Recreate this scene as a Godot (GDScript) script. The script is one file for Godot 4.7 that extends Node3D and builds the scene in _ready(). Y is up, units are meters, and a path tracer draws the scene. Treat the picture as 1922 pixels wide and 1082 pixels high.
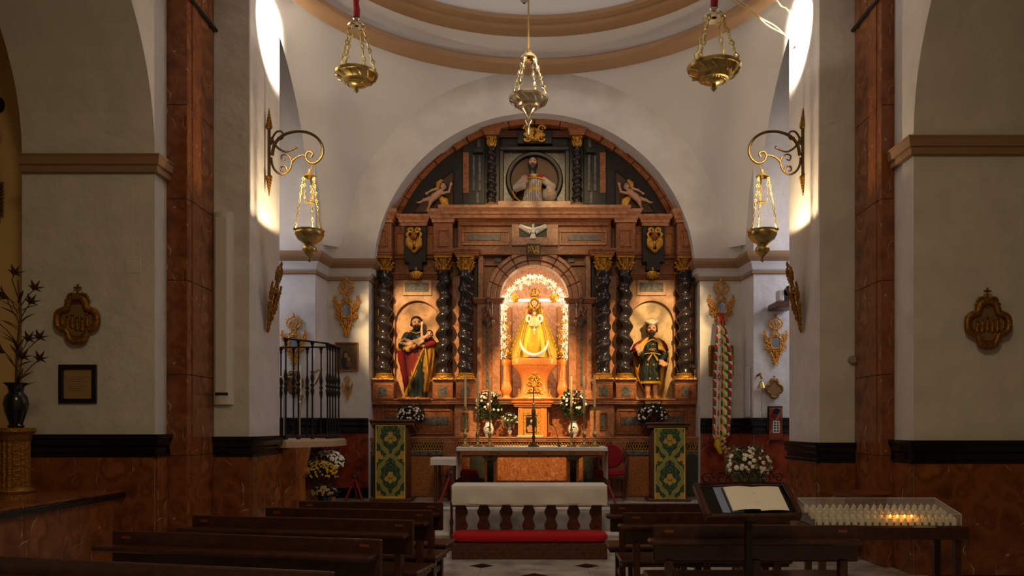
extends Node3D
# A parish church interior: dim nave with angled pews, lit chancel with a carved marble altarpiece.
# Survey constants: metres; the axis of the church is x = 0, the viewer stands at z = 0, depth runs to -z.
const EYE := 1.65
const CHANCEL := 0.44

# a point given by its bearing (survey sheet units) and the scale of its plane (units per metre)
func V(px: float, py: float, s: float) -> Vector3:
	return Vector3((px - 1003.0) / s, EYE + (800.0 - py) / s, -1500.0 / s)
func dz(s: float) -> float:
	return -1500.0 / s

# ---------------------------------------------------------------- mesh builder
class B:
	var v := PackedVector3Array()
	var n := PackedVector3Array()
	var c := PackedColorArray()
	var uv := PackedVector2Array()
	var ix := PackedInt32Array()
	var col := Color.WHITE
	var xf := Transform3D.IDENTITY
	func p(q: Vector3, m: Vector3, t := Vector2.ZERO) -> int:
		v.append(xf * q); n.append((xf.basis * m).normalized()); c.append(col); uv.append(t)
		return v.size() - 1
	func tri(i: int, j: int, k: int) -> void:
		var f := (v[k] - v[i]).cross(v[j] - v[i])
		if f.dot(n[i] + n[j] + n[k]) < 0.0:
			ix.append(i); ix.append(k); ix.append(j)
		else:
			ix.append(i); ix.append(j); ix.append(k)
	func quad(a: Vector3, b: Vector3, d: Vector3, e: Vector3, m: Vector3) -> void:
		var i := p(a, m, Vector2(0, 1)); p(b, m, Vector2(1, 1)); p(d, m, Vector2(1, 0)); p(e, m, Vector2(0, 0))
		tri(i, i + 1, i + 2); tri(i, i + 2, i + 3)
	func box(lo: Vector3, hi: Vector3, ch := 0.0) -> B:
		var l := lo.min(hi); var h := lo.max(hi)
		var s := h - l
		ch = minf(ch, minf(s.x, minf(s.y, s.z)) * 0.45)
		var ctr := (l + h) * 0.5
		var hs := s * 0.5
		for ax in 3:
			for sg in [-1.0, 1.0]:
				var m := Vector3.ZERO; m[ax] = sg
				var u := (ax + 1) % 3; var w := (ax + 2) % 3
				var q := []
				for e in [[-1, -1], [1, -1], [1, 1], [-1, 1]]:
					var o := Vector3.ZERO
					o[ax] = sg * hs[ax]; o[u] = e[0] * (hs[u] - ch); o[w] = e[1] * (hs[w] - ch)
					q.append(ctr + o)
				quad(q[0], q[1], q[2], q[3], m)
		if ch > 0.0:
			for ax in 3:
				var u := (ax + 1) % 3; var w := (ax + 2) % 3
				for su in [-1.0, 1.0]:
					for sw in [-1.0, 1.0]:
						var m := Vector3.ZERO; m[u] = su; m[w] = sw
						var q := []
						for e in [[-1, 0], [1, 0], [1, 1], [-1, 1]]:
							var o := Vector3.ZERO
							o[ax] = e[0] * (hs[ax] - ch)
							o[u] = su * (hs[u] - (ch if e[1] else 0.0)); o[w] = sw * (hs[w] - (0.0 if e[1] else ch))
							q.append(ctr + o)
						quad(q[0], q[1], q[2], q[3], m)
			for sx in [-1.0, 1.0]:
				for sy in [-1.0, 1.0]:
					for sz in [-1.0, 1.0]:
						var m := Vector3(sx, sy, sz)
						var i := p(ctr + m * (hs - Vector3(0, ch, ch)), m); p(ctr + m * (hs - Vector3(ch, 0, ch)), m); p(ctr + m * (hs - Vector3(ch, ch, 0)), m)
						tri(i, i + 1, i + 2)
		return self
	# rows of points -> smooth skin. closed: each row is a ring. hint: rough facing of an open skin
	func surf(rows: Array, closed := false, hint := Vector3.ZERO, cols: Array = []) -> B:
		var nr := rows.size(); var nc: int = rows[0].size()
		var nn := PackedVector3Array(); nn.resize(nr * nc)
		var total := 0.0
		for i in nr:
			var cen := Vector3.ZERO
			var row: PackedVector3Array = rows[i]
			var up: PackedVector3Array = rows[mini(i + 1, nr - 1)]
			var dn: PackedVector3Array = rows[maxi(i - 1, 0)]
			if closed:
				for q in row: cen += q
				cen /= nc
			for j in nc:
				var a := j + 1; var b := j - 1
				if closed:
					a = a % nc; b = (b + nc) % nc
				else:
					a = mini(a, nc - 1); b = maxi(b, 0)
				var du := row[a] - row[b]
				if du.length_squared() < 1e-12:
					du = up[a] + dn[a] - up[b] - dn[b]
				var m := du.cross(up[j] - dn[j]).normalized()
				nn[i * nc + j] = m
				total += m.dot(row[j] - cen) if closed else m.dot(hint)
		var sg := -1.0 if total < 0.0 else 1.0
		var at := v.size()
		var w := nc + 1 if closed else nc
		for i in nr:
			for j in w:
				var jj := j % nc
				if cols.size(): col = cols[i][jj]
				p(rows[i][jj], nn[i * nc + jj] * sg, Vector2(float(j) / (w - 1), 1.0 - float(i) / (nr - 1)))
		for i in nr - 1:
			for j in w - 1:
				var q := at + i * w + j
				tri(q, q + 1, q + w + 1); tri(q, q + w + 1, q + w)
		return self
	func fan(ring: PackedVector3Array, m: Vector3) -> B:
		var cen := Vector3.ZERO
		for q in ring: cen += q
		cen /= ring.size()
		var at := p(cen, m)
		for q in ring: p(q, m)
		for j in ring.size():
			tri(at, at + 1 + j, at + 1 + (j + 1) % ring.size())
		return self
	# profile: [r, y] pairs from bottom to top; sharp corners split
	func lathe(prof: Array, o := Vector3.ZERO, seg := 20, lobes := 0, depth := 0.0, sx := 1.0, sz := 1.0) -> B:
		var run := []
		for i in prof.size():
			run.append(prof[i])
			var cut := i == prof.size() - 1
			if not cut and i > 0:
				var a := Vector2(prof[i][0] - prof[i - 1][0], prof[i][1] - prof[i - 1][1])
				var b := Vector2(prof[i + 1][0] - prof[i][0], prof[i + 1][1] - prof[i][1])
				cut = absf(a.angle_to(b)) > 0.75
			if cut and run.size() > 1:
				var rows := []
				for q in run:
					var row := PackedVector3Array()
					for j in seg:
						var t := TAU * j / seg
						var r: float = q[0] * (1.0 + (depth * cos(lobes * t) if lobes else 0.0))
						row.append(o + Vector3(cos(t) * r * sx, q[1], sin(t) * r * sz))
					rows.append(row)
				if rows.size() == 2 and absf(run[0][1] - run[1][1]) < 1e-5:
					var m := Vector3.UP if run[0][0] > run[1][0] else Vector3.DOWN
					flat_ring(rows[0], rows[1], m)
				else:
					surf(rows, true)
				run = [prof[i]]
		return self
	func flat_ring(a: PackedVector3Array, b: PackedVector3Array, m: Vector3) -> void:
		var at := v.size()
		for j in a.size():
			p(a[j], m); p(b[j], m)
		for j in a.size():
			var q := at + 2 * j; var r := at + 2 * ((j + 1) % a.size())
			tri(q, q + 1, r + 1); tri(q, r + 1, r)
	func tube(pts: Array, rad, seg := 8, flat := 1.0) -> B:
		var np := pts.size()
		var rows := []
		var prev := Vector3.ZERO
		for i in np:
			var d: Vector3 = (pts[mini(i + 1, np - 1)] - pts[maxi(i - 1, 0)]).normalized()
			var s: Vector3
			if prev == Vector3.ZERO:
				s = d.cross(Vector3.UP if absf(d.y) < 0.9 else Vector3.RIGHT).normalized()
			else:
				s = (prev - d * prev.dot(d)).normalized()
			prev = s
			var t := d.cross(s)
			var r: float = rad[i] if rad is Array else rad
			var row := PackedVector3Array()
			for j in seg:
				var a := TAU * j / seg
				row.append(pts[i] + s * cos(a) * r + t * sin(a) * r * flat)
			rows.append(row)
		surf(rows, true)
		fan(rows[0], (pts[0] - pts[1]).normalized()); fan(rows[np - 1], (pts[np - 1] - pts[np - 2]).normalized())
		return self
	func ell(o: Vector3, r: Vector3, seg := 12, bas := Basis.IDENTITY) -> B:
		var at := v.size()
		var nr := maxi(seg / 2, 4)
		for i in nr + 1:
			var f := PI * i / nr
			for j in seg + 1:
				var t := TAU * j / seg
				var d := Vector3(sin(f) * cos(t), cos(f), sin(f) * sin(t))
				p(o + bas * (d * r), bas * (d / r), Vector2(float(j) / seg, float(i) / nr))
		for i in nr:
			for j in seg:
				var q := at + i * (seg + 1) + j
				if i > 0: tri(q, q + 1, q + seg + 2)
				if i < nr - 1: tri(q, q + seg + 2, q + seg + 1)
		return self
	# polygon in the xy plane, extruded from z0 (back) to z1 (front), front edge chamfered by ch
	func prism(poly: PackedVector2Array, z0: float, z1: float, ch := 0.0) -> B:
		var pl := poly.duplicate()
		var area := 0.0
		for i in pl.size(): area += pl[i].cross(pl[(i + 1) % pl.size()])
		if area < 0.0: pl.reverse()
		var np := pl.size()
		var inn := pl.duplicate()
		if ch > 0.0:
			for i in np:
				var e0 := (pl[i] - pl[(i + np - 1) % np]).normalized(); var e1 := (pl[(i + 1) % np] - pl[i]).normalized()
				var m := Vector2(-e0.y, e0.x) + Vector2(-e1.y, e1.x)
				inn[i] = pl[i] + m * (ch / maxf(0.5 * m.length_squared(), 0.35))
		var ids := Geometry2D.triangulate_polygon(pl)
		var mn := pl[0]; var mx := pl[0]
		for q in pl: mn = mn.min(q); mx = mx.max(q)
		var sz := mx - mn
		for side in 2:
			var z := z1 if side else z0
			var src := inn if side else pl
			var m := Vector3(0, 0, signf(z1 - z0) * (1.0 if side else -1.0))
			var at := v.size()
			for q in src: p(Vector3(q.x, q.y, z), m, Vector2((q.x - mn.x) / sz.x, (mx.y - q.y) / sz.y))
			for t in range(0, ids.size(), 3): tri(at + ids[t], at + ids[t + 1], at + ids[t + 2])
		var zc := z1 - signf(z1 - z0) * ch
		for i in np:
			var a := pl[i]; var b := pl[(i + 1) % np]
			var m2 := Vector2(b.y - a.y, a.x - b.x).normalized()
			quad(Vector3(a.x, a.y, z0), Vector3(b.x, b.y, z0), Vector3(b.x, b.y, zc), Vector3(a.x, a.y, zc), Vector3(m2.x, m2.y, 0))
			if ch > 0.0:
				var a2 := inn[i]; var b2 := inn[(i + 1) % np]
				quad(Vector3(a.x, a.y, zc), Vector3(b.x, b.y, zc), Vector3(b2.x, b2.y, z1), Vector3(a2.x, a2.y, z1), Vector3(m2.x, m2.y, signf(z1 - z0)).normalized())
		return self
	# moulding: path of [x, z] in plan, profile of [out, y]; out is to the left of the walk when seen from above with +z down
	func mould(path: Array, prof: Array, side := 1.0) -> B:
		var np := path.size()
		var off := []
		for i in np:
			var q := Vector2(path[i][0], path[i][1])
			var e0 := Vector2.ZERO; var e1 := Vector2.ZERO
			if i > 0: e0 = (q - Vector2(path[i - 1][0], path[i - 1][1])).normalized()
			if i < np - 1: e1 = (Vector2(path[i + 1][0], path[i + 1][1]) - q).normalized()
			if i == 0: e0 = e1
			if i == np - 1: e1 = e0
			var m := Vector2(e0.y, -e0.x) + Vector2(e1.y, -e1.x)
			off.append(m / maxf(0.5 * m.length_squared(), 0.3) * -side)
		for i in np - 1:
			var e := Vector2(path[i + 1][0] - path[i][0], path[i + 1][1] - path[i][1]).normalized()
			var o2 := Vector2(e.y, -e.x) * -side
			for k in prof.size() - 1:
				var q := []
				for s in [[i, k], [i + 1, k], [i + 1, k + 1], [i, k + 1]]:
					var f: Vector2 = Vector2(path[s[0]][0], path[s[0]][1]) + off[s[0]] * prof[s[1]][0]
					q.append(Vector3(f.x, prof[s[1]][1], f.y))
				var d := Vector2(prof[k + 1][0] - prof[k][0], prof[k + 1][1] - prof[k][1])
				quad(q[0], q[1], q[2], q[3], Vector3(o2.x * d.y, -d.x, o2.y * d.y).normalized())
		for e in [0, np - 1]:
			var ring := PackedVector3Array()
			for k in prof.size():
				var f: Vector2 = Vector2(path[e][0], path[e][1]) + off[e] * prof[k][0]
				ring.append(Vector3(f.x, prof[k][1], f.y))
			ring.append(Vector3(path[e][0], prof[-1][1], path[e][1])); ring.append(Vector3(path[e][0], prof[0][1], path[e][1]))
			var e2 := 1 if e == 0 else np - 2
			fan(ring, Vector3(path[e][0] - path[e2][0], 0, path[e][1] - path[e2][1]).normalized())
		return self
	func mesh(m: Material) -> ArrayMesh:
		var a := []
		a.resize(Mesh.ARRAY_MAX)
		a[Mesh.ARRAY_VERTEX] = v; a[Mesh.ARRAY_NORMAL] = n; a[Mesh.ARRAY_COLOR] = c; a[Mesh.ARRAY_TEX_UV] = uv; a[Mesh.ARRAY_INDEX] = ix
		var am := ArrayMesh.new()
		am.add_surface_from_arrays(Mesh.PRIMITIVE_TRIANGLES, a)
		am.surface_set_material(0, m)
		return am

# ---------------------------------------------------------------- naming and parenting
var org := {}
var used := {}
func numbered(called: String) -> String:
	var k: int = used.get(called, 0)
	used[called] = k + 1
	return called if k == 0 else "%s_%03d" % [called, k]
func tag(o: Node, label: String, category: String, group := "") -> Node:
	o.set_meta("label", label); o.set_meta("category", category)
	if group: o.set_meta("group", group)
	return o
func thing(called: String, label: String, category: String, at: Vector3, group := "") -> Node3D:
	var o := Node3D.new()
	o.name = numbered(called); add_child(o); o.position = at; org[o] = at
	tag(o, label, category, group)
	return o
# meshes are drawn in church coordinates; a part is moved back by its thing's base
func part(called: String, b: B, m: Material, parent: Node3D) -> MeshInstance3D:
	var o := MeshInstance3D.new()
	o.name = called; o.mesh = b.mesh(m)
	parent.add_child(o, true)
	if org.has(parent): o.position = -org[parent]
	return o
func part_mesh(called: String, mesh: Mesh, parent: Node3D, at: Vector3) -> MeshInstance3D:
	var o := MeshInstance3D.new()
	o.name = called; o.mesh = mesh
	parent.add_child(o, true)
	o.position = at - (org[parent] if org.has(parent) else Vector3.ZERO)
	return o
func solo(called: String, b: B, m: Material, label: String, category: String, group := "") -> MeshInstance3D:
	var mn := b.v[0]; var mx := b.v[0]
	for q in b.v: mn = mn.min(q); mx = mx.max(q)
	var at := Vector3((mn.x + mx.x) * 0.5, mn.y, (mn.z + mx.z) * 0.5)
	for i in b.v.size(): b.v[i] -= at
	var o := MeshInstance3D.new()
	o.name = numbered(called); o.mesh = b.mesh(m); o.position = at
	add_child(o)
	tag(o, label, category, group)
	return o
func struct(called: String, b: B, m: Material, parent: Node3D = null) -> MeshInstance3D:
	var o := MeshInstance3D.new()
	o.mesh = b.mesh(m)
	if parent:
		o.name = called; parent.add_child(o, true)
	else:
		o.name = numbered(called); add_child(o); o.set_meta("kind", "structure")
	return o
func copy(o: Node3D, at: Vector3, label: String, turn := 0.0) -> Node3D:
	var d: Node3D = o.duplicate()
	var base := String(o.name)
	if base.length() > 4 and base[base.length() - 4] == "_": base = base.left(base.length() - 4)
	d.name = numbered(base); add_child(d); d.position = at; d.rotation.y = turn
	d.set_meta("label", label)
	return d

# ---------------------------------------------------------------- materials
var M := {}
func ni(size: int, f: float, s: int, oct := 4, kind := FastNoiseLite.TYPE_SIMPLEX_SMOOTH, frac := FastNoiseLite.FRACTAL_FBM, warp := 0.0) -> Image:
	var z := FastNoiseLite.new()
	z.seed = s; z.frequency = f; z.noise_type = kind; z.fractal_type = frac; z.fractal_octaves = oct
	if warp > 0.0:
		z.domain_warp_enabled = true; z.domain_warp_amplitude = warp; z.domain_warp_frequency = f * 1.5
	var im := z.get_seamless_image(size, size)
	im.convert(Image.FORMAT_L8)
	return im
# mottled stone: a ramp over one noise, with veins where a ridged noise peaks
func stone_tex(s: int, cols: Array, f: float, vein: Color, vein_at: float, vf: float, walks := 0, size := 512) -> ImageTexture:
	var a := ni(size, f, s, 5, FastNoiseLite.TYPE_SIMPLEX_SMOOTH, FastNoiseLite.FRACTAL_FBM, 20.0).get_data()
	var r := ni(size, vf, s + 7, 3, FastNoiseLite.TYPE_SIMPLEX_SMOOTH, FastNoiseLite.FRACTAL_RIDGED, 30.0).get_data()
	var gate := ni(size, vf * 0.8, s + 11, 2).get_data()
	var ramp := []
	var g := Gradient.new()
	g.offsets = PackedFloat32Array(); g.colors = PackedColorArray()
	for i in cols.size(): g.add_point(float(i) / (cols.size() - 1), cols[i])
	for i in 256: ramp.append(g.sample(clampf((i / 255.0 - 0.5) * 1.25 + 0.5, 0, 1)))
	var out := PackedByteArray(); out.resize(size * size * 3)
	for i in size * size:
		var c: Color = ramp[a[i]]
		var k := (r[i] / 255.0 - vein_at) / (1.0 - vein_at)
		if k > 0.0 and gate[i] > 108:
			c = c.lerp(vein, clampf(k * 1.6, 0, 1) * clampf((gate[i] - 108) / 30.0, 0, 1))
		out[i * 3] = int(c.r * 255.0); out[i * 3 + 1] = int(c.g * 255.0); out[i * 3 + 2] = int(c.b * 255.0)
	# long calcite veins: crooked walks across the slab
	var rng := RandomNumberGenerator.new(); rng.seed = s
	for w in walks:
		var p := Vector2(rng.randf() * size, rng.randf() * size)
		var ang := rng.randf_range(-0.6, 0.6) + PI / 2
		var wid := rng.randf_range(0.6, 1.7)
		for k in rng.randi_range(60, 240):
			ang += rng.randf_range(-0.35, 0.35)
			ang = lerpf(ang, PI / 2, 0.04)
			p += Vector2(cos(ang), sin(ang))
			var ww := wid * (0.55 + 0.45 * sin(k * 0.09 + w))
			for dx in range(-2, 3):
				for dy in range(-1, 2):
					var cov := clampf(ww + 0.5 - Vector2(dx, dy).length(), 0.0, 1.0) * 0.8
					if cov > 0.0:
						var at := (posmod(int(p.y) + dy, size) * size + posmod(int(p.x) + dx, size)) * 3
						out[at] = int(lerpf(out[at], vein.r * 255.0, cov)); out[at + 1] = int(lerpf(out[at + 1], vein.g * 255.0, cov)); out[at + 2] = int(lerpf(out[at + 2], vein.b * 255.0, cov))
	return ImageTexture.create_from_image(Image.create_from_data(size, size, false, Image.FORMAT_RGB8, out))
func ramp_tex(im: Image, cols: Array) -> ImageTexture:
	var a := im.get_data()
	var g := Gradient.new()
	g.offsets = PackedFloat32Array(); g.colors = PackedColorArray()
	for i in cols.size(): g.add_point(float(i) / (cols.size() - 1), cols[i])
	var ramp := []
	for i in 256: ramp.append(g.sample(i / 255.0))
	var out := PackedByteArray(); out.resize(a.size() * 3)
	for i in a.size():
		var c: Color = ramp[a[i]]
		out[i * 3] = int(c.r * 255.0); out[i * 3 + 1] = int(c.g * 255.0); out[i * 3 + 2] = int(c.b * 255.0)
	return ImageTexture.create_from_image(Image.create_from_data(im.get_width(), im.get_height(), false, Image.FORMAT_RGB8, out))
func nrm(im: Image, k: float) -> ImageTexture:
	var j: Image = im.duplicate()
	j.convert(Image.FORMAT_RGBA8)
	j.bump_map_to_normal_map(k)
	return ImageTexture.create_from_image(j)
func mat(key: String, colr: Color, rough := 0.6, metal := 0.0, tex: Texture2D = null, scale := 1.0, bump: Texture2D = null, bs := 1.0) -> StandardMaterial3D:
	var m := StandardMaterial3D.new()
	m.albedo_color = colr; m.roughness = rough; m.metallic = metal
	if tex: m.albedo_texture = tex
	if bump:
		m.normal_enabled = true; m.normal_texture = bump; m.normal_scale = bs
	if tex or bump:
		m.uv1_triplanar = true; m.uv1_world_triplanar = true; m.uv1_scale = Vector3.ONE * scale
	M[key] = m
	return m
func uvmat(key: String, tex: Texture2D, rough := 0.8) -> StandardMaterial3D:
	var m := StandardMaterial3D.new()
	m.albedo_texture = tex; m.roughness = rough
	M[key] = m
	return m
func vcmat(key: String, rough := 0.6, bump: Texture2D = null) -> StandardMaterial3D:
	var m := StandardMaterial3D.new()
	m.vertex_color_use_as_albedo = true; m.roughness = rough
	M[key] = m
	return m
func glow(key: String, colr: Color, e: float) -> StandardMaterial3D:
	var m := StandardMaterial3D.new()
	m.albedo_color = colr; m.emission_enabled = true; m.emission = colr; m.emission_energy_multiplier = e
	M[key] = m
	return m

func make_materials() -> void:
	var C := func(r, g, b): return Color(r / 255.0, g / 255.0, b / 255.0)
	var stucco := ni(512, 0.012, 3, 5)
	var stucco_n := nrm(stucco, 10.0)
	var fine := ni(512, 0.05, 5, 4)
	var fine_n := nrm(fine, 4.0)
	var white_tex := ramp_tex(ni(512, 0.006, 9, 5), [C.call(206, 199, 192), C.call(222, 216, 208)])
	mat("plaster", Color(0.97, 0.98, 1.0), 0.9, 0, white_tex, 0.5, stucco_n, 0.25)
	mat("cream", C.call(220, 190, 130), 0.9, 0, null, 0.5, stucco_n, 0.25)
	mat("tan", C.call(150, 118, 86), 0.85, 0, null, 1.0, fine_n, 0.15)
	mat("smooth_white", C.call(206, 204, 204), 0.85)
	mat("niche_white", C.call(205, 203, 205), 0.85)
	var red := stone_tex(21, [C.call(106, 54, 24), C.call(134, 70, 33), C.call(150, 82, 40), C.call(122, 62, 28), C.call(160, 92, 50)], 0.006, C.call(214, 184, 156), 0.93, 0.003, 13)
	mat("marble_red", Color(0.9, 0.96, 1.0), 0.22, 0, red, 0.55)
	var redder := stone_tex(33, [C.call(110, 40, 22), C.call(160, 66, 40), C.call(176, 84, 52), C.call(140, 56, 34)], 0.008, C.call(225, 200, 180), 0.93, 0.004, 16)
	mat("marble_chancel", Color(0.8, 0.8, 0.76), 0.2, 0, redder, 0.6)
	var ret := stone_tex(45, [C.call(106, 62, 38), C.call(140, 88, 56), C.call(158, 104, 70), C.call(126, 76, 46), C.call(174, 124, 90), C.call(112, 66, 40)], 0.014, C.call(214, 176, 142), 0.95, 0.01)
	mat("stone", Color(1, 0.93, 0.84), 0.33, 0, ret, 0.9)
	mat("stone_pale", Color(1.0, 0.96, 0.92).lightened(0.0), 0.3, 0, stone_tex(51, [C.call(140, 92, 66), C.call(168, 116, 86), C.call(186, 138, 106), C.call(154, 104, 74)], 0.016, C.call(226, 196, 170), 0.94, 0.012), 1.0)
	mat("stone_panel", Color(1, 1, 1), 0.35, 0, stone_tex(57, [C.call(158, 104, 68), C.call(188, 136, 94), C.call(202, 154, 114), C.call(174, 120, 80)], 0.01, C.call(232, 200, 166), 0.95, 0.01), 0.8)
	mat("stone_beige", Color(1, 1, 1), 0.4, 0, stone_tex(59, [C.call(168, 136, 92), C.call(192, 160, 114), C.call(204, 174, 130), C.call(180, 146, 100)], 0.012, C.call(214, 186, 146), 0.95, 0.01), 0.8)
	mat("stone_orange", Color(1, 1, 1), 0.25, 0, stone_tex(61, [C.call(196, 104, 40), C.call(222, 134, 62), C.call(232, 150, 80)], 0.03, C.call(240, 190, 130), 0.95, 0.02), 2.0)
	mat("stone_brown", Color(1, 1, 1), 0.4, 0, stone_tex(63, [C.call(104, 58, 22), C.call(150, 88, 36), C.call(176, 108, 50), C.call(120, 64, 24)], 0.03, C.call(190, 150, 90), 0.95, 0.02), 1.2)
	mat("grey_marble", Color(0.74, 0.74, 0.74), 0.3, 0, stone_tex(71, [C.call(58, 58, 60), C.call(110, 108, 106), C.call(150, 146, 140), C.call(78, 78, 82)], 0.02, C.call(210, 206, 200), 0.9, 0.015), 0.9)
	mat("green_marble", Color(1, 1, 1), 0.3, 0, stone_tex(75, [C.call(34, 36, 30), C.call(60, 60, 50), C.call(44, 46, 38)], 0.02, C.call(120, 116, 100), 0.93, 0.015), 1.5)
	mat("black_stone", Color(1, 1, 1), 0.16, 0, stone_tex(81, [C.call(14, 13, 14), C.call(24, 23, 25), C.call(18, 17, 18)], 0.02, C.call(110, 108, 108), 0.97, 0.006), 0.9)
	mat("jet", Color(1, 1, 1), 0.17, 0, stone_tex(85, [C.call(26, 21, 20), C.call(46, 38, 36), C.call(34, 28, 28)], 0.02, C.call(90, 80, 76), 0.96, 0.01), 1.5)
	mat("umber", C.call(78, 50, 24), 0.5, 0, null, 2.0, fine_n, 0.5)
	mat("ebony", C.call(24, 20, 18), 0.4)
	mat("floor_white", Color(1, 1, 1), 0.14, 0, stone_tex(91, [C.call(150, 146, 142), C.call(186, 182, 178), C.call(204, 200, 196)], 0.006, C.call(120, 116, 114), 0.9, 0.006), 0.6)
	mat("step_white", Color(1, 1, 1), 0.25, 0, stone_tex(95, [C.call(176, 170, 160), C.call(206, 200, 190), C.call(196, 190, 180)], 0.01, C.call(150, 146, 140), 0.94, 0.008), 0.8)
	var grain := ni(256, 0.02, 13, 4)
	grain.resize(256, 32, Image.INTERPOLATE_CUBIC); grain.resize(256, 256, Image.INTERPOLATE_CUBIC)
	mat("pew", Color(1, 1, 1), 0.3, 0, ramp_tex(ni(256, 0.03, 14, 4), [C.call(40, 20, 13), C.call(60, 30, 19), C.call(76, 38, 23)]), 1.5)
	mat("wood", Color(1, 1, 1), 0.42, 0, ramp_tex(ni(256, 0.03, 15, 4), [C.call(56, 26, 14), C.call(84, 42, 22), C.call(100, 52, 28)]), 2.0)
	mat("wood_orange", Color(1, 1, 1), 0.4, 0, ramp_tex(ni(256, 0.03, 16, 4), [C.call(120, 62, 22), C.call(160, 92, 38), C.call(176, 104, 46)]), 2.0)
	var worn := ramp_tex(ni(256, 0.03, 17, 5), [C.call(110, 70, 22), C.call(196, 140, 46), C.call(226, 174, 78), C.call(150, 98, 32)])
	var hammered := nrm(ni(256, 0.045, 19, 3), 8.0)
	mat("gold", Color(1, 1, 1), 0.36, 0.75, worn, 3.0, hammered, 0.6)
	mat("limestone", C.call(170, 146, 112), 0.6, 0, null, 2.0, fine_n, 0.4)
	mat("gilt", Color(1.0, 0.93, 0.78), 0.3, 0.65, worn, 6.0, hammered, 0.6)
	mat("umber_pale", C.call(128, 100, 64), 0.6, 0, null, 2.0, fine_n, 0.5)
	mat("old_gold", Color(0.68, 0.64, 0.5), 0.45, 0.6, worn, 3.0, hammered, 0.6)
	mat("brass", C.call(184, 162, 104), 0.24, 0.9, null, 6.0, hammered, 0.35)
	mat("silver", C.call(216, 204, 178), 0.2, 0.95, null, 6.0, hammered, 0.3)
	mat("white_silver", C.call(244, 238, 224), 0.35, 0.35, null, 6.0, hammered, 0.3)
	mat("iron", C.call(34, 28, 26), 0.45, 0.6)
	mat("bronze", C.call(92, 70, 40), 0.4, 0.7, null, 5.0, hammered, 0.4)
	mat("velvet", C.call(136, 10, 22), 0.95)
	M.velvet.rim_enabled = true; M.velvet.rim = 0.4
	mat("cushion", C.call(176, 6, 14), 0.9, 0, null, 8.0, fine_n, 0.3)
	mat("linen", C.call(222, 216, 210), 0.9, 0, null, 10.0, fine_n, 0.2)
	mat("candle_wax", C.call(232, 206, 148), 0.5)
	M.candle_wax.subsurf_scatter_enabled = true; M.candle_wax.subsurf_scatter_strength = 0.2
	mat("votive_wax", C.call(226, 220, 190), 0.45)
	mat("leaf", C.call(44, 66, 26), 0.6)
	mat("leaf_grey", C.call(96, 108, 84), 0.7)
	mat("leaf_dark", C.call(22, 34, 16), 0.7)
	mat("petal_white", C.call(238, 234, 224), 0.7)
	mat("petal_pink", C.call(232, 150, 140), 0.7)
	mat("petal_yellow", C.call(206, 164, 16), 0.7)
	mat("petal_orange", C.call(206, 110, 30), 0.7)
	mat("dry", C.call(170, 146, 96), 0.8)
	mat("red_paint", C.call(130, 18, 14), 0.45)
	mat("black_plastic", C.call(16, 16, 17), 0.4)
	mat("grey_plastic", C.call(150, 146, 138), 0.55)
	mat("speaker_white", C.call(206, 202, 194), 0.7)
	mat("white_plastic", C.call(208, 204, 196), 0.5)
	mat("mirror", C.call(150, 155, 160), 0.08, 1.0)
	mat("paper", C.call(226, 222, 216), 0.8)
	mat("ceramic", C.call(228, 214, 196), 0.25)
	mat("ceramic_blue", C.call(40, 52, 110), 0.25)
	mat("dark_ceramic", C.call(18, 22, 24), 0.2)
	mat("copper", C.call(150, 84, 44), 0.3, 0.6)
	var cloth := ramp_tex(ni(256, 0.06, 23, 3), [C.call(168, 124, 12), C.call(214, 168, 24), C.call(236, 196, 60)])
	mat("gold_cloth", Color(0.78, 0.76, 0.6), 0.45, 0.3, cloth, 5.0, hammered, 0.8)
	mat("gold_cloth_light", Color(1, 1, 0.9), 0.45, 0.25, cloth, 7.0, hammered, 0.8)
	vcmat("paint", 0.42)
	vcmat("skin", 0.45)
	var gl := StandardMaterial3D.new()
	gl.transparency = BaseMaterial3D.TRANSPARENCY_ALPHA; gl.albedo_color = Color(0.95, 0.97, 1.0, 0.12); gl.roughness = 0.05
	M["glass"] = gl
	glow("flame", Color(1.0, 0.62, 0.18), 14.0)
	glow("lamp_face", Color(1.0, 0.93, 0.82), 12.0)
	glow("bulb_glow", Color(1.0, 0.93, 0.8), 14.0)
	glow("led", Color(1.0, 0.95, 0.85), 14.0)

# ---------------------------------------------------------------- camera, light
func spot(at: Vector3, to: Vector3, e: float, angle: float, col: Color, size := 0.06, soft := 0.6, aim := "") -> void:  # lamp and can stay out of view, placed for the light they give
	var l := SpotLight3D.new()
	l.name = "spot_lamp"; add_child(l, true)
	l.look_at_from_position(at, to, Vector3.UP if absf((to - at).normalized().y) < 0.97 else Vector3.RIGHT)
	l.light_energy = e; l.light_color = col; l.spot_angle = angle; l.spot_range = 30.0; l.spot_attenuation = 2.0
	l.spot_angle_attenuation = soft; l.light_size = size; l.shadow_enabled = true
	var d := (to - at).normalized()
	var t := thing("ceiling_spotlight", "unseen spotlight placed to light the " + aim, "spotlight", at - d * 0.16, "unseen spotlights")
	part("can", B.new().tube([at - d * 0.2, at - d * 0.02], 0.06, 12), M.black_plastic, t)
	var f := B.new()
	var ring := PackedVector3Array()
	var s := d.cross(Vector3.RIGHT if absf(d.x) < 0.9 else Vector3.UP).normalized(); var u := d.cross(s)
	for j in 12: ring.append(at - d * 0.018 + s * cos(TAU * j / 12) * 0.05 + u * sin(TAU * j / 12) * 0.05)
	f.fan(ring, d)
	part("lamp_face", f, M.lamp_face, t)
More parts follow.
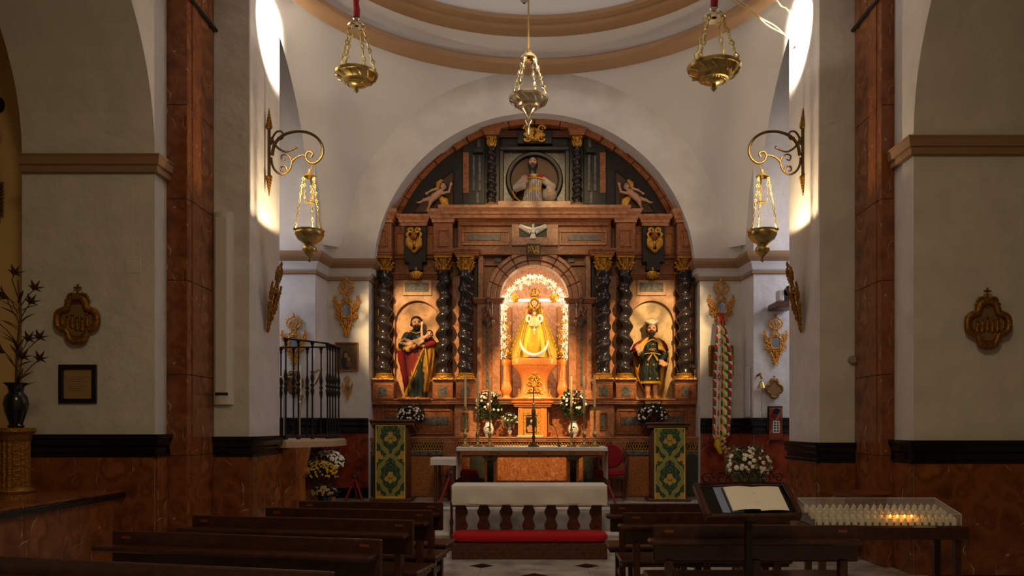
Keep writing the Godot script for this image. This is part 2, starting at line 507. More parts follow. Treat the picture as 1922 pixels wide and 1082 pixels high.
func panel(called: String, label: String, at: Vector3, to: Vector3, sx: float, sy: float, e: float, col: Color) -> void:  # area light backed by a glowing quad, both out of view
	var l := AreaLight3D.new()
	l.name = called + "_light"; add_child(l, true)
	l.look_at_from_position(at, to, Vector3.UP if absf((to - at).normalized().y) < 0.97 else Vector3.RIGHT)
	l.area_size = Vector2(sx, sy); l.light_energy = e; l.light_color = col; l.shadow_enabled = true; l.area_range = 40.0
	var bs := l.global_basis
	var b := B.new()
	b.xf = Transform3D(bs, at + bs.z * 0.02)
	b.quad(Vector3(-sx / 2, -sy / 2, 0), Vector3(sx / 2, -sy / 2, 0), Vector3(sx / 2, sy / 2, 0), Vector3(-sx / 2, sy / 2, 0), Vector3(0, 0, -1))
	var m := StandardMaterial3D.new()
	m.albedo_color = col; m.emission_enabled = true; m.emission = col; m.emission_energy_multiplier = 1.0
	struct(called, b, m)
func bulb(at: Vector3, e: float, col: Color, size := 0.04) -> void:
	var l := OmniLight3D.new()
	l.name = "lamp_glow"; add_child(l, true)
	l.position = at; l.light_energy = e; l.light_color = col; l.light_size = size; l.omni_range = 30.0; l.omni_attenuation = 2.0; l.shadow_enabled = true

func set_camera_and_light() -> void:
	var cam := Camera3D.new()
	cam.name = "camera"
	cam.projection = Camera3D.PROJECTION_FRUSTUM
	cam.near = 0.05; cam.far = 100.0
	cam.size = 0.05 * 1082.0 / 1500.0
	cam.frustum_offset = Vector2(-42.0, 259.0) / 1500.0 * 0.05
	cam.position = Vector3(0, EYE, 0)
	add_child(cam); cam.current = true
	var e := Environment.new()
	e.background_mode = Environment.BG_COLOR; e.background_color = Color.BLACK
	e.tonemap_mode = Environment.TONE_MAPPER_LINEAR; e.tonemap_exposure = 1.0
	e.sdfgi_enabled = true; e.ssao_enabled = true; e.ssil_enabled = true
	var w := WorldEnvironment.new()
	w.name = "surroundings"; w.environment = e
	add_child(w)
	var warm := Color(1.0, 0.84, 0.58)
	var amber := Color(1.0, 0.66, 0.32)
	var white := Color(1.0, 0.93, 0.84)
	var day := Color(0.92, 0.93, 1.0)
	# unseen: an overhead panel to light the chancel, two windows to light the arms
	panel("window_1", "", Vector3(0, 10.6, -9.6), Vector3(0, 0, -9.6), 2.0, 2.0, 3.4, Color(1.0, 0.96, 0.95))
	panel("window_2", "", Vector3(-5.9, 4.4, -11.9), Vector3(-2.0, 2.5, -12.6), 0.9, 1.6, 4.0, day)
	panel("window_3", "", Vector3(5.9, 4.4, -11.9), Vector3(2.0, 2.5, -12.6), 0.9, 1.6, 7.0, day)
	# unseen warm panel overhead, placed to light the nave
	panel("ceiling_light", "", Vector3(0, 7.6, -1.0), Vector3(0, 0, -2.5), 1.2, 1.2, 17.0, Color(1.0, 0.88, 0.68))
	# unseen spots, placed to light the two statue bays and the tabernacle
	spot(Vector3(-3.7, 6.4, -8.4), Vector3(-1.98, 3.0, -13.8), 70.0, 9.5, warm, 0.06, 0.6, "left statue")
	spot(Vector3(3.7, 6.4, -8.4), Vector3(1.98, 3.0, -13.8), 70.0, 9.5, warm, 0.06, 0.6, "right statue")
	spot(Vector3(0.5, 7.35, -9.2), Vector3(0.0, 2.1, -13.6), 110.0, 10.5, warm, 0.06, 0.6, "tabernacle")
	# out of view: spots placed to brighten altar front, altarpiece crown and golden image
	spot(Vector3(0, 7.9, -3.2), Vector3(0, 0.9, -10.8), 5.0, 22.0, Color(1.0, 0.9, 0.76), 0.15, 0.9, "altar steps from the nave")
	spot(Vector3(0.0, 7.35, -8.0), Vector3(0, 5.2, -13.9), 12.0, 13.0, warm, 0.1, 0.8, "crown of the altarpiece")
	spot(Vector3(0.0, 7.35, -9.6), Vector3(0, 3.2, -14.7), 55.0, 6.0, warm, 0.06, 0.6, "golden image")
	# unseen spots, placed to make the bright patches high on the piers
	spot(Vector3(-2.75, 7.32, -10.3), Vector3(-3.6, 7.0, -10.8), 20.0, 27.0, white, 0.04, 0.4, "left pier")
	spot(Vector3(2.75, 7.32, -10.3), Vector3(3.6, 7.0, -10.8), 20.0, 27.0, white, 0.04, 0.4, "right pier")
	# unseen strips behind the chamber opening, placed to light the golden image
	for sx in [-1.0, 1.0]:
		panel("chamber_light_strip", "", Vector3(sx * 0.98, 3.5, -14.22), Vector3(sx * 0.1, 3.3, -14.8), 0.10, 1.9, 2.4, Color(1.0, 0.93, 0.76))
	panel("chamber_light_strip", "", Vector3(0.0, 4.86, -14.3), Vector3(0.0, 3.2, -14.75), 0.9, 0.10, 1.5, Color(1.0, 0.92, 0.74))

func _ready() -> void:
	make_materials()
	set_camera_and_light()
	build_shell()
	build_trim()
	build_floor()
	build_altarpiece()
	build_figures()
	build_sanctuary()
	build_pews()
	build_pulpit()
	build_lamps()
	build_walls()
	build_nave_things()

# ---------------------------------------------------------------- the building
func arc(cx: float, cy: float, r: float, a0: float, a1: float, k: int) -> PackedVector2Array:
	var o := PackedVector2Array()
	for i in k + 1:
		var t := lerpf(a0, a1, float(i) / k)
		o.append(Vector2(cx + cos(t) * r, cy + sin(t) * r))
	return o
func mirror_x(b: B) -> B:
	for i in b.v.size():
		b.v[i].x = -b.v[i].x; b.n[i].x = -b.n[i].x
	for i in range(0, b.ix.size(), 3):
		var t := b.ix[i + 1]; b.ix[i + 1] = b.ix[i + 2]; b.ix[i + 2] = t
	return b
const JL := -9.03
const JR := -8.85
func build_shell() -> void:
	# end wall of the chancel with the arched niche of the altarpiece
	var p := PackedVector2Array([Vector2(-3.467, CHANCEL), Vector2(-3.467, 8.4), Vector2(3.467, 8.4), Vector2(3.467, CHANCEL), Vector2(2.777, CHANCEL), Vector2(2.777, 4.20)])
	p.append_array(arc(0, 4.20, 2.70, 0.0, PI, 48))
	p.append_array(PackedVector2Array([Vector2(-2.777, 4.20), Vector2(-2.777, CHANCEL)]))
	struct("wall_back", B.new().prism(p, -14.1, -13.4), M.plaster)
	# behind the altarpiece: the small room of the image
	struct("wall_behind_altar", B.new().box(Vector3(-3.6, 0, -16.2), Vector3(3.6, 8.4, -16.0)), M.plaster)
	for s in [-1.0, 1.0]:
		var side := "left" if s < 0.0 else "right"
		# jambs and end walls of the side arms
		var b := B.new().prism(PackedVector2Array([Vector2(3.467, 13.4), Vector2(3.51, 12.8), Vector2(6.2, 12.8), Vector2(6.2, 13.0), Vector2(3.6, 13.0), Vector2(3.6, 13.5)]), 0.0, 8.4)
		b.xf = Transform3D.IDENTITY
		for i in b.v.size():
			b.v[i] = Vector3(s * b.v[i].x, b.v[i].z, -b.v[i].y); b.n[i] = Vector3(s * b.n[i].x, b.n[i].z, -b.n[i].y)
		if s > 0.0:
			pass
		fix(b)
		struct("wall_arm_" + side, b, M.plaster)
		struct("wall_outer_" + side, B.new().box(Vector3(s * 6.0, 0, -13.0), Vector3(s * 6.2, 8.4, -10.0)), M.plaster)
		# pier of the chancel arch
		struct("wall_pier_" + side, B.new().box(Vector3(s * 3.6, 0, -10.12), Vector3(s * 6.2, 8.4, -11.3), 0.012), M.plaster)
		# nave wall with the arch of the side chapel
		var dj := 9.03 if s < 0.0 else 8.85
		var x0 := 4.29 if s < 0.0 else 4.2
		var spring := 4.72 if s < 0.0 else 4.86
		var q := PackedVector2Array([Vector2(10.12, 0), Vector2(10.12, 8.4), Vector2(-4.0, 8.4), Vector2(-4.0, 0), Vector2(dj - 4.64, 0), Vector2(dj - 4.64, spring)])
		q.append_array(arc(dj - 2.32, spring, 2.32, PI, 0.0, 32))
		q.append(Vector2(dj, 0))
		var wb := B.new().prism(q, x0, x0 + 1.5)
		for i in wb.v.size():
			wb.v[i] = Vector3(s * wb.v[i].z, wb.v[i].y, -wb.v[i].x); wb.n[i] = Vector3(s * wb.n[i].z, wb.n[i].y, -wb.n[i].x)
		fix(wb)
		struct("wall_" + side, wb, M.plaster)
		# side chapel shell
		struct("wall_chapel_" + side, B.new().box(Vector3(s * 7.8, 0, 4.0), Vector3(s * 8.0, 8.4, -10.2)), M.cream)
		struct("wall_chapel_end_" + side, B.new().box(Vector3(s * (x0 + 1.5), 0, -10.2), Vector3(s * 8.0, 8.4, -9.7)), M.cream)
	struct("wall_front", B.new().box(Vector3(-8, 0, 4.0), Vector3(8, 8.4, 4.2)), M.plaster)
	struct("ceiling", B.new().box(Vector3(-8, 8.4, 4.2), Vector3(8, 8.6, -6.1)), M.smooth_white)
	for s in [-1.0, 1.0]:
		struct("ceiling_arm", B.new().box(Vector3(s * 3.6, 8.4, -6.1), Vector3(s * 8, 8.6, -13.5)), M.smooth_white)
	struct("ceiling_apse", B.new().box(Vector3(-3.6, 8.4, -13.4), Vector3(3.6, 8.6, -16.2)), M.smooth_white)
	# pendentives
	var rows := []
	for i in 13:
		var row := PackedVector3Array()
		for j in 65:
			var t := PI * j / 64.0
			var rb := minf(3.62 / maxf(absf(cos(t)), sin(t)), 4.86)
			var r := lerpf(3.5, rb, i / 12.0)
			row.append(Vector3(cos(t) * r, 4.33 + sqrt(4.87 * 4.87 - r * r), -9.8 - sin(t) * r))
		rows.append(row)
	struct("ceiling_pendentive", B.new().surf(rows, false, Vector3(0, -1, 0.3)), M.smooth_white)
	# drum and dome
	var o := Vector3(0, 0, -9.8)
	struct("ceiling_drum", inward(B.new().lathe([[3.5, 7.55], [3.5, 7.74], [3.38, 7.9], [3.26, 8.06]], o, 96)), M.smooth_white)
	struct("ceiling_dome", inward(B.new().lathe([[3.05, 8.2], [3.0, 8.6], [2.8, 9.3], [2.45, 9.9], [1.9, 10.45], [1.45, 10.75]], o, 72)), M.smooth_white)
	struct("ceiling_lantern", B.new().box(Vector3(-1.5, 10.7, -11.3), Vector3(1.5, 10.8, -8.1)), M.smooth_white)
func fix(b: B) -> void:
	for i in range(0, b.ix.size(), 3):
		var f := (b.v[b.ix[i + 2]] - b.v[b.ix[i]]).cross(b.v[b.ix[i + 1]] - b.v[b.ix[i]])
		if f.dot(b.n[b.ix[i]]) < 0.0:
			var t := b.ix[i + 1]; b.ix[i + 1] = b.ix[i + 2]; b.ix[i + 2] = t
func inward(b: B) -> B:
	for i in b.n.size(): b.n[i] = -b.n[i]
	fix(b)
	return b

func build_trim() -> void:
	# two tan rings of the dome
	var o := Vector3(0, 0, -9.8)
	struct("trim_1", inward(B.new().lathe([[3.52, 7.50], [3.36, 7.53], [3.30, 7.58], [3.30, 7.66], [3.38, 7.72], [3.52, 7.76]], o, 128)), M.tan)
	struct("trim_2", inward(B.new().lathe([[3.30, 8.02], [3.12, 8.05], [3.08, 8.10], [3.08, 8.14], [3.0, 8.17], [3.0, 8.24], [3.1, 8.28]], o, 128)), M.tan)
	var prof_tan_top := [[0.0, -0.02], [0.07, 0.0], [0.10, 0.03], [0.13, 0.06], [0.15, 0.10], [0.15, 0.15], [0.0, 0.17]]
	var prof_white := [[0.0, -0.14], [0.02, -0.12], [0.045, -0.05], [0.07, 0.0]]
	var prof_tan_low := [[0.0, -0.20], [0.03, -0.19], [0.035, -0.15], [0.0, -0.14]]
	for s in [-1.0, 1.0]:
		var path := [[s * 2.777, -14.0], [s * 2.777, -13.4], [s * 3.467, -13.4], [s * 3.51, -12.8], [s * 6.0, -12.8]]
		for pr in [[prof_tan_top, M.tan], [prof_white, M.smooth_white], [prof_tan_low, M.tan]]:
			var q := []
			for e in pr[0]: q.append([e[0], e[1] + 4.28])
			struct("trim_3", B.new().mould(path, q, s), pr[1])
		# impost of the side chapel arch
		var dj := JL if s < 0.0 else JR
		var x0 := 4.29 if s < 0.0 else 4.2
		var yt := 4.70 if s < 0.0 else 4.84
		var ip := [[s * (x0 + 1.49), dj], [s * x0, dj], [s * x0, -9.32]]
		struct("trim_4", B.new().mould(ip, [[0.0, yt - 0.2], [0.05, yt - 0.19], [0.05, yt - 0.12], [0.075, yt - 0.11], [0.085, yt - 0.03], [0.10, yt - 0.01], [0.10, yt], [0.0, yt]], -s), M.tan)
		struct("trim_5", B.new().mould(ip, [[0.0, yt], [0.03, yt], [0.03, yt + 0.02], [0.0, yt + 0.02]], -s), M.tan)
	# marble pilasters of the nave, each a stack of polished slabs
	for s in [-1.0, 1.0]:
		var root := Node3D.new()
		root.name = "wall_pilaster_left" if s < 0.0 else "wall_pilaster_right"
		root.set_meta("kind", "structure"); add_child(root)
		var x1 := 4.29 if s < 0.0 else 4.2
		var ys := [0.0, 1.3, 2.25, 3.35, 4.3, 5.4, 6.66, 8.4]
		for i in ys.size() - 1:
			var b := B.new()
			b.box(Vector3(s * 4.05, ys[i] + 0.002, -9.32), Vector3(s * (x1 + 0.05), ys[i + 1] - 0.002, -10.11), 0.006)
			struct("marble_slab", b, M.marble_red, root)
			struct("marble_strip", B.new().box(Vector3(s * 4.038, ys[i] + 0.002, -9.45), Vector3(s * 4.06, ys[i + 1] - 0.002, -9.62), 0.005), M.marble_red, root)
		struct("black_bead", B.new().tube([Vector3(s * 4.03, 6.66, -9.30), Vector3(s * 4.03, 6.66, -10.12)], 0.026, 8), M.black_stone, root)
	# dadoes: red marble panels under a black moulding
	var dado := [[0.03, -0.26], [0.045, -0.25], [0.045, -0.225], [0.02, -0.21], [0.02, -0.15], [0.05, -0.12], [0.05, -0.06], [0.075, -0.04], [0.075, 0.0], [0.0, 0.0]]
	var runs := []
	for s in [-1.0, 1.0]:
		var side := "left" if s < 0.0 else "right"
		var dj := JL if s < 0.0 else JR
		var x0 := 4.29 if s < 0.0 else 4.2
		runs.append(["baseboard_jamb_" + side, [[s * (x0 + 1.5), dj], [s * x0, dj], [s * x0, -9.32]], 1.555 if s < 0.0 else 1.49, -s, 0.0, M.marble_red])
		runs.append(["baseboard_pier_" + side, [[s * 4.05, -10.12], [s * 3.6, -10.12], [s * 3.6, -11.3], [s * 4.4, -11.3]], 1.515 if s < 0.0 else 1.44, -s, 0.0, M.marble_red])
		runs.append(["baseboard_chancel_" + side, [[s * 2.78, -13.4], [s * 3.467, -13.4], [s * 3.51, -12.8], [s * 6.0, -12.8]], 1.78, s, CHANCEL, M.marble_chancel])
	for r in runs:
		var root := Node3D.new()
		root.name = r[0]; root.set_meta("kind", "structure"); add_child(root)
		var pr := []
		for e in dado: pr.append([e[0], e[1] + r[2]])
		struct("black_moulding", B.new().mould(r[1], pr, r[3]), M.black_stone, root)
		var path: Array = r[1]
		for i in path.size() - 1:
			var a := Vector2(path[i][0], path[i][1]); var c := Vector2(path[i + 1][0], path[i + 1][1])
			var len := a.distance_to(c)
			var k := maxi(1, int(len / 0.9))
			for j in k:
				var f0 := a.lerp(c, float(j) / k); var f1 := a.lerp(c, float(j + 1) / k)
				var e := (c - a).normalized() * 0.0015
				struct("marble_panel", B.new().mould([[f0.x + e.x, f0.y + e.y], [f1.x - e.x, f1.y - e.y]], [[0.0, r[4]], [0.028, r[4]], [0.03, r[4] + 0.01], [0.03, r[2] - 0.255], [0.0, r[2] - 0.25]], r[3]), r[5], root)
			if r[4] > 0.0:
				struct("black_skirting", B.new().mould([[a.x, a.y], [c.x, c.y]], [[0.0, r[4]], [0.04, r[4]], [0.04, r[4] + 0.17], [0.0, r[4] + 0.18]], r[3]), M.black_stone, root)

func build_floor() -> void:
	var root := Node3D.new()
	root.name = "floor"; root.set_meta("kind", "structure"); add_child(root)
	struct("bed", B.new().box(Vector3(-8, -0.2, 4.2), Vector3(8, -0.012, -16.2)), M.floor_white, root)
	# white slabs with small black lozenges at every other corner
	var t := 0.62
	var tile := B.new().box(Vector3(-t / 2 + 0.0015, -0.012, -t / 2 + 0.0015), Vector3(t / 2 - 0.0015, 0.0, t / 2 - 0.0015), 0.001).mesh(M.floor_white)
	var loz := B.new().prism(PackedVector2Array([Vector2(-0.15, 0), Vector2(0, -0.15), Vector2(0.15, 0), Vector2(0, 0.15)]), 0.0, 0.0015)
	for i in loz.v.size():
		loz.v[i] = Vector3(loz.v[i].x, loz.v[i].z, -loz.v[i].y); loz.n[i] = Vector3(loz.n[i].x, loz.n[i].z, -loz.n[i].y)
	fix(loz)
	var lm := loz.mesh(M.black_stone)
	for i in range(-6, 7):
		for j in range(7, 19):
			part_mesh("tile", tile, root, Vector3((i + 0.5) * t, 0, -j * t + 0.2))
			if (i + j) % 2 == 0 and absi(i) < 4:
				part_mesh("lozenge", lm, root, Vector3(i * t, 0, -(j + 0.5) * t + 0.2))
	# three marble steps and the raised floor
	var st := Node3D.new()
	st.name = "floor_steps"; st.set_meta("kind", "structure"); add_child(st)
	var zs := [-11.1, -11.5, -11.87]
	for i in 3:
		var y := CHANCEL * (i + 1) / 3.0
		for k in 6:
			var x := -3.6 + 1.2 * k
			var b := B.new().box(Vector3(x + 0.001, y - CHANCEL / 3.0, zs[i]), Vector3(x + 1.199, y - 0.035, -12.0), 0.0)
			b.box(Vector3(x + 0.001, y - 0.035, zs[i] + 0.025), Vector3(x + 1.199, y, -12.0), 0.008)
			struct("step_block", b, M.step_white, st)
	var ch := Node3D.new()
	ch.name = "floor_chancel"; ch.set_meta("kind", "structure"); add_child(ch)
	struct("slab", B.new().box(Vector3(-6.2, 0, -11.4), Vector3(6.2, CHANCEL - 0.012, -16.0)), M.floor_white, ch)
	var ct := B.new().box(Vector3(-0.4985, -0.012, -0.4985), Vector3(0.4985, 0.0, 0.4985), 0.001).mesh(M.floor_white)
	for i in range(-5, 5):
		for j in range(0, 2):
			part_mesh("tile", ct, ch, Vector3(i + 0.5, CHANCEL, -12.5 - j))

# ---------------------------------------------------------------- the altarpiece
const RS := 107.7
const RZ := -13.93
func rx(px: float) -> float: return (px - 1003.0) / RS
func ry(py: float) -> float: return EYE + (800.0 - py) / RS
func rv(px: float, py: float, z := 0.0) -> Vector3: return Vector3(rx(px), ry(py), RZ + z)
func rp(a: Array) -> PackedVector2Array:
	var o := PackedVector2Array()
	for i in range(0, a.size(), 2): o.append(Vector2(rx(a[i]), ry(a[i + 1])))
	return o
func rarc(cx: float, cy: float, r: float, a0: float, a1: float, k: int) -> PackedVector2Array:
	return arc(rx(cx), ry(cy), r / RS, a0, a1, k)
func rb(x0: float, y0: float, x1: float, y1: float, z0: float, z1: float, ch := 0.008) -> B:
	return B.new().box(rv(x0, y0, z0), rv(x1, y1, z1), ch)
func both(f: Callable) -> void:
	f.call(false); f.call(true)
func mx(px: float, m: bool) -> float: return 2006.0 - px if m else px
# a raised frame round a sunk field
func coffer(called: String, x0: float, y0: float, x1: float, y1: float, z: float, t: float, root: Node3D, frame: Material, field: Material) -> void:
	var o := part(called, rb(x0 + t, y0 + t, x1 - t, y1 - t, z, z + 0.012, 0.004), field, root)
	var f := B.new()
	f.box(rv(x0, y0, z), rv(x1, y0 + t, z + 0.035), 0.008); f.box(rv(x0, y1 - t, z), rv(x1, y1, z + 0.035), 0.008)
	f.box(rv(x0, y0 + t, z), rv(x0 + t, y1 - t, z + 0.035), 0.008); f.box(rv(x1 - t, y0 + t, z), rv(x1, y1 - t, z + 0.035), 0.008)
	part("frame", f, frame, o)
const CORN := [[0.0, -0.2], [0.015, -0.2], [0.02, -0.155], [0.045, -0.14], [0.05, -0.10], [0.085, -0.06], [0.10, -0.045], [0.10, 0.0], [0.0, 0.0]]
func cornice(x0: float, x1: float, ytop: float, hpx: float, z: float, out := 1.0) -> B:
	var pr := []
	for e in CORN: pr.append([e[0] * out, ry(ytop) + e[1] * hpx / RS / 0.2])
	var b := B.new()
	b.mould([[rx(x0), RZ], [rx(x0), RZ + z], [rx(x1), RZ + z], [rx(x1), RZ]], pr, 1.0)
	b.quad(Vector3(rx(x0), ry(ytop), RZ), Vector3(rx(x1), ry(ytop), RZ), Vector3(rx(x1), ry(ytop), RZ + z), Vector3(rx(x0), ry(ytop), RZ + z), Vector3.UP)
	b.quad(Vector3(rx(x0), ry(ytop + hpx), RZ), Vector3(rx(x1), ry(ytop + hpx), RZ), Vector3(rx(x1), ry(ytop + hpx), RZ + z), Vector3(rx(x0), ry(ytop + hpx), RZ + z), Vector3.DOWN)
	return b
func twisted(o: Vector3, h: float, r: float, amp: float, turns: float, hand: float, seg := 16) -> B:
	var rows := []
	var k := int(turns * 14)
	for i in k + 1:
		var f := float(i) / k
		var t := f * turns * TAU * hand
		var env := minf(1.0, minf(f, 1.0 - f) * 14.0)
		var c := o + Vector3(cos(t) * amp * env, f * h, sin(t) * amp * env)
		var row := PackedVector3Array()
		for j in seg:
			var a := TAU * j / seg
			var rr := r * (1.0 - 0.12 * f)
			row.append(c + Vector3(cos(a) * rr, 0, sin(a) * rr))
		rows.append(row)
	return B.new().surf(rows, true)
func capital(o: Vector3, r: float, h: float) -> B:
	var b := B.new()
	b.lathe([[r * 0.78, 0], [r * 0.9, h * 0.04], [r * 0.76, h * 0.1], [r * 0.7, h * 0.3], [r * 0.74, h * 0.6], [r * 0.95, h * 0.86]], o, 24)
	for tier in 2:
		for k in 8:
			var a := TAU * (k + 0.5 * tier) / 8.0 + PI / 8
			var d := Vector3(cos(a), 0, sin(a))
			var r0 := r * (0.74 + 0.06 * tier); var y0 := h * (0.08 + 0.26 * tier); var y1 := y0 + h * 0.34
			b.tube([o + d * r0 + Vector3(0, y0, 0), o + d * (r0 + r * 0.12) + Vector3(0, (y0 + y1) * 0.5, 0), o + d * (r0 + r * 0.34) + Vector3(0, y1, 0), o + d * (r0 + r * 0.56) + Vector3(0, y1 - h * 0.08, 0)], [r * 0.14, r * 0.21, r * 0.17, r * 0.1], 7)
	for k in 4:
		var a := TAU * k / 4.0 + PI / 4
		var d := Vector3(cos(a), 0, sin(a))
		b.ell(o + d * r * 1.32 + Vector3(0, h * 0.8, 0), Vector3(r * 0.22, h * 0.12, r * 0.22), 8)
	b.box(o + Vector3(-r * 1.25, h * 0.88, -r * 1.25), o + Vector3(r * 1.25, h, r * 1.25), 0.01)
	return b
func column(root: Node3D, px: float, ytop: float, ycap: float, ybot: float, yplinth: float, yend: float, z: float, r: float, amp: float, turns: float, hand: float) -> void:
	var o := rv(px, ybot, z)
	var c := part("twisted_column", twisted(o, ry(ycap) - ry(ybot), r, amp, turns, hand), M.jet, root)
	part("capital", capital(rv(px, ycap, z), r * 1.02, ry(ytop) - ry(ycap)), M.gold, c)
	var h := ry(ybot) - ry(yplinth)
	var b := B.new().lathe([[r * 1.25, 0], [r * 1.32, h * 0.2], [r * 1.25, h * 0.42], [r * 1.08, h * 0.55], [r * 1.16, h * 0.8], [r * 1.02, h]], rv(px, yplinth, z), 24)
	part("base", b, M.gold, c)
	part("plinth", B.new().box(rv(px, yplinth, z) + Vector3(-r * 1.45, 0, -r * 1.45), rv(px, yend, z) + Vector3(r * 1.45, 0, r * 1.45), 0.005), M.gold, c)

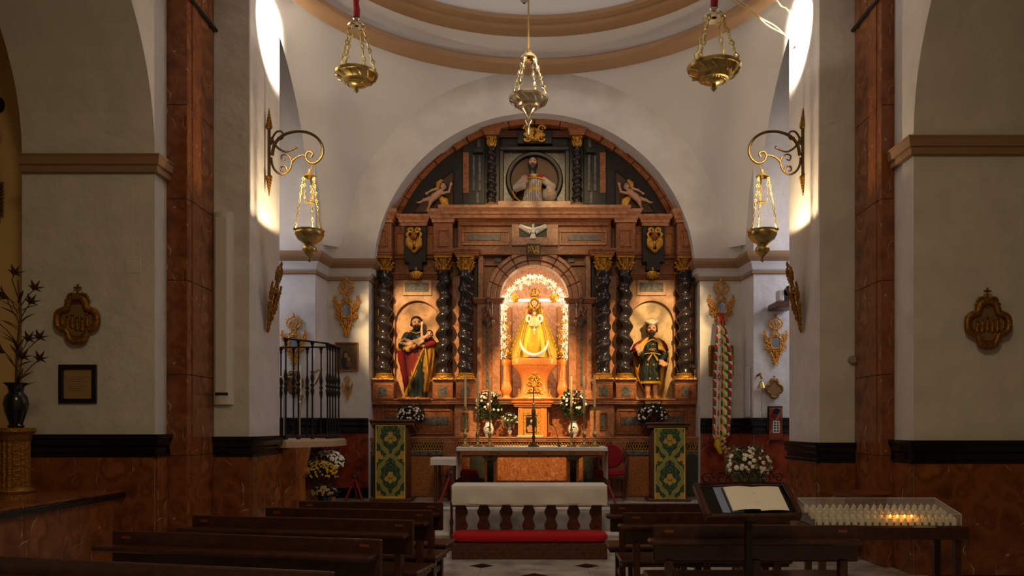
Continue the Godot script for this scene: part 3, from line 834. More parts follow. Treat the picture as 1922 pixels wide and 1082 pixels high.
func build_altarpiece() -> void:
	var root := thing("altarpiece", "tall baroque altarpiece of red-brown marble with twisted black columns filling the arched niche", "altarpiece", Vector3(0, CHANCEL, RZ))
	# back slab with the arched opening of the image chamber
	var p := rp([705, 757, 705, 512])
	p.append_array(rarc(1003, 512, 298, PI, 0.0, 40))
	p.append_array(rp([1301, 757, 1067, 757, 1067, 563]))
	p.append_array(rarc(1003, 563, 64, 0.0, PI, 24))
	p.append_array(rp([939, 563, 939, 757]))
	part("back_slab", B.new().prism(p, RZ - 0.18, RZ), M.stone, root)
	part("podium", rb(696, 757, 1310, 829, -0.18, 0.14), M.stone, root)
	part("podium_base", rb(696, 829, 1310, 931, -0.18, 0.36), M.stone, root)
	# ---- lower zone
	part("lower_ledge", cornice(696, 1310, 820, 9, 0.40, 0.3), M.stone_pale, root)
	part("predella_ledge", cornice(704, 1302, 750, 10, 0.26, 0.6), M.stone_pale, root)
	part("predella_ledge", cornice(845, 1161, 749, 11, 0.34, 0.6), M.stone_pale, root)
	both(func(m):
		for s in [[696, 836], [862, 1003]]:
			var x0 := mx(s[0], m); var x1 := mx(s[1], m)
			part("gold_lattice_ground", rb(minf(x0, x1), 829, maxf(x0, x1), 846, 0.36, 0.378, 0.002), M.ebony, root)
			lattice(root, minf(x0, x1), maxf(x0, x1), 830, 845, 0.38)
			part("border", rb(minf(x0, x1), 846, maxf(x0, x1), 854, 0.36, 0.39), M.grey_marble, root)
		var a := mx(836, m); var b := mx(862, m)
		part("pedestal_block", rb(minf(a, b), 829, maxf(a, b), 929, 0.35, 0.42), M.stone, root)
		for s in [[766, 832], [886, 914]]:
			var x0 := mx(s[0], m); var x1 := mx(s[1], m)
			part("dark_panel" if s[0] > 800 else "brown_panel", rb(minf(x0, x1), 856, maxf(x0, x1), 928, 0.36, 0.385, 0.004), M.green_marble if s[0] > 800 else M.stone_brown, root)
		var c := mx(700, m); var d := mx(762, m)
		part("dark_panel", rb(minf(c, d), 856, maxf(c, d), 928, 0.36, 0.385, 0.004), M.green_marble, root)
		# predella panels
		var e := mx(720, m); var f := mx(852, m)
		coffer("predella_panel", minf(e, f), 768, maxf(e, f), 816, 0.14, 5, root, M.stone, M.stone)
		for s in [[727, 764], [800, 843]]:
			var x0 := mx(s[0], m); var x1 := mx(s[1], m)
			part("grey_inlay", rb(minf(x0, x1), 783, maxf(x0, x1), 799, 0.14, 0.165, 0.003), M.grey_marble, root)
		var g := mx(856, m); var h := mx(901, m)
		part("predella_pedestal", rb(minf(g, h), 761, maxf(g, h), 820, 0.13, 0.26), M.stone_pale, root)
		var g2 := mx(868, m); var h2 := mx(883, m)
		coffer("pedestal_panel", minf(g2, h2), 775, maxf(g2, h2), 808, 0.26, 2.5, root, M.stone, M.grey_marble)
		# pedestals of the columns
		for s in [[705, 745, 0.34], [816, 854, 0.34], [860, 896, 0.42]]:
			var x0 := minf(mx(s[0], m), mx(s[1], m)); var x1 := maxf(mx(s[0], m), mx(s[1], m))
			part("pedestal", rb(x0, 724, x1, 751, -0.02, s[2]), M.stone, root)
			part("pedestal_cap", cornice(x0 + 1, x1 - 1, 716, 8, s[2] - 0.02, 0.35), M.stone_pale, root)
			part("grey_inlay", rb((x0 + x1) / 2 - 8, 728, (x0 + x1) / 2 + 8, 746, s[2], s[2] + 0.006, 0.002), M.grey_marble, root)
		# bay with the arched recess of a statue
		var w := B.new()
		var q := PackedVector2Array()
		for t in [[740, 750], [740, 528], [832, 528], [832, 750], [826, 750], [826, 608]]: q.append(Vector2(rx(mx(t[0], m)), ry(t[1])))
		var ar := rarc(mx(784.5, m), 608, 41.5, 0.0, PI, 20) if not m else rarc(mx(784.5, m), 608, 41.5, PI, 0.0, 20)
		q.append_array(ar)
		for t in [[743, 608], [743, 750]]: q.append(Vector2(rx(mx(t[0], m)), ry(t[1])))
		part("bay_wall", w.prism(q, RZ - 0.01, RZ + 0.09, 0.006), M.stone_panel, root)
		part("recess_panel", rb(minf(mx(741, m), mx(828, m)), 564, maxf(mx(741, m), mx(828, m)), 751, -0.01, 0.03, 0.0), M.stone_beige if m else M.stone_panel, root)
		var x0 := minf(mx(757, m), mx(812, m)); var x1 := maxf(mx(757, m), mx(812, m))
		part("plaque", rb(x0, 528, x1, 557, 0.08, 0.115), M.stone_panel, root)
		part("grey_inlay", rb(x0 + 5, 533, x1 - 6, 550, 0.11, 0.122, 0.002), M.grey_marble, root)
		x0 = minf(mx(742, m), mx(822, m)); x1 = maxf(mx(742, m), mx(822, m))
		part("bay_architrave", cornice(x0, x1, 514, 13, 0.08, 0.5), M.stone, root)
		part("bay_frieze", rb(x0, 486, x1, 514, -0.01, 0.06), M.stone, root)
		# pilaster strips between the columns
		for s in [[850, 863], [740, 743], [826, 830]]:
			part("pilaster_strip", rb(minf(mx(s[0], m), mx(s[1], m)), 520, maxf(mx(s[0], m), mx(s[1], m)), 750, -0.01, 0.10), M.stone_pale, root)
		part("pilaster_strip", rb(minf(mx(706, m), mx(714, m)), 488, maxf(mx(706, m), mx(714, m)), 750, -0.01, 0.12), M.stone, root)
		# pilaster beside the opening, grey strip, impost
		x0 = minf(mx(896, m), mx(939, m)); x1 = maxf(mx(896, m), mx(939, m))
		part("pilaster", rb(x0, 572, x1, 751, -0.18, 0.13), M.stone_pale, root)
		part("pilaster_foot", rb(x0 - 2, 735, x1 + 2, 751, -0.18, 0.17), M.stone_pale, root)
		part("impost", cornice(x0 - 3, x1 + 3, 562, 10, 0.14, 0.5), M.stone_pale, root)
		part("grey_strip", rb(mx(915.5, m) - 2.2, 612, mx(915.5, m) + 2.2, 728, 0.13, 0.145, 0.003), M.grey_marble, root)
		part("pilaster_panel", rb(mx(915.5, m) - 10, 580, mx(915.5, m) + 10, 732, 0.125, 0.138, 0.004), M.stone, root)
		# twisted columns
		var hand := -1.0 if m else 1.0
		column(root, mx(726, m), 490, 515, 703, 712, 716, 0.22, 0.124, 0.029, 6.6, hand)
		column(root, mx(836, m), 489, 514, 703, 712, 716, 0.22, 0.124, 0.029, 6.6, -hand)
		column(root, mx(877, m), 490, 516, 703, 712, 716, 0.30, 0.12, 0.028, 6.6, hand)
		# entablature blocks over the columns
		for s in [[707, 741, 0.34], [818, 853, 0.34]]:
			x0 = minf(mx(s[0], m), mx(s[1], m)); x1 = maxf(mx(s[0], m), mx(s[1], m))
			part("frieze_block", rb(x0, 428, x1, 480, -0.02, s[2]), M.stone, root)
			coffer("frieze_panel", x0 + 7, 440, x1 - 7, 472, s[2], 3, root, M.stone, M.stone)
			part("architrave", cornice(x0 + 2, x1 - 2, 478, 11, s[2] - 0.02, 0.4), M.stone, root)
			part("cornice", cornice(x0 - 1, x1 + 1, 404, 23, s[2], 0.9), M.stone_pale, root)
		x0 = minf(mx(757, m), mx(803, m)); x1 = maxf(mx(757, m), mx(803, m))
		part("cornice", cornice(x0, x1, 410, 20, 0.22, 0.8), M.stone_pale, root)
		part("frieze_field", rb(minf(mx(741, m), mx(818, m)), 428, maxf(mx(741, m), mx(818, m)), 488, -0.02, 0.12), M.stone, root)
		coffer("frieze_panel", minf(mx(744, m), mx(762, m)), 440, maxf(mx(744, m), mx(762, m)), 482, 0.12, 3, root, M.stone, M.stone_brown)
		coffer("frieze_panel", minf(mx(801, m), mx(817, m)), 440, maxf(mx(801, m), mx(817, m)), 482, 0.12, 3, root, M.stone, M.stone_brown)
		# black bracket with gilded mask and pendant
		var q2 := PackedVector2Array()
		for t in [[762, 431], [803, 431], [803, 497], [796, 497], [796, 512], [770, 512], [770, 497], [762, 497]]: q2.append(Vector2(rx(mx(t[0], m)), ry(t[1])))
		part("black_bracket", B.new().prism(q2, RZ + 0.05, RZ + 0.2, 0.008), M.ebony, root)
		gilt_mask(root, mx(781.5, m))
		gilt_pendant(root, mx(784, m))
		# spandrels of the lunette
		var q3 := PackedVector2Array()
		for t in [[851, 321], [851, 400], [777, 400], [800, 366], [825, 341]]: q3.append(Vector2(rx(mx(t[0], m)), ry(t[1])))
		part("spandrel_field", B.new().prism(q3, RZ - 0.01, RZ + 0.015), M.umber, root)
		var edge := [Vector3(rx(mx(851, m)), ry(321), RZ + 0.02), Vector3(rx(mx(851, m)), ry(400), RZ + 0.02), Vector3(rx(mx(777, m)), ry(400), RZ + 0.02), Vector3(rx(mx(800, m)), ry(366), RZ + 0.02), Vector3(rx(mx(825, m)), ry(341), RZ + 0.02), Vector3(rx(mx(851, m)), ry(321), RZ + 0.02)]
		part("spandrel_bead", B.new().tube(edge, 0.014, 6), M.ebony, root)
		# piers of the attic with grey strips
		x0 = minf(mx(869, m), mx(911, m)); x1 = maxf(mx(869, m), mx(911, m))
		part("attic_pier", rb(x0, 262, x1, 400, -0.01, 0.10), M.ebony, root)
		part("attic_pier_panel", rb(minf(mx(870, m), mx(881, m)), 290, maxf(mx(870, m), mx(881, m)), 366, 0.09, 0.112, 0.003), M.stone, root)
		for s in [[888, 892, 296, 362], [899, 903.5, 294, 362], [895, 900, 364, 386], [897, 903, 266, 282]]:
			part("grey_strip", rb(minf(mx(s[0], m), mx(s[1], m)), s[2], maxf(mx(s[0], m), mx(s[1], m)), s[3], 0.09, 0.118, 0.003), M.grey_marble, root)
		part("attic_bracket", rb(minf(mx(889, m), mx(908, m)), 284, maxf(mx(889, m), mx(908, m)), 293, 0.09, 0.18), M.ebony, root)
		part("attic_base", rb(minf(mx(886, m), mx(909, m)), 388, maxf(mx(886, m), mx(909, m)), 400, 0.09, 0.2), M.ebony, root)
		column(root, mx(924, m), 264, 283, 386, 390, 392, 0.17, 0.07, 0.022, 6.0, hand)
		part("column_block", rb(mx(924, m) - 10, 391, mx(924, m) + 10, 400, 0.02, 0.28), M.grey_marble, root)
		part("attic_entablature", cornice(mx(924, m) - 12, mx(924, m) + 12, 252, 11, 0.26, 0.5), M.stone, root)
	)
	# ---- lunette ground, ring of voussoirs
	var lun := rarc(1003, 512, 274, deg_to_rad(157.0), deg_to_rad(23.0), 40)
	part("lunette_ground", B.new().prism(lun, RZ - 0.01, RZ + 0.004), M.ebony, root)
	var cuts := [21.5, 30.0, 39.0, 48.0, 57.0, 63.0, 70.0, 80.0, 90.0, 100.0, 110.0, 117.0, 123.0, 132.0, 141.0, 150.0, 158.5]
	for i in cuts.size() - 1:
		var mid: float = absf((cuts[i] + cuts[i + 1]) / 2.0 - 90.0)
		var z := 0.34 if mid < 21.0 else 0.26 if mid < 30.0 else 0.2 if mid < 36.0 else 0.12
		var a0 := deg_to_rad(cuts[i] + 0.12); var a1 := deg_to_rad(cuts[i + 1] - 0.12)
		var outer := 293.0 if mid < 40 else 294.0
		var ring := rarc(1003, 512, outer, a0, a1, 6)
		ring.append_array(rarc(1003, 512, 280.0, a1, a0, 6))
		part("arch_block", B.new().prism(ring, RZ - 0.01, RZ + z, 0.012), M.stone, root)
		ring = rarc(1003, 512, 280.0, a0, a1, 6)
		ring.append_array(rarc(1003, 512, 268.0 if mid < 36.0 else 271.0, a1, a0, 6))
		part("arch_moulding", B.new().prism(ring, RZ - 0.01, RZ + z - 0.05, 0.01), M.stone, root)
	# ---- attic centre: square frame, round recess
	part("attic_frieze", cornice(938, 1068, 252, 10, 0.12, 0.5), M.wood, root)
	part("attic_panel", rb(940, 262, 1066, 282, -0.01, 0.06), M.ebony, root)
	var fr := B.new()
	for s in [[938, 280, 1068, 288], [938, 386, 1068, 394], [938, 288, 946, 386], [1060, 288, 1068, 386]]:
		fr.box(rv(s[0], s[1], 0), rv(s[2], s[3], 0.16), 0.012)
	part("square_frame", fr, M.ebony, root)
	part("corner_field", rb(946, 287, 1060, 388, 0, 0.04, 0), M.grey_marble, root)
	var rows := []
	for pr in [[54.0, 0.04], [53.0, 0.10], [50.0, 0.13], [48.5, 0.10], [47.0, 0.13], [44.5, 0.11], [43.5, 0.05]]:
		var row := PackedVector3Array()
		for j in 49: row.append(rv(1003 + cos(TAU * j / 48) * pr[0], 340 + sin(TAU * j / 48) * pr[0] * 0.98, pr[1]))
		rows.append(row)
	part("round_frame", B.new().surf(rows, false, Vector3(0, 0, 1)), M.ebony, root)
	var disc := PackedVector3Array()
	for j in 40: disc.append(rv(1003 + cos(TAU * j / 40) * 45, 340 + sin(TAU * j / 40) * 44, 0.052))
	part("round_field", B.new().fan(disc, Vector3(0, 0, 1)), M.umber, root)
	part("attic_sill", rb(935, 386, 1070, 399, 0.0, 0.30), M.stone_pale, root)
	# cartouche
	part("cartouche_back", rb(972, 252, 1036, 277, 0.1, 0.2), M.ebony, root)
	var cart := B.new()
	var pts := PackedVector2Array()
	for j in 40:
		var t := TAU * j / 40
		var r := 1.0 + 0.10 * cos(4 * t) + 0.06 * cos(6 * t + 1.0)
		pts.append(Vector2(rx(1003 + cos(t) * 18 * r), ry(261 - sin(t) * 12 * r)))
	cart.prism(pts, RZ + 0.19, RZ + 0.26, 0.02)
	for s in [-1.0, 1.0]:
		cart.tube(spiral(rv(1003 + s * 13, 252, 0.25), 0.075, s, 1.3), [0.026, 0.024, 0.022, 0.02, 0.018, 0.016, 0.014, 0.012, 0.01, 0.008], 6)
		cart.tube(spiral(rv(1003 + s * 12, 270, 0.25), -0.06, s, 1.2), [0.024, 0.022, 0.02, 0.018, 0.016, 0.014, 0.012, 0.01, 0.009, 0.008], 6)
	var co := part("cartouche", cart, M.gold, root)
	var ptsS := []
	for j in 13:
		var f := j / 12.0
		ptsS.append(rv(1003.5 + sin(f * TAU) * 2.6, 256 + f * 10.0, 0.265))
	var mono := B.new().tube(ptsS, 0.008, 5)
	mono.tube([rv(1003.5, 251, 0.265), rv(1003.5, 268, 0.265)], 0.006, 5)
	part("monogram", mono, M.ebony, co)
	# ---- main cornice and frieze of the centre
	part("main_cornice", cornice(840, 1166, 399, 21, 0.38, 1.1), M.stone_pale, root)
	part("main_frieze", rb(861, 420, 1145, 483, -0.02, 0.20), M.stone, root)
	part("main_architrave", cornice(866, 1140, 420, 10, 0.25, 0.4), M.stone, root)
	both(func(m):
		coffer("frieze_panel", minf(mx(869, m), mx(957, m)), 438, maxf(mx(869, m), mx(957, m)), 466, 0.20, 4, root, M.stone_pale, M.stone)
		part("grey_inlay", rb(minf(mx(880, m), mx(941, m)), 447, maxf(mx(880, m), mx(941, m)), 457, 0.20, 0.222, 0.003), M.grey_marble, root)
		part("column_entablature", cornice(minf(mx(858, m), mx(900, m)), maxf(mx(858, m), mx(900, m)), 476, 13, 0.40, 0.35), M.stone, root)
		coffer("spandrel_panel", minf(mx(908, m), mx(940, m)), 468, maxf(mx(908, m), mx(940, m)), 500, 0.02, 3, root, M.stone_pale, M.stone)
		part("grey_inlay", rb(minf(mx(928, m), mx(941, m)), 474, maxf(mx(928, m), mx(941, m)), 494, 0.03, 0.06, 0.003), M.grey_marble, root)
		part("arch_strip", rb(minf(mx(898, m), mx(908, m)), 474, maxf(mx(898, m), mx(908, m)), 562, -0.01, 0.14), M.stone_pale, root)
		part("dark_strip", rb(minf(mx(889, m), mx(897, m)), 489, maxf(mx(889, m), mx(897, m)), 562, -0.01, 0.06), M.ebony, root)
	)
	part("dove_panel", rb(961, 428, 1047, 467, 0.15, 0.27), M.stone_pale, root)
	part("dove_field", rb(975, 429, 1026, 452, 0.26, 0.275, 0.002), M.ebony, root)
	dove(root)
	part("monogram_plaque", rb(988, 466, 1014, 487, 0.2, 0.34), M.ebony, root)
	var am := B.new()
	for s in [[992, 483, 997, 470], [997, 470, 1003, 483], [999, 470, 1003, 483], [1003, 470, 1009, 483], [1003, 483, 1009, 470], [992, 470, 992, 483], [1010, 470, 1010, 483], [994, 478, 1008, 478], [992, 470, 999, 483]]:
		am.tube([rv(s[0], s[1], 0.345), rv(s[2], s[3], 0.345)], 0.007, 5)
	part("monogram", am, M.gold, root)
	# archivolt in wedge pieces
	var va := []
	for i in 10: va.append(lerpf(0.0, 180.0, i / 9.0))
	for i in 9:
		var a0 := deg_to_rad(va[i] + 0.3); var a1 := deg_to_rad(va[i + 1] - 0.3)
		for ringspec in [[64.0, 72.0, 0.10], [72.0, 83.0, 0.15], [83.0, 90.0, 0.19]]:
			var w := rarc(1003, 563, ringspec[0], a0, a1, 5)
			w.append_array(rarc(1003, 563, ringspec[1], a1, a0, 5))
			part("archivolt_block", B.new().prism(w, RZ - 0.18 if ringspec[0] < 70 else RZ - 0.01, RZ + ringspec[2], 0.01), M.stone_pale, root)
	tabernacle()
	image_chamber()

func spiral(o: Vector3, r: float, s: float, turns: float) -> Array:
	var a := []
	for j in 10:
		var f := j / 9.0
		var t := f * turns * TAU
		a.append(o + Vector3(s * cos(t) * absf(r) * (1.0 - 0.8 * f), sin(t) * r * (1.0 - 0.8 * f), 0.0))
	return a
func lattice(root: Node3D, x0: float, x1: float, y0: float, y1: float, z: float) -> void:
	var b := B.new()
	var k := int((x1 - x0) / 5.0)
	for i in k:
		var c := rv(x0 + (i + 0.5) * (x1 - x0) / k, (y0 + y1) / 2, z)
		var w := (x1 - x0) / k / RS * 0.5; var h := (y1 - y0) / RS * 0.5
		for s in [-1.0, 1.0]:
			b.tube([c + Vector3(-w, -h * s, 0), c + Vector3(-w * 0.2, -h * 0.2 * s, 0.006), c + Vector3(w * 0.2, h * 0.2 * s, 0.006), c + Vector3(w, h * s, 0)], 0.0055, 4)
		b.ell(c + Vector3(0, 0, 0.004), Vector3(w * 0.42, h * 0.3, 0.008), 6)
		b.ell(c + Vector3(w, h * 0.55, 0.004), Vector3(w * 0.3, h * 0.2, 0.006), 6)
		b.ell(c + Vector3(w, -h * 0.55, 0.004), Vector3(w * 0.3, h * 0.2, 0.006), 6)
	b.box(rv(x0, y0 - 1, z - 0.004), rv(x1, y0 + 0.4, z + 0.008)); b.box(rv(x0, y1 - 0.4, z - 0.004), rv(x1, y1 + 1, z + 0.008))
	var o := part("gold_lattice", b, M.gold, root)
	o.set_meta("kind", "stuff")
func gilt_mask(root: Node3D, px: float) -> void:
	var b := B.new()
	var o := rv(px, 455, 0.22)
	var u := 1.0 / RS
	b.ell(o + Vector3(0, 5 * u, 0), Vector3(7 * u, 8 * u, 0.06), 14)
	for s in [-1.0, 1.0]:
		b.tube(spiral(o + Vector3(s * 6 * u, 15 * u, 0.03), 5.5 * u, s, 1.2), [0.026, 0.026, 0.025, 0.024, 0.022, 0.02, 0.018, 0.016, 0.013, 0.01], 7)
		b.tube([o + Vector3(s * 9 * u, 14 * u, 0.03), o + Vector3(s * 13 * u, 8 * u, 0.05), o + Vector3(s * 10 * u, 0, 0.05), o + Vector3(s * 13 * u, -8 * u, 0.03)], [0.02, 0.03, 0.024, 0.01], 7)
		for k in 6:
			var f := k / 5.0
			b.tube([o + Vector3(s * (7 - 5 * f) * u, (4 - 9 * f) * u, 0.04), o + Vector3(s * (13 - 9 * f) * u, (-1 - 9 * f) * u, 0.07), o + Vector3(s * (14 - 10 * f) * u, (-11 - 11 * f) * u, 0.06), o + Vector3(s * (12 - 10 * f) * u, (-17 - 9 * f) * u, 0.02)], [0.01, 0.018, 0.014, 0.004], 6)
	b.ell(o + Vector3(0, -9 * u, 0.02), Vector3(4 * u, 8 * u, 0.05), 8)
	b.ell(o + Vector3(0, -22 * u, 0.02), Vector3(5 * u, 4 * u, 0.03), 8)
	var g := part("gilded_mask", b, M.gold, root)
	var f := B.new()
	f.ell(o + Vector3(0, 6 * u, 0.06), Vector3(5.4 * u, 7 * u, 0.05), 14)
	f.ell(o + Vector3(0, 5 * u, 0.105), Vector3(1.1 * u, 2.4 * u, 0.02), 8)
	part("face", f, M.wood_orange, g)
	var e := B.new()
	for s in [-1.0, 1.0]: e.ell(o + Vector3(s * 2 * u, 7.4 * u, 0.104), Vector3(1.2 * u, 0.6 * u, 0.01), 6)
	e.ell(o + Vector3(0, 1.6 * u, 0.098), Vector3(1.8 * u, 0.6 * u, 0.012), 6)
	part("features", e, M.ebony, g)
func gilt_pendant(root: Node3D, px: float) -> void:
	var b := B.new()
	var u := 1.0 / RS
	var o := rv(px, 518, 0.16)
	b.ell(o, Vector3(11 * u, 8 * u, 0.05), 14)
	b.ell(o + Vector3(0, 9 * u, 0), Vector3(4 * u, 6 * u, 0.05), 10)
	for k in 7:
		var a := PI + PI * k / 6.0
		b.tube([o + Vector3(cos(a) * 4 * u, sin(a) * 3 * u, 0.05), o + Vector3(cos(a) * 10 * u, sin(a) * 8 * u, 0.055), o + Vector3(cos(a) * 13 * u, sin(a) * 10 * u, 0.02)], [0.012, 0.026, 0.012], 6)
	part("gilded_pendant", b, M.gold, root)
func dove(root: Node3D) -> void:
	var b := B.new()
	var u := 1.0 / RS
	var o := rv(1000.5, 441, 0.31)
	b.ell(o, Vector3(4.2 * u, 8 * u, 0.05), 12)
	b.ell(o + Vector3(0, 9 * u, 0.01), Vector3(2.8 * u, 3 * u, 0.035), 10)
	b.tube([o + Vector3(0.5 * u, 10 * u, 0.03), o + Vector3(2 * u, 12 * u, 0.035)], [0.008, 0.002], 5)
	for k in 5: b.tube([o + Vector3((k - 2) * 0.8 * u, -5 * u, 0), o + Vector3((k - 2) * 2.4 * u, -15 * u, 0)], [0.014, 0.02], 6)
	for s in [-1.0, 1.0]:
		b.tube([o + Vector3(s * 3 * u, 2 * u, 0), o + Vector3(s * 13 * u, 5 * u, 0), o + Vector3(s * 23 * u, 11 * u, 0)], [0.035, 0.03, 0.012], 8)
		for k in 9:
			var f := k / 8.0
			var st := o + Vector3(s * lerpf(4, 22, f) * u, lerpf(2, 10, f) * u, 0)
			b.tube([st, st + Vector3(s * lerpf(3, 5, f) * u, lerpf(-9, -5, f) * u, 0.006)], [0.022, 0.007], 6)
	part("dove", b, M.white_silver, root)

func tabernacle() -> void:
	var t := thing("tabernacle", "small orange marble tabernacle with gold-framed door behind the altar crucifix", "tabernacle", rv(999, 822, 0.25))
	part("body", rb(973, 764, 1026, 820, 0.141, 0.36), M.stone_orange, t)
	part("top_moulding", cornice(967, 1032, 755, 10, 0.38, 0.5), M.stone_orange, t)
	for s in [[973, 981], [1014, 1022]]: part("pilaster", rb(s[0], 768, s[1], 820, 0.36, 0.385), M.stone_orange, t)
	var d := part("door", rb(983, 775, 1012, 819, 0.355, 0.372), M.stone_brown, t)
	var f := B.new()
	for s in [[983, 775, 1012, 780], [983, 814, 1012, 819], [983, 780, 988, 814], [1007, 780, 1012, 814]]: f.box(rv(s[0], s[1], 0.37), rv(s[2], s[3], 0.392), 0.005)
	part("gold_frame", f, M.gold, d)
	part("picture_ground", rb(988, 784, 1007, 812, 0.372, 0.376, 0.001), M.ebony, d)
	var pic := B.new()
	pic.ell(rv(998, 792, 0.378), Vector3(0.028, 0.034, 0.012), 10)
	part("painted_face", pic, M.stone_panel, d)
	var rbx := B.new()
	rbx.prism(rp([991, 811, 989, 803, 994, 798, 1002, 798, 1006, 804, 1006, 811]), RZ + 0.375, RZ + 0.384)
	part("painted_robe", rbx, M.stone_pale, d)
	solo("altar_book_rest", rb(971, 817.8, 1019, 819.9, 0.37, 0.425, 0.004), M.linen, "white folded cloth on the ledge below the tabernacle door", "cloth")

func image_chamber() -> void:
	# the lit room behind the central opening
	struct("wall_chamber_left", B.new().box(Vector3(-1.3, 1.6, RZ - 0.2), Vector3(-1.2, 5.3, -16.0)), M.stone)
	struct("wall_chamber_right", B.new().box(Vector3(1.2, 1.6, RZ - 0.2), Vector3(1.3, 5.3, -16.0)), M.stone)
	struct("wall_chamber_back", B.new().box(Vector3(-1.2, 1.6, -15.9), Vector3(1.2, 5.3, -16.0)), M.stone_pale)
	struct("floor_chamber", B.new().box(Vector3(-1.3, 1.8, RZ - 0.15), Vector3(1.3, 2.12, -16.0)), M.stone_pale)
	struct("ceiling_chamber", B.new().box(Vector3(-1.3, 5.0, RZ - 0.2), Vector3(1.3, 5.3, -16.0)), M.wood_orange)
	for i in 5:
		struct("trim_6", B.new().mould([[-1.2, -15.9], [1.2, -15.9]], [[0, 4.1 + i * 0.17], [0.05 + 0.05 * i, 4.12 + i * 0.17], [0.08 + 0.05 * i, 4.22 + i * 0.17], [0, 4.26 + i * 0.17]], -1.0), M.wood_orange if i % 2 == 0 else M.gold)
	for s in [-1.0, 1.0]:
		struct("trim_7", B.new().box(Vector3(s * 0.45, 2.05, -15.9), Vector3(s * 0.8, 4.0, -15.82), 0.02), M.stone_brown)
	var led := solo("light_strip", B.new().box(Vector3(-1.2, 4.10, -15.7), Vector3(1.2, 4.14, -15.66), 0.01), M.led, "bright white light strip crossing the chamber behind the golden image", "light strip")

# ---------------------------------------------------------------- carved figures
func L(r: float, g: float, b: float) -> Color: return Color(r / 255.0, g / 255.0, b / 255.0).srgb_to_linear()
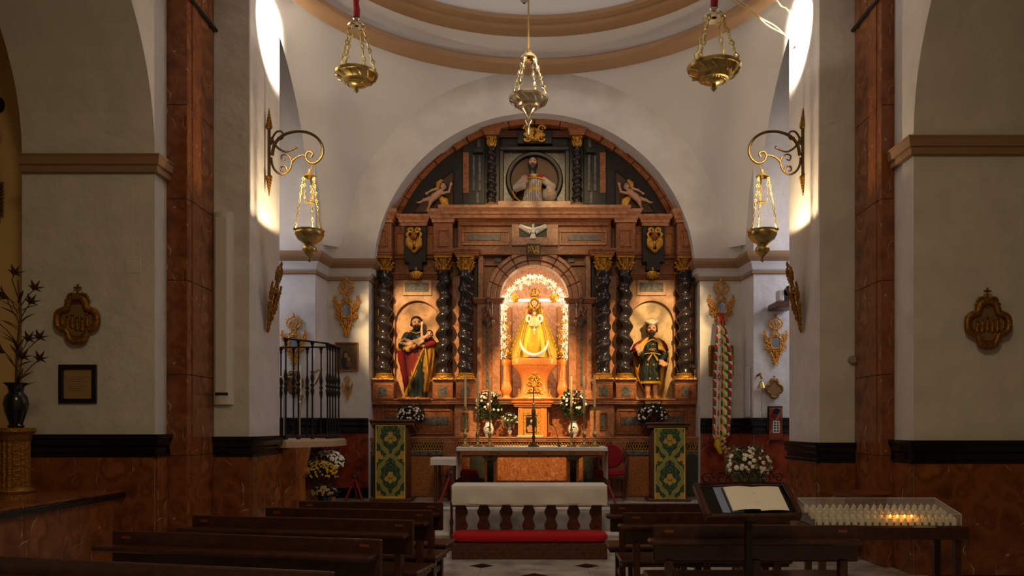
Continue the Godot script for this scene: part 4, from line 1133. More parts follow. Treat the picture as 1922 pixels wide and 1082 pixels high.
# a limb: [from, to, radius, radius, colour]; an ellipsoid: [centre, radii, colour]
func sdf(b: B, prims: Array, cell: float, k: float) -> void:
	var lo := Vector3.ONE * 1e9; var hi := -lo
	var np := prims.size()
	var kind := []; var pa := []; var pb := []; var r0 := []; var r1 := []; var pc := []; var rm := []
	for q in prims:
		var limb: bool = q.size() > 3
		kind.append(limb); pa.append(q[0]); pb.append(q[1])
		if limb:
			r0.append(q[2]); r1.append(q[3]); pc.append(q[4]); rm.append(maxf(q[2], q[3]))
			lo = lo.min(q[0] - Vector3.ONE * rm[-1]).min(q[1] - Vector3.ONE * rm[-1]); hi = hi.max(q[0] + Vector3.ONE * rm[-1]).max(q[1] + Vector3.ONE * rm[-1])
		else:
			r0.append(0.0); r1.append(0.0); pc.append(q[2]); rm.append(maxf(q[1].x, maxf(q[1].y, q[1].z)))
			lo = lo.min(q[0] - q[1]); hi = hi.max(q[0] + q[1])
	lo -= Vector3.ONE * cell * 3.0; hi += Vector3.ONE * cell * 3.0
	var nx := int((hi.x - lo.x) / cell) + 2; var ny := int((hi.y - lo.y) / cell) + 2; var nz := int((hi.z - lo.z) / cell) + 2
	var d := PackedFloat32Array(); d.resize(nx * ny * nz); d.fill(10.0)
	var ci := PackedInt32Array(); ci.resize(nx * ny * nz)
	var bs := 6
	var hd := bs * cell * 0.87
	for bx in range(0, nx, bs):
		for by in range(0, ny, bs):
			for bz in range(0, nz, bs):
				var cen := lo + Vector3(bx + bs * 0.5, by + bs * 0.5, bz + bs * 0.5) * cell
				var near := PackedInt32Array()
				for i in np:
					var e: float
					if kind[i]:
						var ba: Vector3 = pb[i] - pa[i]
						var h := clampf((cen - pa[i]).dot(ba) / maxf(ba.length_squared(), 1e-9), 0, 1)
						e = (cen - pa[i] - ba * h).length() - rm[i]
					else:
						e = (cen - pa[i]).length() - rm[i]
					if e < hd + k + 2.0 * cell: near.append(i)
				if near.is_empty(): continue
				for x in range(bx, mini(bx + bs, nx)):
					for y in range(by, mini(by + bs, ny)):
						for z in range(bz, mini(bz + bs, nz)):
							var p := lo + Vector3(x, y, z) * cell
							var best := 10.0; var who := 0; var raw := 10.0
							for i in near:
								var e: float
								if kind[i]:
									var ap: Vector3 = p - pa[i]; var ba: Vector3 = pb[i] - pa[i]
									var h := clampf(ap.dot(ba) / maxf(ba.length_squared(), 1e-9), 0, 1)
									e = (ap - ba * h).length() - lerpf(r0[i], r1[i], h)
								else:
									var ap: Vector3 = p - pa[i]; var rr: Vector3 = pb[i]
									var k0 := (ap / rr).length(); var k1 := (ap / (rr * rr)).length()
									e = k0 * (k0 - 1.0) / maxf(k1, 1e-6)
								if e <= raw + 0.0005: raw = e; who = i
								var hh := maxf(k - absf(e - best), 0.0) / k
								best = minf(e, best) - hh * hh * k * 0.25
							var at := (x * ny + y) * nz + z
							d[at] = best; ci[at] = who
	var idx := PackedInt32Array(); idx.resize(nx * ny * nz); idx.fill(-1)
	var sx := ny * nz; var sy := nz
	var start := b.v.size()
	for x in nx - 1:
		for y in ny - 1:
			for z in nz - 1:
				var at := x * sx + y * sy + z
				if absf(d[at]) > 2.5 * cell: continue
				var acc := Vector3.ZERO; var cnt := 0
				var lowest := 1e9; var who := 0
				for c in 8:
					var o := Vector3i(c & 1, (c >> 1) & 1, (c >> 2) & 1)
					var i0 := at + o.x * sx + o.y * sy + o.z
					if d[i0] < lowest: lowest = d[i0]; who = ci[i0]
					for ax in 3:
						if o[ax] == 0:
							var i1: int = i0 + (sx if ax == 0 else sy if ax == 1 else 1)
							if (d[i0] < 0.0) != (d[i1] < 0.0):
								var f := d[i0] / (d[i0] - d[i1])
								var q := Vector3(o); q[ax] += f
								acc += q; cnt += 1
				if cnt:
					b.col = pc[who]
					idx[at] = b.p(lo + (Vector3(x, y, z) + acc / cnt) * cell, Vector3.UP)
	var acc_n := PackedVector3Array(); acc_n.resize(b.v.size() - start)
	for x in range(1, nx - 1):
		for y in range(1, ny - 1):
			for z in range(1, nz - 1):
				var at := x * sx + y * sy + z
				if absf(d[at]) > 2.0 * cell: continue
				for ax in 3:
					var i1: int = at + (sx if ax == 0 else sy if ax == 1 else 1)
					if (d[at] < 0.0) == (d[i1] < 0.0): continue
					var u: int = (sy if ax == 0 else 1 if ax == 1 else sx); var w: int = (1 if ax == 0 else sx if ax == 1 else sy)
					var q := [idx[at], idx[at - u], idx[at - u - w], idx[at - w]]
					if q.min() < 0: continue
					if d[at] > 0.0: q.reverse()
					var m := (b.v[q[1]] - b.v[q[0]]).cross(b.v[q[2]] - b.v[q[0]]) + (b.v[q[2]] - b.v[q[0]]).cross(b.v[q[3]] - b.v[q[0]])
					for e in q: acc_n[e - start] += m
					for t in [0, 2, 1, 0, 3, 2]: b.ix.append(q[t])
	for i in acc_n.size(): b.n[start + i] = acc_n[i].normalized()
	b.col = Color.WHITE

# robe: rows of [py, x0, x1, half depth, centre z], bottom to top, with hanging folds; paint(px, py, front) gives the colour
func robe(b: B, rows: Array, folds: int, amp: float, lean: float, paint: Callable, steps := 5, seg := 56, s := RS, zp := RZ) -> void:
	var pts := []; var cols := []
	var total := (rows.size() - 1) * steps
	for i in total + 1:
		var f := float(i) / steps
		var a: Array = rows[mini(int(f), rows.size() - 1)]; var c: Array = rows[mini(int(f) + 1, rows.size() - 1)]
		var t := f - int(f)
		t = t * t * (3.0 - 2.0 * t) * 0.5 + t * 0.5
		var y := lerpf(a[0], c[0], t); var x0 := lerpf(a[1], c[1], t); var x1 := lerpf(a[2], c[2], t); var dp := lerpf(a[3], c[3], t); var zc := lerpf(a[4], c[4], t)
		var row := PackedVector3Array(); var cr := []
		var fall := clampf(1.15 - float(i) / total, 0.12, 1.0)
		for j in seg:
			var an := TAU * j / seg
			var k := 1.0 + amp * fall * (0.9 - 1.8 * pow(absf(sin(an * folds * 0.5 + lean * (y - rows[0][0]) * 0.01)), 0.6) + 0.5 * sin(an * (folds - 3) + 1.7 - lean * y * 0.013))
			var px := (x0 + x1) * 0.5 + cos(an) * (x1 - x0) * 0.5 * k
			row.append(Vector3((px - 1003.0) / s, EYE + (800.0 - y) / s, zp + zc + sin(an) * dp * k))
			cr.append(paint.call(px, y, sin(an) > -0.2))
		pts.append(row); cols.append(cr)
	b.surf(pts, true, Vector3.ZERO, cols)
	b.fan(pts[0], Vector3.DOWN); b.fan(pts[-1], Vector3.UP)
	b.col = Color.WHITE

func fig(px: float, py: float, z: float) -> Vector3: return rv(px, py, z)
var SK := Color(); var HAIR := Color()
# a head of height h (metres) round its middle o, turned by yaw, with hair and an optional beard
func head(o: Vector3, h: float, yaw: float, hair: Color, beard: int, skin: Color) -> Array:
	var bs := Basis(Vector3.UP, yaw)
	var u := h / 2.0
	var e := func(x, y, z): return o + bs * (Vector3(x, y, z) * u)
	var a := []
	a.append([e.call(0, 0.1, 0), Vector3(0.66, 0.82, 0.74) * u, skin])
	a.append([e.call(0, -0.35, 0.16), e.call(0, -0.62, 0.3), 0.42 * u, 0.28 * u, skin])
	a.append([e.call(0, 0.12, 0.68), e.call(0, -0.12, 0.84), 0.09 * u, 0.13 * u, skin])
	a.append([e.call(0, -0.36, 0.70), Vector3(0.18, 0.06, 0.08) * u, Color(0.35, 0.08, 0.06)])
	for s in [-1.0, 1.0]:
		a.append([e.call(s * 0.26, 0.10, 0.64), Vector3(0.13, 0.075, 0.08) * u, Color(0.03, 0.02, 0.015)])
		a.append([e.call(s * 0.14, 0.24, 0.68), e.call(s * 0.38, 0.22, 0.56), 0.05 * u, 0.04 * u, hair])
		a.append([e.call(s * 0.67, 0.02, -0.02), Vector3(0.09, 0.2, 0.13) * u, skin])
		a.append([e.call(s * 0.4, -0.22, 0.48), Vector3(0.2, 0.2, 0.2) * u, skin])
	a.append([e.call(0, 0.42, -0.14), Vector3(0.76, 0.64, 0.76) * u, hair])
	a.append([e.call(0, 0.0, -0.38), Vector3(0.7, 0.75, 0.52) * u, hair])
	for s in [-1.0, 1.0]:
		a.append([e.call(s * 0.62, 0.42, 0.12), e.call(s * 0.72, -0.3, -0.12), 0.2 * u, 0.18 * u, hair])
	if beard > 0:
		a.append([e.call(0, -0.62, 0.34), e.call(0, -0.62 - 0.28 * beard, 0.42), 0.42 * u, 0.22 * u, hair])
		for s in [-1.0, 1.0]:
			a.append([e.call(s * 0.52, -0.2, 0.2), e.call(s * 0.3, -0.66, 0.34), 0.17 * u, 0.25 * u, hair])
			a.append([e.call(s * 0.05, -0.27, 0.76), e.call(s * 0.28, -0.36, 0.66), 0.06 * u, 0.05 * u, hair])
	return a
# a hand from the wrist w, pointing along d, palm towards m; curl 0..1
func hand(w: Vector3, d: Vector3, m: Vector3, size: float, curl: float, skin: Color) -> Array:
	d = d.normalized(); m = (m - d * m.dot(d)).normalized()
	var s := d.cross(m)
	var a := []
	var kn := w + d * size * 0.48
	a.append([w, kn, size * 0.15, size * 0.16, skin])
	a.append([w + s * size * 0.1, kn + s * size * 0.14, size * 0.12, size * 0.12, skin])
	a.append([w - s * size * 0.1, kn - s * size * 0.14, size * 0.12, size * 0.12, skin])
	var ln := [0.40, 0.5, 0.47, 0.36]
	for i in 4:
		var b0: Vector3 = kn + s * size * (0.22 - 0.145 * i)
		var dd := (d + s * (0.14 - 0.09 * i)).normalized()
		var b1: Vector3 = b0 + (dd + m * curl * 0.6).normalized() * size * ln[i] * 0.55
		var b2: Vector3 = b1 + (dd + m * curl * 1.9).normalized() * size * ln[i] * 0.5
		a.append([b0, b1, size * 0.085, size * 0.075, skin]); a.append([b1, b2, size * 0.075, size * 0.055, skin])
	var t0: Vector3 = w + d * size * 0.16 + s * size * 0.17
	var t1: Vector3 = t0 + (d * 0.55 + s * 0.8 + m * 0.25).normalized() * size * 0.26
	a.append([t0, t1, size * 0.1, size * 0.085, skin]); a.append([t1, t1 + (d + m * curl).normalized() * size * 0.2, size * 0.085, size * 0.06, skin])
	return a
func foot(ankle: Vector3, d: Vector3, size: float, skin: Color) -> Array:
	var a := [[ankle, ankle + Vector3(0, -size * 0.2, 0), size * 0.15, size * 0.17, skin], [ankle + Vector3(0, -size * 0.24, 0), ankle + d * size * 0.55 + Vector3(0, -size * 0.3, 0), size * 0.16, size * 0.12, skin]]
	var s := d.cross(Vector3.UP)
	for i in 5: a.append([ankle + d * size * 0.5 + s * size * (0.1 - 0.05 * i) + Vector3(0, -size * 0.32, 0), ankle + d * size * (0.72 - 0.03 * i) + s * size * (0.12 - 0.06 * i) + Vector3(0, -size * 0.35, 0), size * 0.06, size * 0.045, skin])
	return a
# a naked child: joints as points
func child(j: Dictionary, u: float, skin: Color, hair: Color, yaw: float) -> Array:
	var a := [[j.chest, j.belly, 0.40 * u, 0.46 * u, skin], [j.belly, j.hip, 0.44 * u, 0.40 * u, skin], [j.neck, j.head, 0.2 * u, 0.2 * u, skin], [j.neck, j.chest, 0.24 * u, 0.36 * u, skin]]
	for s in ["l", "r"]:
		a.append([j["sh" + s], j["el" + s], 0.19 * u, 0.16 * u, skin]); a.append([j["el" + s], j["wr" + s], 0.155 * u, 0.11 * u, skin])
		a.append_array(hand(j["wr" + s], j["wr" + s] - j["el" + s], Vector3(0, 0, 1), 0.42 * u, 0.4, skin))
		a.append([j["hp" + s], j["kn" + s], 0.31 * u, 0.2 * u, skin]); a.append([j["kn" + s], j["an" + s], 0.2 * u, 0.12 * u, skin])
		var sole: Vector3 = j["ft" + s]
		a.append([j["an" + s], sole, 0.13 * u, 0.085 * u, skin])
	a.append_array(head(j.head, 1.15 * u, yaw, hair, 0, skin))
	return a

func build_figures() -> void:
	var gold := L(214, 160, 52); var skin := L(206, 158, 120); var green := L(34, 46, 34); var red := L(122, 26, 26); var ochre := L(176, 122, 46)
	var brown := L(44, 28, 20)
	# ---- bearded man holding a baby
	var t := thing("bearded_statue", "painted statue of a bearded man in green tunic and red cloak cradling a naked baby", "statue", rv(784, 750, 0.18))
	var b := B.new()
	var cloak := func(px: float, py: float, front: bool) -> Color:
		var f := (py - 655.0) / 90.0
		var line := lerpf(802, 764, f)
		var wob := sin(py * 0.9) * 0.8
		if py < 646: return green
		if not front: return ochre
		if absf(px - line - wob) < 3.4 and py > 654: return gold if fposmod(py + px * 0.6, 5.0) > 1.3 else L(120, 70, 24)
		if px < line: return red if py > 656 + (790 - px) * 0.12 else ochre
		if px > 806.0 - 8.0 * f and py < 735: return ochre
		if absf(px - (804.0 - 8.0 * f)) < 2.6 and py < 702: return gold if fposmod(py, 4.0) > 1.2 else L(120, 70, 24)
		return green
	robe(b, [[750, 764, 804, 0.14, 0.18], [742, 763, 804, 0.14, 0.18], [715, 759, 810, 0.155, 0.18], [690, 755, 815, 0.165, 0.18], [668, 751, 820, 0.17, 0.18], [655, 750, 821, 0.17, 0.18], [645, 758, 818, 0.15, 0.17], [634, 763, 808, 0.12, 0.16], [626, 771, 800, 0.09, 0.15], [619, 778, 792, 0.05, 0.15]], 13, 0.09, 2.2, cloak, 6, 96)
	b.col = gold
	b.tube([fig(802, 655, 0.37), fig(795, 672, 0.37), fig(785, 696, 0.355), fig(775, 720, 0.345), fig(765, 744, 0.335)], 0.012, 5)
	b.tube([fig(803, 655, 0.36), fig(805, 670, 0.36), fig(807, 690, 0.34), fig(807, 702, 0.33)], 0.011, 5)
	b.tube([fig(772, 622, 0.25), fig(779, 628, 0.28), fig(786, 630, 0.29), fig(793, 627, 0.27)], 0.009, 5)
	var dk := L(190, 138, 100)
	var pr := head(fig(785, 610, 0.2), 0.245, 0.25, brown, 1, dk)
	pr.append([fig(785, 625, 0.16), fig(785, 616, 0.18), 0.05, 0.05, dk])
	# arms round the child
	pr.append([fig(767, 633, 0.17), fig(759, 652, 0.26), 0.07, 0.062, green]); pr.append([fig(759, 652, 0.26), fig(770, 661, 0.37), 0.06, 0.05, green])
	pr.append([fig(768, 659, 0.36), fig(772, 660, 0.38), 0.05, 0.05, gold])
	pr.append_array(hand(fig(773, 659, 0.39), Vector3(1, 0.15, 0.1), Vector3(0, 1, 0), 0.17, 0.5, dk))
	pr.append([fig(803, 634, 0.16), fig(815, 648, 0.24), 0.075, 0.065, red]); pr.append([fig(815, 648, 0.24), fig(801, 654, 0.35), 0.062, 0.045, red])
	pr.append_array(hand(fig(801, 654, 0.36), Vector3(-1, 0.1, 0.05), Vector3(0, 1, 0), 0.17, 0.4, dk))
	var u := 0.12
	var j := {"chest": fig(797, 642, 0.38), "belly": fig(785, 648, 0.39), "hip": fig(777, 650, 0.38), "neck": fig(803, 638, 0.37), "head": fig(811, 632, 0.35),
		"shl": fig(798, 636, 0.39), "ell": fig(797, 625, 0.37), "wrl": fig(797, 614, 0.33), "shr": fig(800, 646, 0.41), "elr": fig(793, 652, 0.44), "wrr": fig(786, 648, 0.46),
		"hpl": fig(776, 647, 0.37), "knl": fig(765, 641, 0.38), "anl": fig(759, 645, 0.37), "ftl": fig(756, 641, 0.38), "hpr": fig(775, 652, 0.40), "knr": fig(764, 650, 0.42), "anr": fig(757, 648, 0.40), "ftr": fig(754, 645, 0.41)}
	pr.append_array(child(j, u, skin, brown, 0.1))
	for q in [[772, 0.0], [790, 0.05]]: pr.append([fig(q[0], 749, 0.3), fig(q[0] - 2, 750, 0.36 + q[1]), 0.028, 0.024, dk])
	sdf(b, pr, 0.0085, 0.018)
	part("figure", b, M.paint, t)
	part("base_slab", rb(752, 748, 812, 752, 0.04, 0.36), M.stone_brown, t)
	# ---- crowned man
	t = thing("crowned_statue", "painted statue of a bearded man in white turban and red cape over a green tunic", "statue", rv(1217, 750, 0.18))
	b = B.new()
	var tunic := func(px: float, py: float, _f: bool) -> Color:
		if py > 717: return gold
		if fposmod(px + sin(py) * 1.5, 9.0) < 1.3 and fposmod(py, 17.0) < 6.0: return L(120, 96, 40)
		return green
	robe(b, [[722, 1199, 1237, 0.12, 0.2], [716, 1199, 1236, 0.12, 0.2], [695, 1201, 1236, 0.125, 0.2], [676, 1205, 1234, 0.11, 0.2], [664, 1204, 1236, 0.115, 0.2], [650, 1200, 1241, 0.12, 0.19], [642, 1206, 1236, 0.09, 0.18], [636, 1213, 1227, 0.05, 0.18]], 15, 0.085, 0.3, tunic, 5, 96)
	# cape: an open shell behind, gold hem
	var rows := []; var cols := []
	var cr := [[748, 1212, 1240, 0.07], [735, 1205, 1243, 0.09], [715, 1195, 1245, 0.11], [695, 1188, 1249, 0.13], [675, 1183, 1252, 0.14], [660, 1182, 1251, 0.15], [650, 1187, 1248, 0.15], [643, 1196, 1243, 0.14], [637, 1206, 1233, 0.1]]
	for i in 33:
		var f := i / 4.0
		var a: Array = cr[mini(int(f), 8)]; var c: Array = cr[mini(int(f) + 1, 8)]
		var tt := f - int(f)
		var y := lerpf(a[0], c[0], tt); var x0 := lerpf(a[1], c[1], tt); var x1 := lerpf(a[2], c[2], tt); var dp := lerpf(a[3], c[3], tt)
		var row := PackedVector3Array(); var col := []
		for k in 41:
			var an := lerpf(-0.35, PI + 0.35, k / 40.0)
			if y < 662: an = lerpf(-1.15, PI + 1.15, k / 40.0)
			var w := 1.0 + 0.03 * sin(an * 9 + y * 0.1)
			row.append(Vector3(rx((x0 + x1) / 2 - cos(an) * (x1 - x0) / 2 * w), ry(y), RZ + 0.19 - sin(an) * dp * w))
			col.append(gold if k < 3 or k > 37 or i < 2 else red)
		rows.append(row); cols.append(col)
	b.surf(rows, false, Vector3(0, 0, -1), cols)
	var inner := []; var icol := []
	for i in rows.size():
		var row := PackedVector3Array(); var c2 := []
		for q in rows[i]: row.append(Vector3(lerpf(q.x, rx(1217), 0.03), q.y, lerpf(q.z, RZ + 0.2, 0.05)))
		for q in cols[i]: c2.append(gold if q == gold else (red if i > 22 else ochre))
		inner.append(row); icol.append(c2)
	b.surf(inner, false, Vector3(0, 0, 1), icol)
	# shoulder cape crossing the chest
	for s in [-1.0, 1.0]:
		var sr := []; var sc := []
		for i in 7:
			var f := i / 6.0
			var row := PackedVector3Array(); var c3 := []
			for k in 7:
				var g := k / 6.0
				row.append(fig(1220 + s * lerpf(1 + 22 * f, 17 + 12 * f, g), lerpf(640 + 22 * f * f, 640 + 26 * f, g), 0.31 - 0.09 * g * g - 0.05 * f))
				c3.append(gold if k == 0 or i == 6 else red)
			sr.append(row); sc.append(c3)
		b.surf(sr, false, Vector3(0, 0, 1), sc)
		b.col = gold
		b.tube([fig(1220, 641, 0.33), fig(1220 + s * 10, 646, 0.33), fig(1220 + s * 24, 664, 0.28)], 0.013, 5)
	b.col = gold
	for s in [-1.0, 1.0]:
		b.tube(spiral(fig(1220 + s * 2.5, 661, 0.335), 0.03, s, 0.9), 0.009, 5)
		b.tube([fig(1220, 666, 0.335), fig(1220 + s * 4, 672, 0.335), fig(1220 + s * 9, 680, 0.33)], [0.008, 0.016, 0.02], 6)
	b.tube([fig(1205, 668, 0.29), fig(1212, 667, 0.32), fig(1220, 666, 0.33), fig(1230, 668, 0.31), fig(1235, 669, 0.28)], 0.009, 5)
	for q in [[1221, 650], [1211, 688], [1222, 688], [1215, 713], [1229, 713]]: b.ell(fig(q[0], q[1], 0.318), Vector3(0.018, 0.018, 0.012), 8)
	pr = head(fig(1220, 621, 0.21), 0.235, -0.15, L(58, 34, 24), 2, dk)
	pr.append([fig(1220, 640, 0.18), fig(1220, 628, 0.19), 0.05, 0.05, dk])
	for k in 12:
		var a := TAU * k / 12
		pr.append([fig(1220, 609.5, 0.195) + Vector3(cos(a) * 0.088, 0.015 * sin(a * 3), sin(a) * 0.085), Vector3(0.036, 0.034, 0.034), L(214, 196, 168)])
	pr.append([fig(1220, 605, 0.19), Vector3(0.08, 0.045, 0.08), L(206, 188, 160)])
	pr.append([fig(1202, 650, 0.2), fig(1199, 672, 0.27), 0.06, 0.055, green]); pr.append([fig(1199, 674, 0.27), fig(1196, 668, 0.35), 0.05, 0.045, green])
	pr.append_array(hand(fig(1196, 669, 0.36), Vector3(-0.35, 1, 0.1), Vector3(0.6, 0, 1), 0.18, 0.15, dk))
	pr.append([fig(1240, 650, 0.2), fig(1244, 670, 0.24), 0.06, 0.055, green]); pr.append([fig(1244, 670, 0.24), fig(1236, 680, 0.34), 0.055, 0.042, green])
	pr.append_array(hand(fig(1234, 681, 0.36), Vector3(0.5, -0.6, 0.5), Vector3(0, 0.5, 1), 0.17, 0.3, dk))
	for q in [[1213, 1212], [1226, 1227]]:
		pr.append([fig(q[0], 716, 0.2), fig(q[1], 735, 0.21), 0.062, 0.045, dk]); pr.append([fig(q[1], 735, 0.21), fig(q[1], 746, 0.2), 0.045, 0.034, dk])
		pr.append_array(foot(fig(q[1], 744, 0.2), Vector3(signf(q[1] - 1219) * 0.25, 0, 1).normalized(), 0.17, dk))
	sdf(b, pr, 0.0085, 0.016)
	part("figure", b, M.paint, t)
	part("base_slab", rb(1196, 749.5, 1240, 753, 0.04, 0.38), M.stone_brown, t)
	var pl := solo("name_plaque", rb(1206, 752.5, 1234, 759, 0.30, 0.345, 0.002), M.gold, "small gold-edged nameplate on the ledge below the turbaned statue", "plaque")
	var pin := part("grey_face", B.new().box(Vector3(-0.115, 0.012, 0.02), Vector3(0.115, 0.05, 0.026)), M.grey_marble, pl)
	# ---- half-length bust in the round recess
	t = thing("robed_bust", "half-length carved figure in pleated white robe holding a globe in the round recess", "statue", rv(1003, 387, 0.17))
	b = B.new()
	var alb := func(px: float, py: float, _f: bool) -> Color:
		if py > 361 and py < 364.5: return gold
		return L(176, 164, 150) if fposmod(px, 4.2) > 1.3 else L(96, 82, 74)
	robe(b, [[387, 979, 1021, 0.1, 0.17], [375, 982, 1018, 0.1, 0.17], [363, 985, 1016, 0.09, 0.17], [350, 984, 1018, 0.1, 0.17], [340, 984, 1020, 0.1, 0.16], [333, 993, 1012, 0.06, 0.15]], 19, 0.03, 0.0, alb)
	var cope := L(126, 44, 22)
	for s in [-1.0, 1.0]:
		var sr := []; var sc := []
		for i in 9:
			var f := i / 8.0
			var row := PackedVector3Array(); var c3 := []
			for k in 7:
				var g := k / 6.0
				row.append(fig(1002 + s * lerpf(1 + 38 * f, 12 + 29 * f, g), lerpf(342 + 16 * f * f, 333 + 14 * f * f, g) + (22 * f * f if s < 0 else 10 * f * f), 0.29 - 0.16 * f - 0.06 * g))
				c3.append(gold if k == 0 else cope)
			sr.append(row); sc.append(c3)
		b.surf(sr, false, Vector3(0, 0, 1), sc)
		b.col = gold
		b.tube([fig(1002, 342, 0.295), fig(1002 + s * 14, 343.5, 0.26), fig(1002 + s * 28, 350, 0.2)], 0.012, 5)
	b.col = gold
	b.tube([fig(966, 358, 0.16), fig(963, 366, 0.16), fig(968, 376, 0.16), fig(978, 384, 0.16)], 0.013, 5)
	b.ell(fig(1002, 340, 0.3), Vector3(0.03, 0.03, 0.02), 8)
	var pale := L(176, 140, 112); var grey := L(40, 32, 28)
	pr = head(fig(1000, 311, 0.17), 0.205, 0.0, grey, 2, pale)
	pr.append([fig(1000, 332, 0.14), fig(1000, 318, 0.15), 0.06, 0.05, grey])
	pr.append([fig(984, 343, 0.17), fig(970, 358, 0.2), 0.06, 0.06, L(168, 156, 142)]); pr.append([fig(970, 360, 0.21), fig(982, 358, 0.27), 0.065, 0.06, L(168, 156, 142)])
	pr.append_array(hand(fig(983, 355, 0.29), Vector3(0.15, 1, 0.1), Vector3(0, 0, 1), 0.16, 0.5, pale))
	pr.append([fig(1020, 344, 0.17), fig(1036, 357, 0.2), 0.06, 0.06, L(168, 156, 142)]); pr.append([fig(1036, 357, 0.2), fig(1030, 362, 0.27), 0.06, 0.05, L(168, 156, 142)])
	pr.append_array(hand(fig(1030, 363, 0.3), Vector3(0.3, -1, 0.1), Vector3(0, 0, -1), 0.16, 0.4, pale))
	pr.append([fig(1031, 372, 0.2), Vector3(0.125, 0.125, 0.11), L(150, 140, 124)])
	sdf(b, pr, 0.0085, 0.014)
	part("figure", b, M.paint, t)
	# ---- cherubs of the spandrels
	for m in [false, true]:
		t = thing("cherub", "naked gilt-winged cherub reclining in the right spandrel with arm behind head" if m else "naked gilt-winged cherub reclining in the left spandrel with raised arm", "statue", rv(mx(825, m), 400, 0.1), "spandrel cherubs")
		b = B.new()
		var X := func(px: float, py: float, z: float) -> Vector3: return fig(mx(px, m) + (2.0 if m else 0.0), py, z)
		u = 0.125
		j = {"chest": X.call(826, 366, 0.13), "belly": X.call(817, 374, 0.14), "hip": X.call(812, 379, 0.13), "neck": X.call(831, 361, 0.13), "head": X.call(834, 355, 0.15),
			"shl": X.call(823, 358, 0.13), "ell": X.call(812, 361, 0.12), "wrl": X.call(805, 366, 0.13), "shr": X.call(832, 367, 0.13), "elr": X.call(844, 364, 0.12), "wrr": X.call(847, 352, 0.12),
			"hpl": X.call(808, 377, 0.12), "knl": X.call(798, 380, 0.14), "anl": X.call(790, 384, 0.12), "ftl": X.call(785, 384, 0.14), "hpr": X.call(811, 381, 0.13), "knr": X.call(809, 388, 0.15), "anr": X.call(806, 394, 0.12), "ftr": X.call(803, 397, 0.14)}
		sdf(b, child(j, u, L(190, 146, 122), L(30, 20, 14), (-0.3 if m else 0.3)), 0.008, 0.014)
		part("body", b, M.paint, t)
		for w in [[826, 372, 846, 392], [822, 358, 832, 340]]:
			var wb := B.new()
			for k in 5:
				var f := k / 4.0
				var sp := Vector2(-(w[3] - w[1]), w[2] - w[0]).normalized() * (f - 0.5) * 8.0
				wb.tube([X.call(w[0] + sp.x * 0.4, w[1] + sp.y * 0.4, 0.07), X.call(lerpf(w[0], w[2], 0.5) + sp.x * 1.3, lerpf(w[1], w[3], 0.5) + sp.y * 1.3, 0.09), X.call(w[2] - absf(f - 0.5) * 6, w[3] + sp.y * 0.6, 0.06)], [0.02, 0.03, 0.008], 6)
			part("wing", wb, M.gold, t)
	# ---- lamp-bearing angels on the pilasters beside the opening
	for m in [false, true]:
		t = thing("lamp_angel", "small dark carved angel holding a lamp right of the golden image" if m else "small dark carved angel holding a lamp left of the golden image", "statue", rv(mx(917, m), 612, 0.2), "lamp-bearing angels")
		b = B.new()
		var X := func(px: float, py: float, z: float) -> Vector3: return fig(mx(px, m), py, z)
		u = 0.095
		j = {"chest": X.call(917, 580, 0.22), "belly": X.call(917, 587, 0.23), "hip": X.call(917, 591, 0.22), "neck": X.call(917, 575, 0.22), "head": X.call(917, 569, 0.23),
			"shl": X.call(912, 577, 0.22), "ell": X.call(908, 584, 0.24), "wrl": X.call(910, 589, 0.28), "shr": X.call(922, 577, 0.22), "elr": X.call(928, 579, 0.24), "wrr": X.call(926, 573, 0.28),
			"hpl": X.call(914, 592, 0.22), "knl": X.call(911, 598, 0.25), "anl": X.call(913, 605, 0.22), "ftl": X.call(912, 607, 0.26), "hpr": X.call(920, 592, 0.22), "knr": X.call(922, 598, 0.25), "anr": X.call(919, 604, 0.22), "ftr": X.call(919, 607, 0.26)}
		sdf(b, child(j, u, L(128, 88, 66), L(34, 24, 18), 0.0), 0.008, 0.012)
		part("body", b, M.paint, t)
		part("bracket", B.new().lathe([[0.01, 0], [0.03, 0.03], [0.045, 0.06], [0.085, 0.1], [0.09, 0.12], [0.0, 0.125]], X.call(916, 618, 0.19), 14, 6, 0.06), M.grey_marble, t)
		var lp := B.new()
		lp.tube([X.call(926, 574, 0.29), X.call(926, 604, 0.29)], 0.004, 4)
		lp.lathe([[0.005, -0.08], [0.02, -0.06], [0.035, -0.01], [0.045, 0.0], [0.03, 0.02]], X.call(926, 607, 0.29), 12)
		var lo := part("lamp", lp, M.silver, t)
		part("red_glass", B.new().lathe([[0.012, 0.0], [0.022, 0.04], [0.018, 0.06], [0.0, 0.06]], X.call(926, 606, 0.29), 10), M.red_paint, lo)
	golden_image()

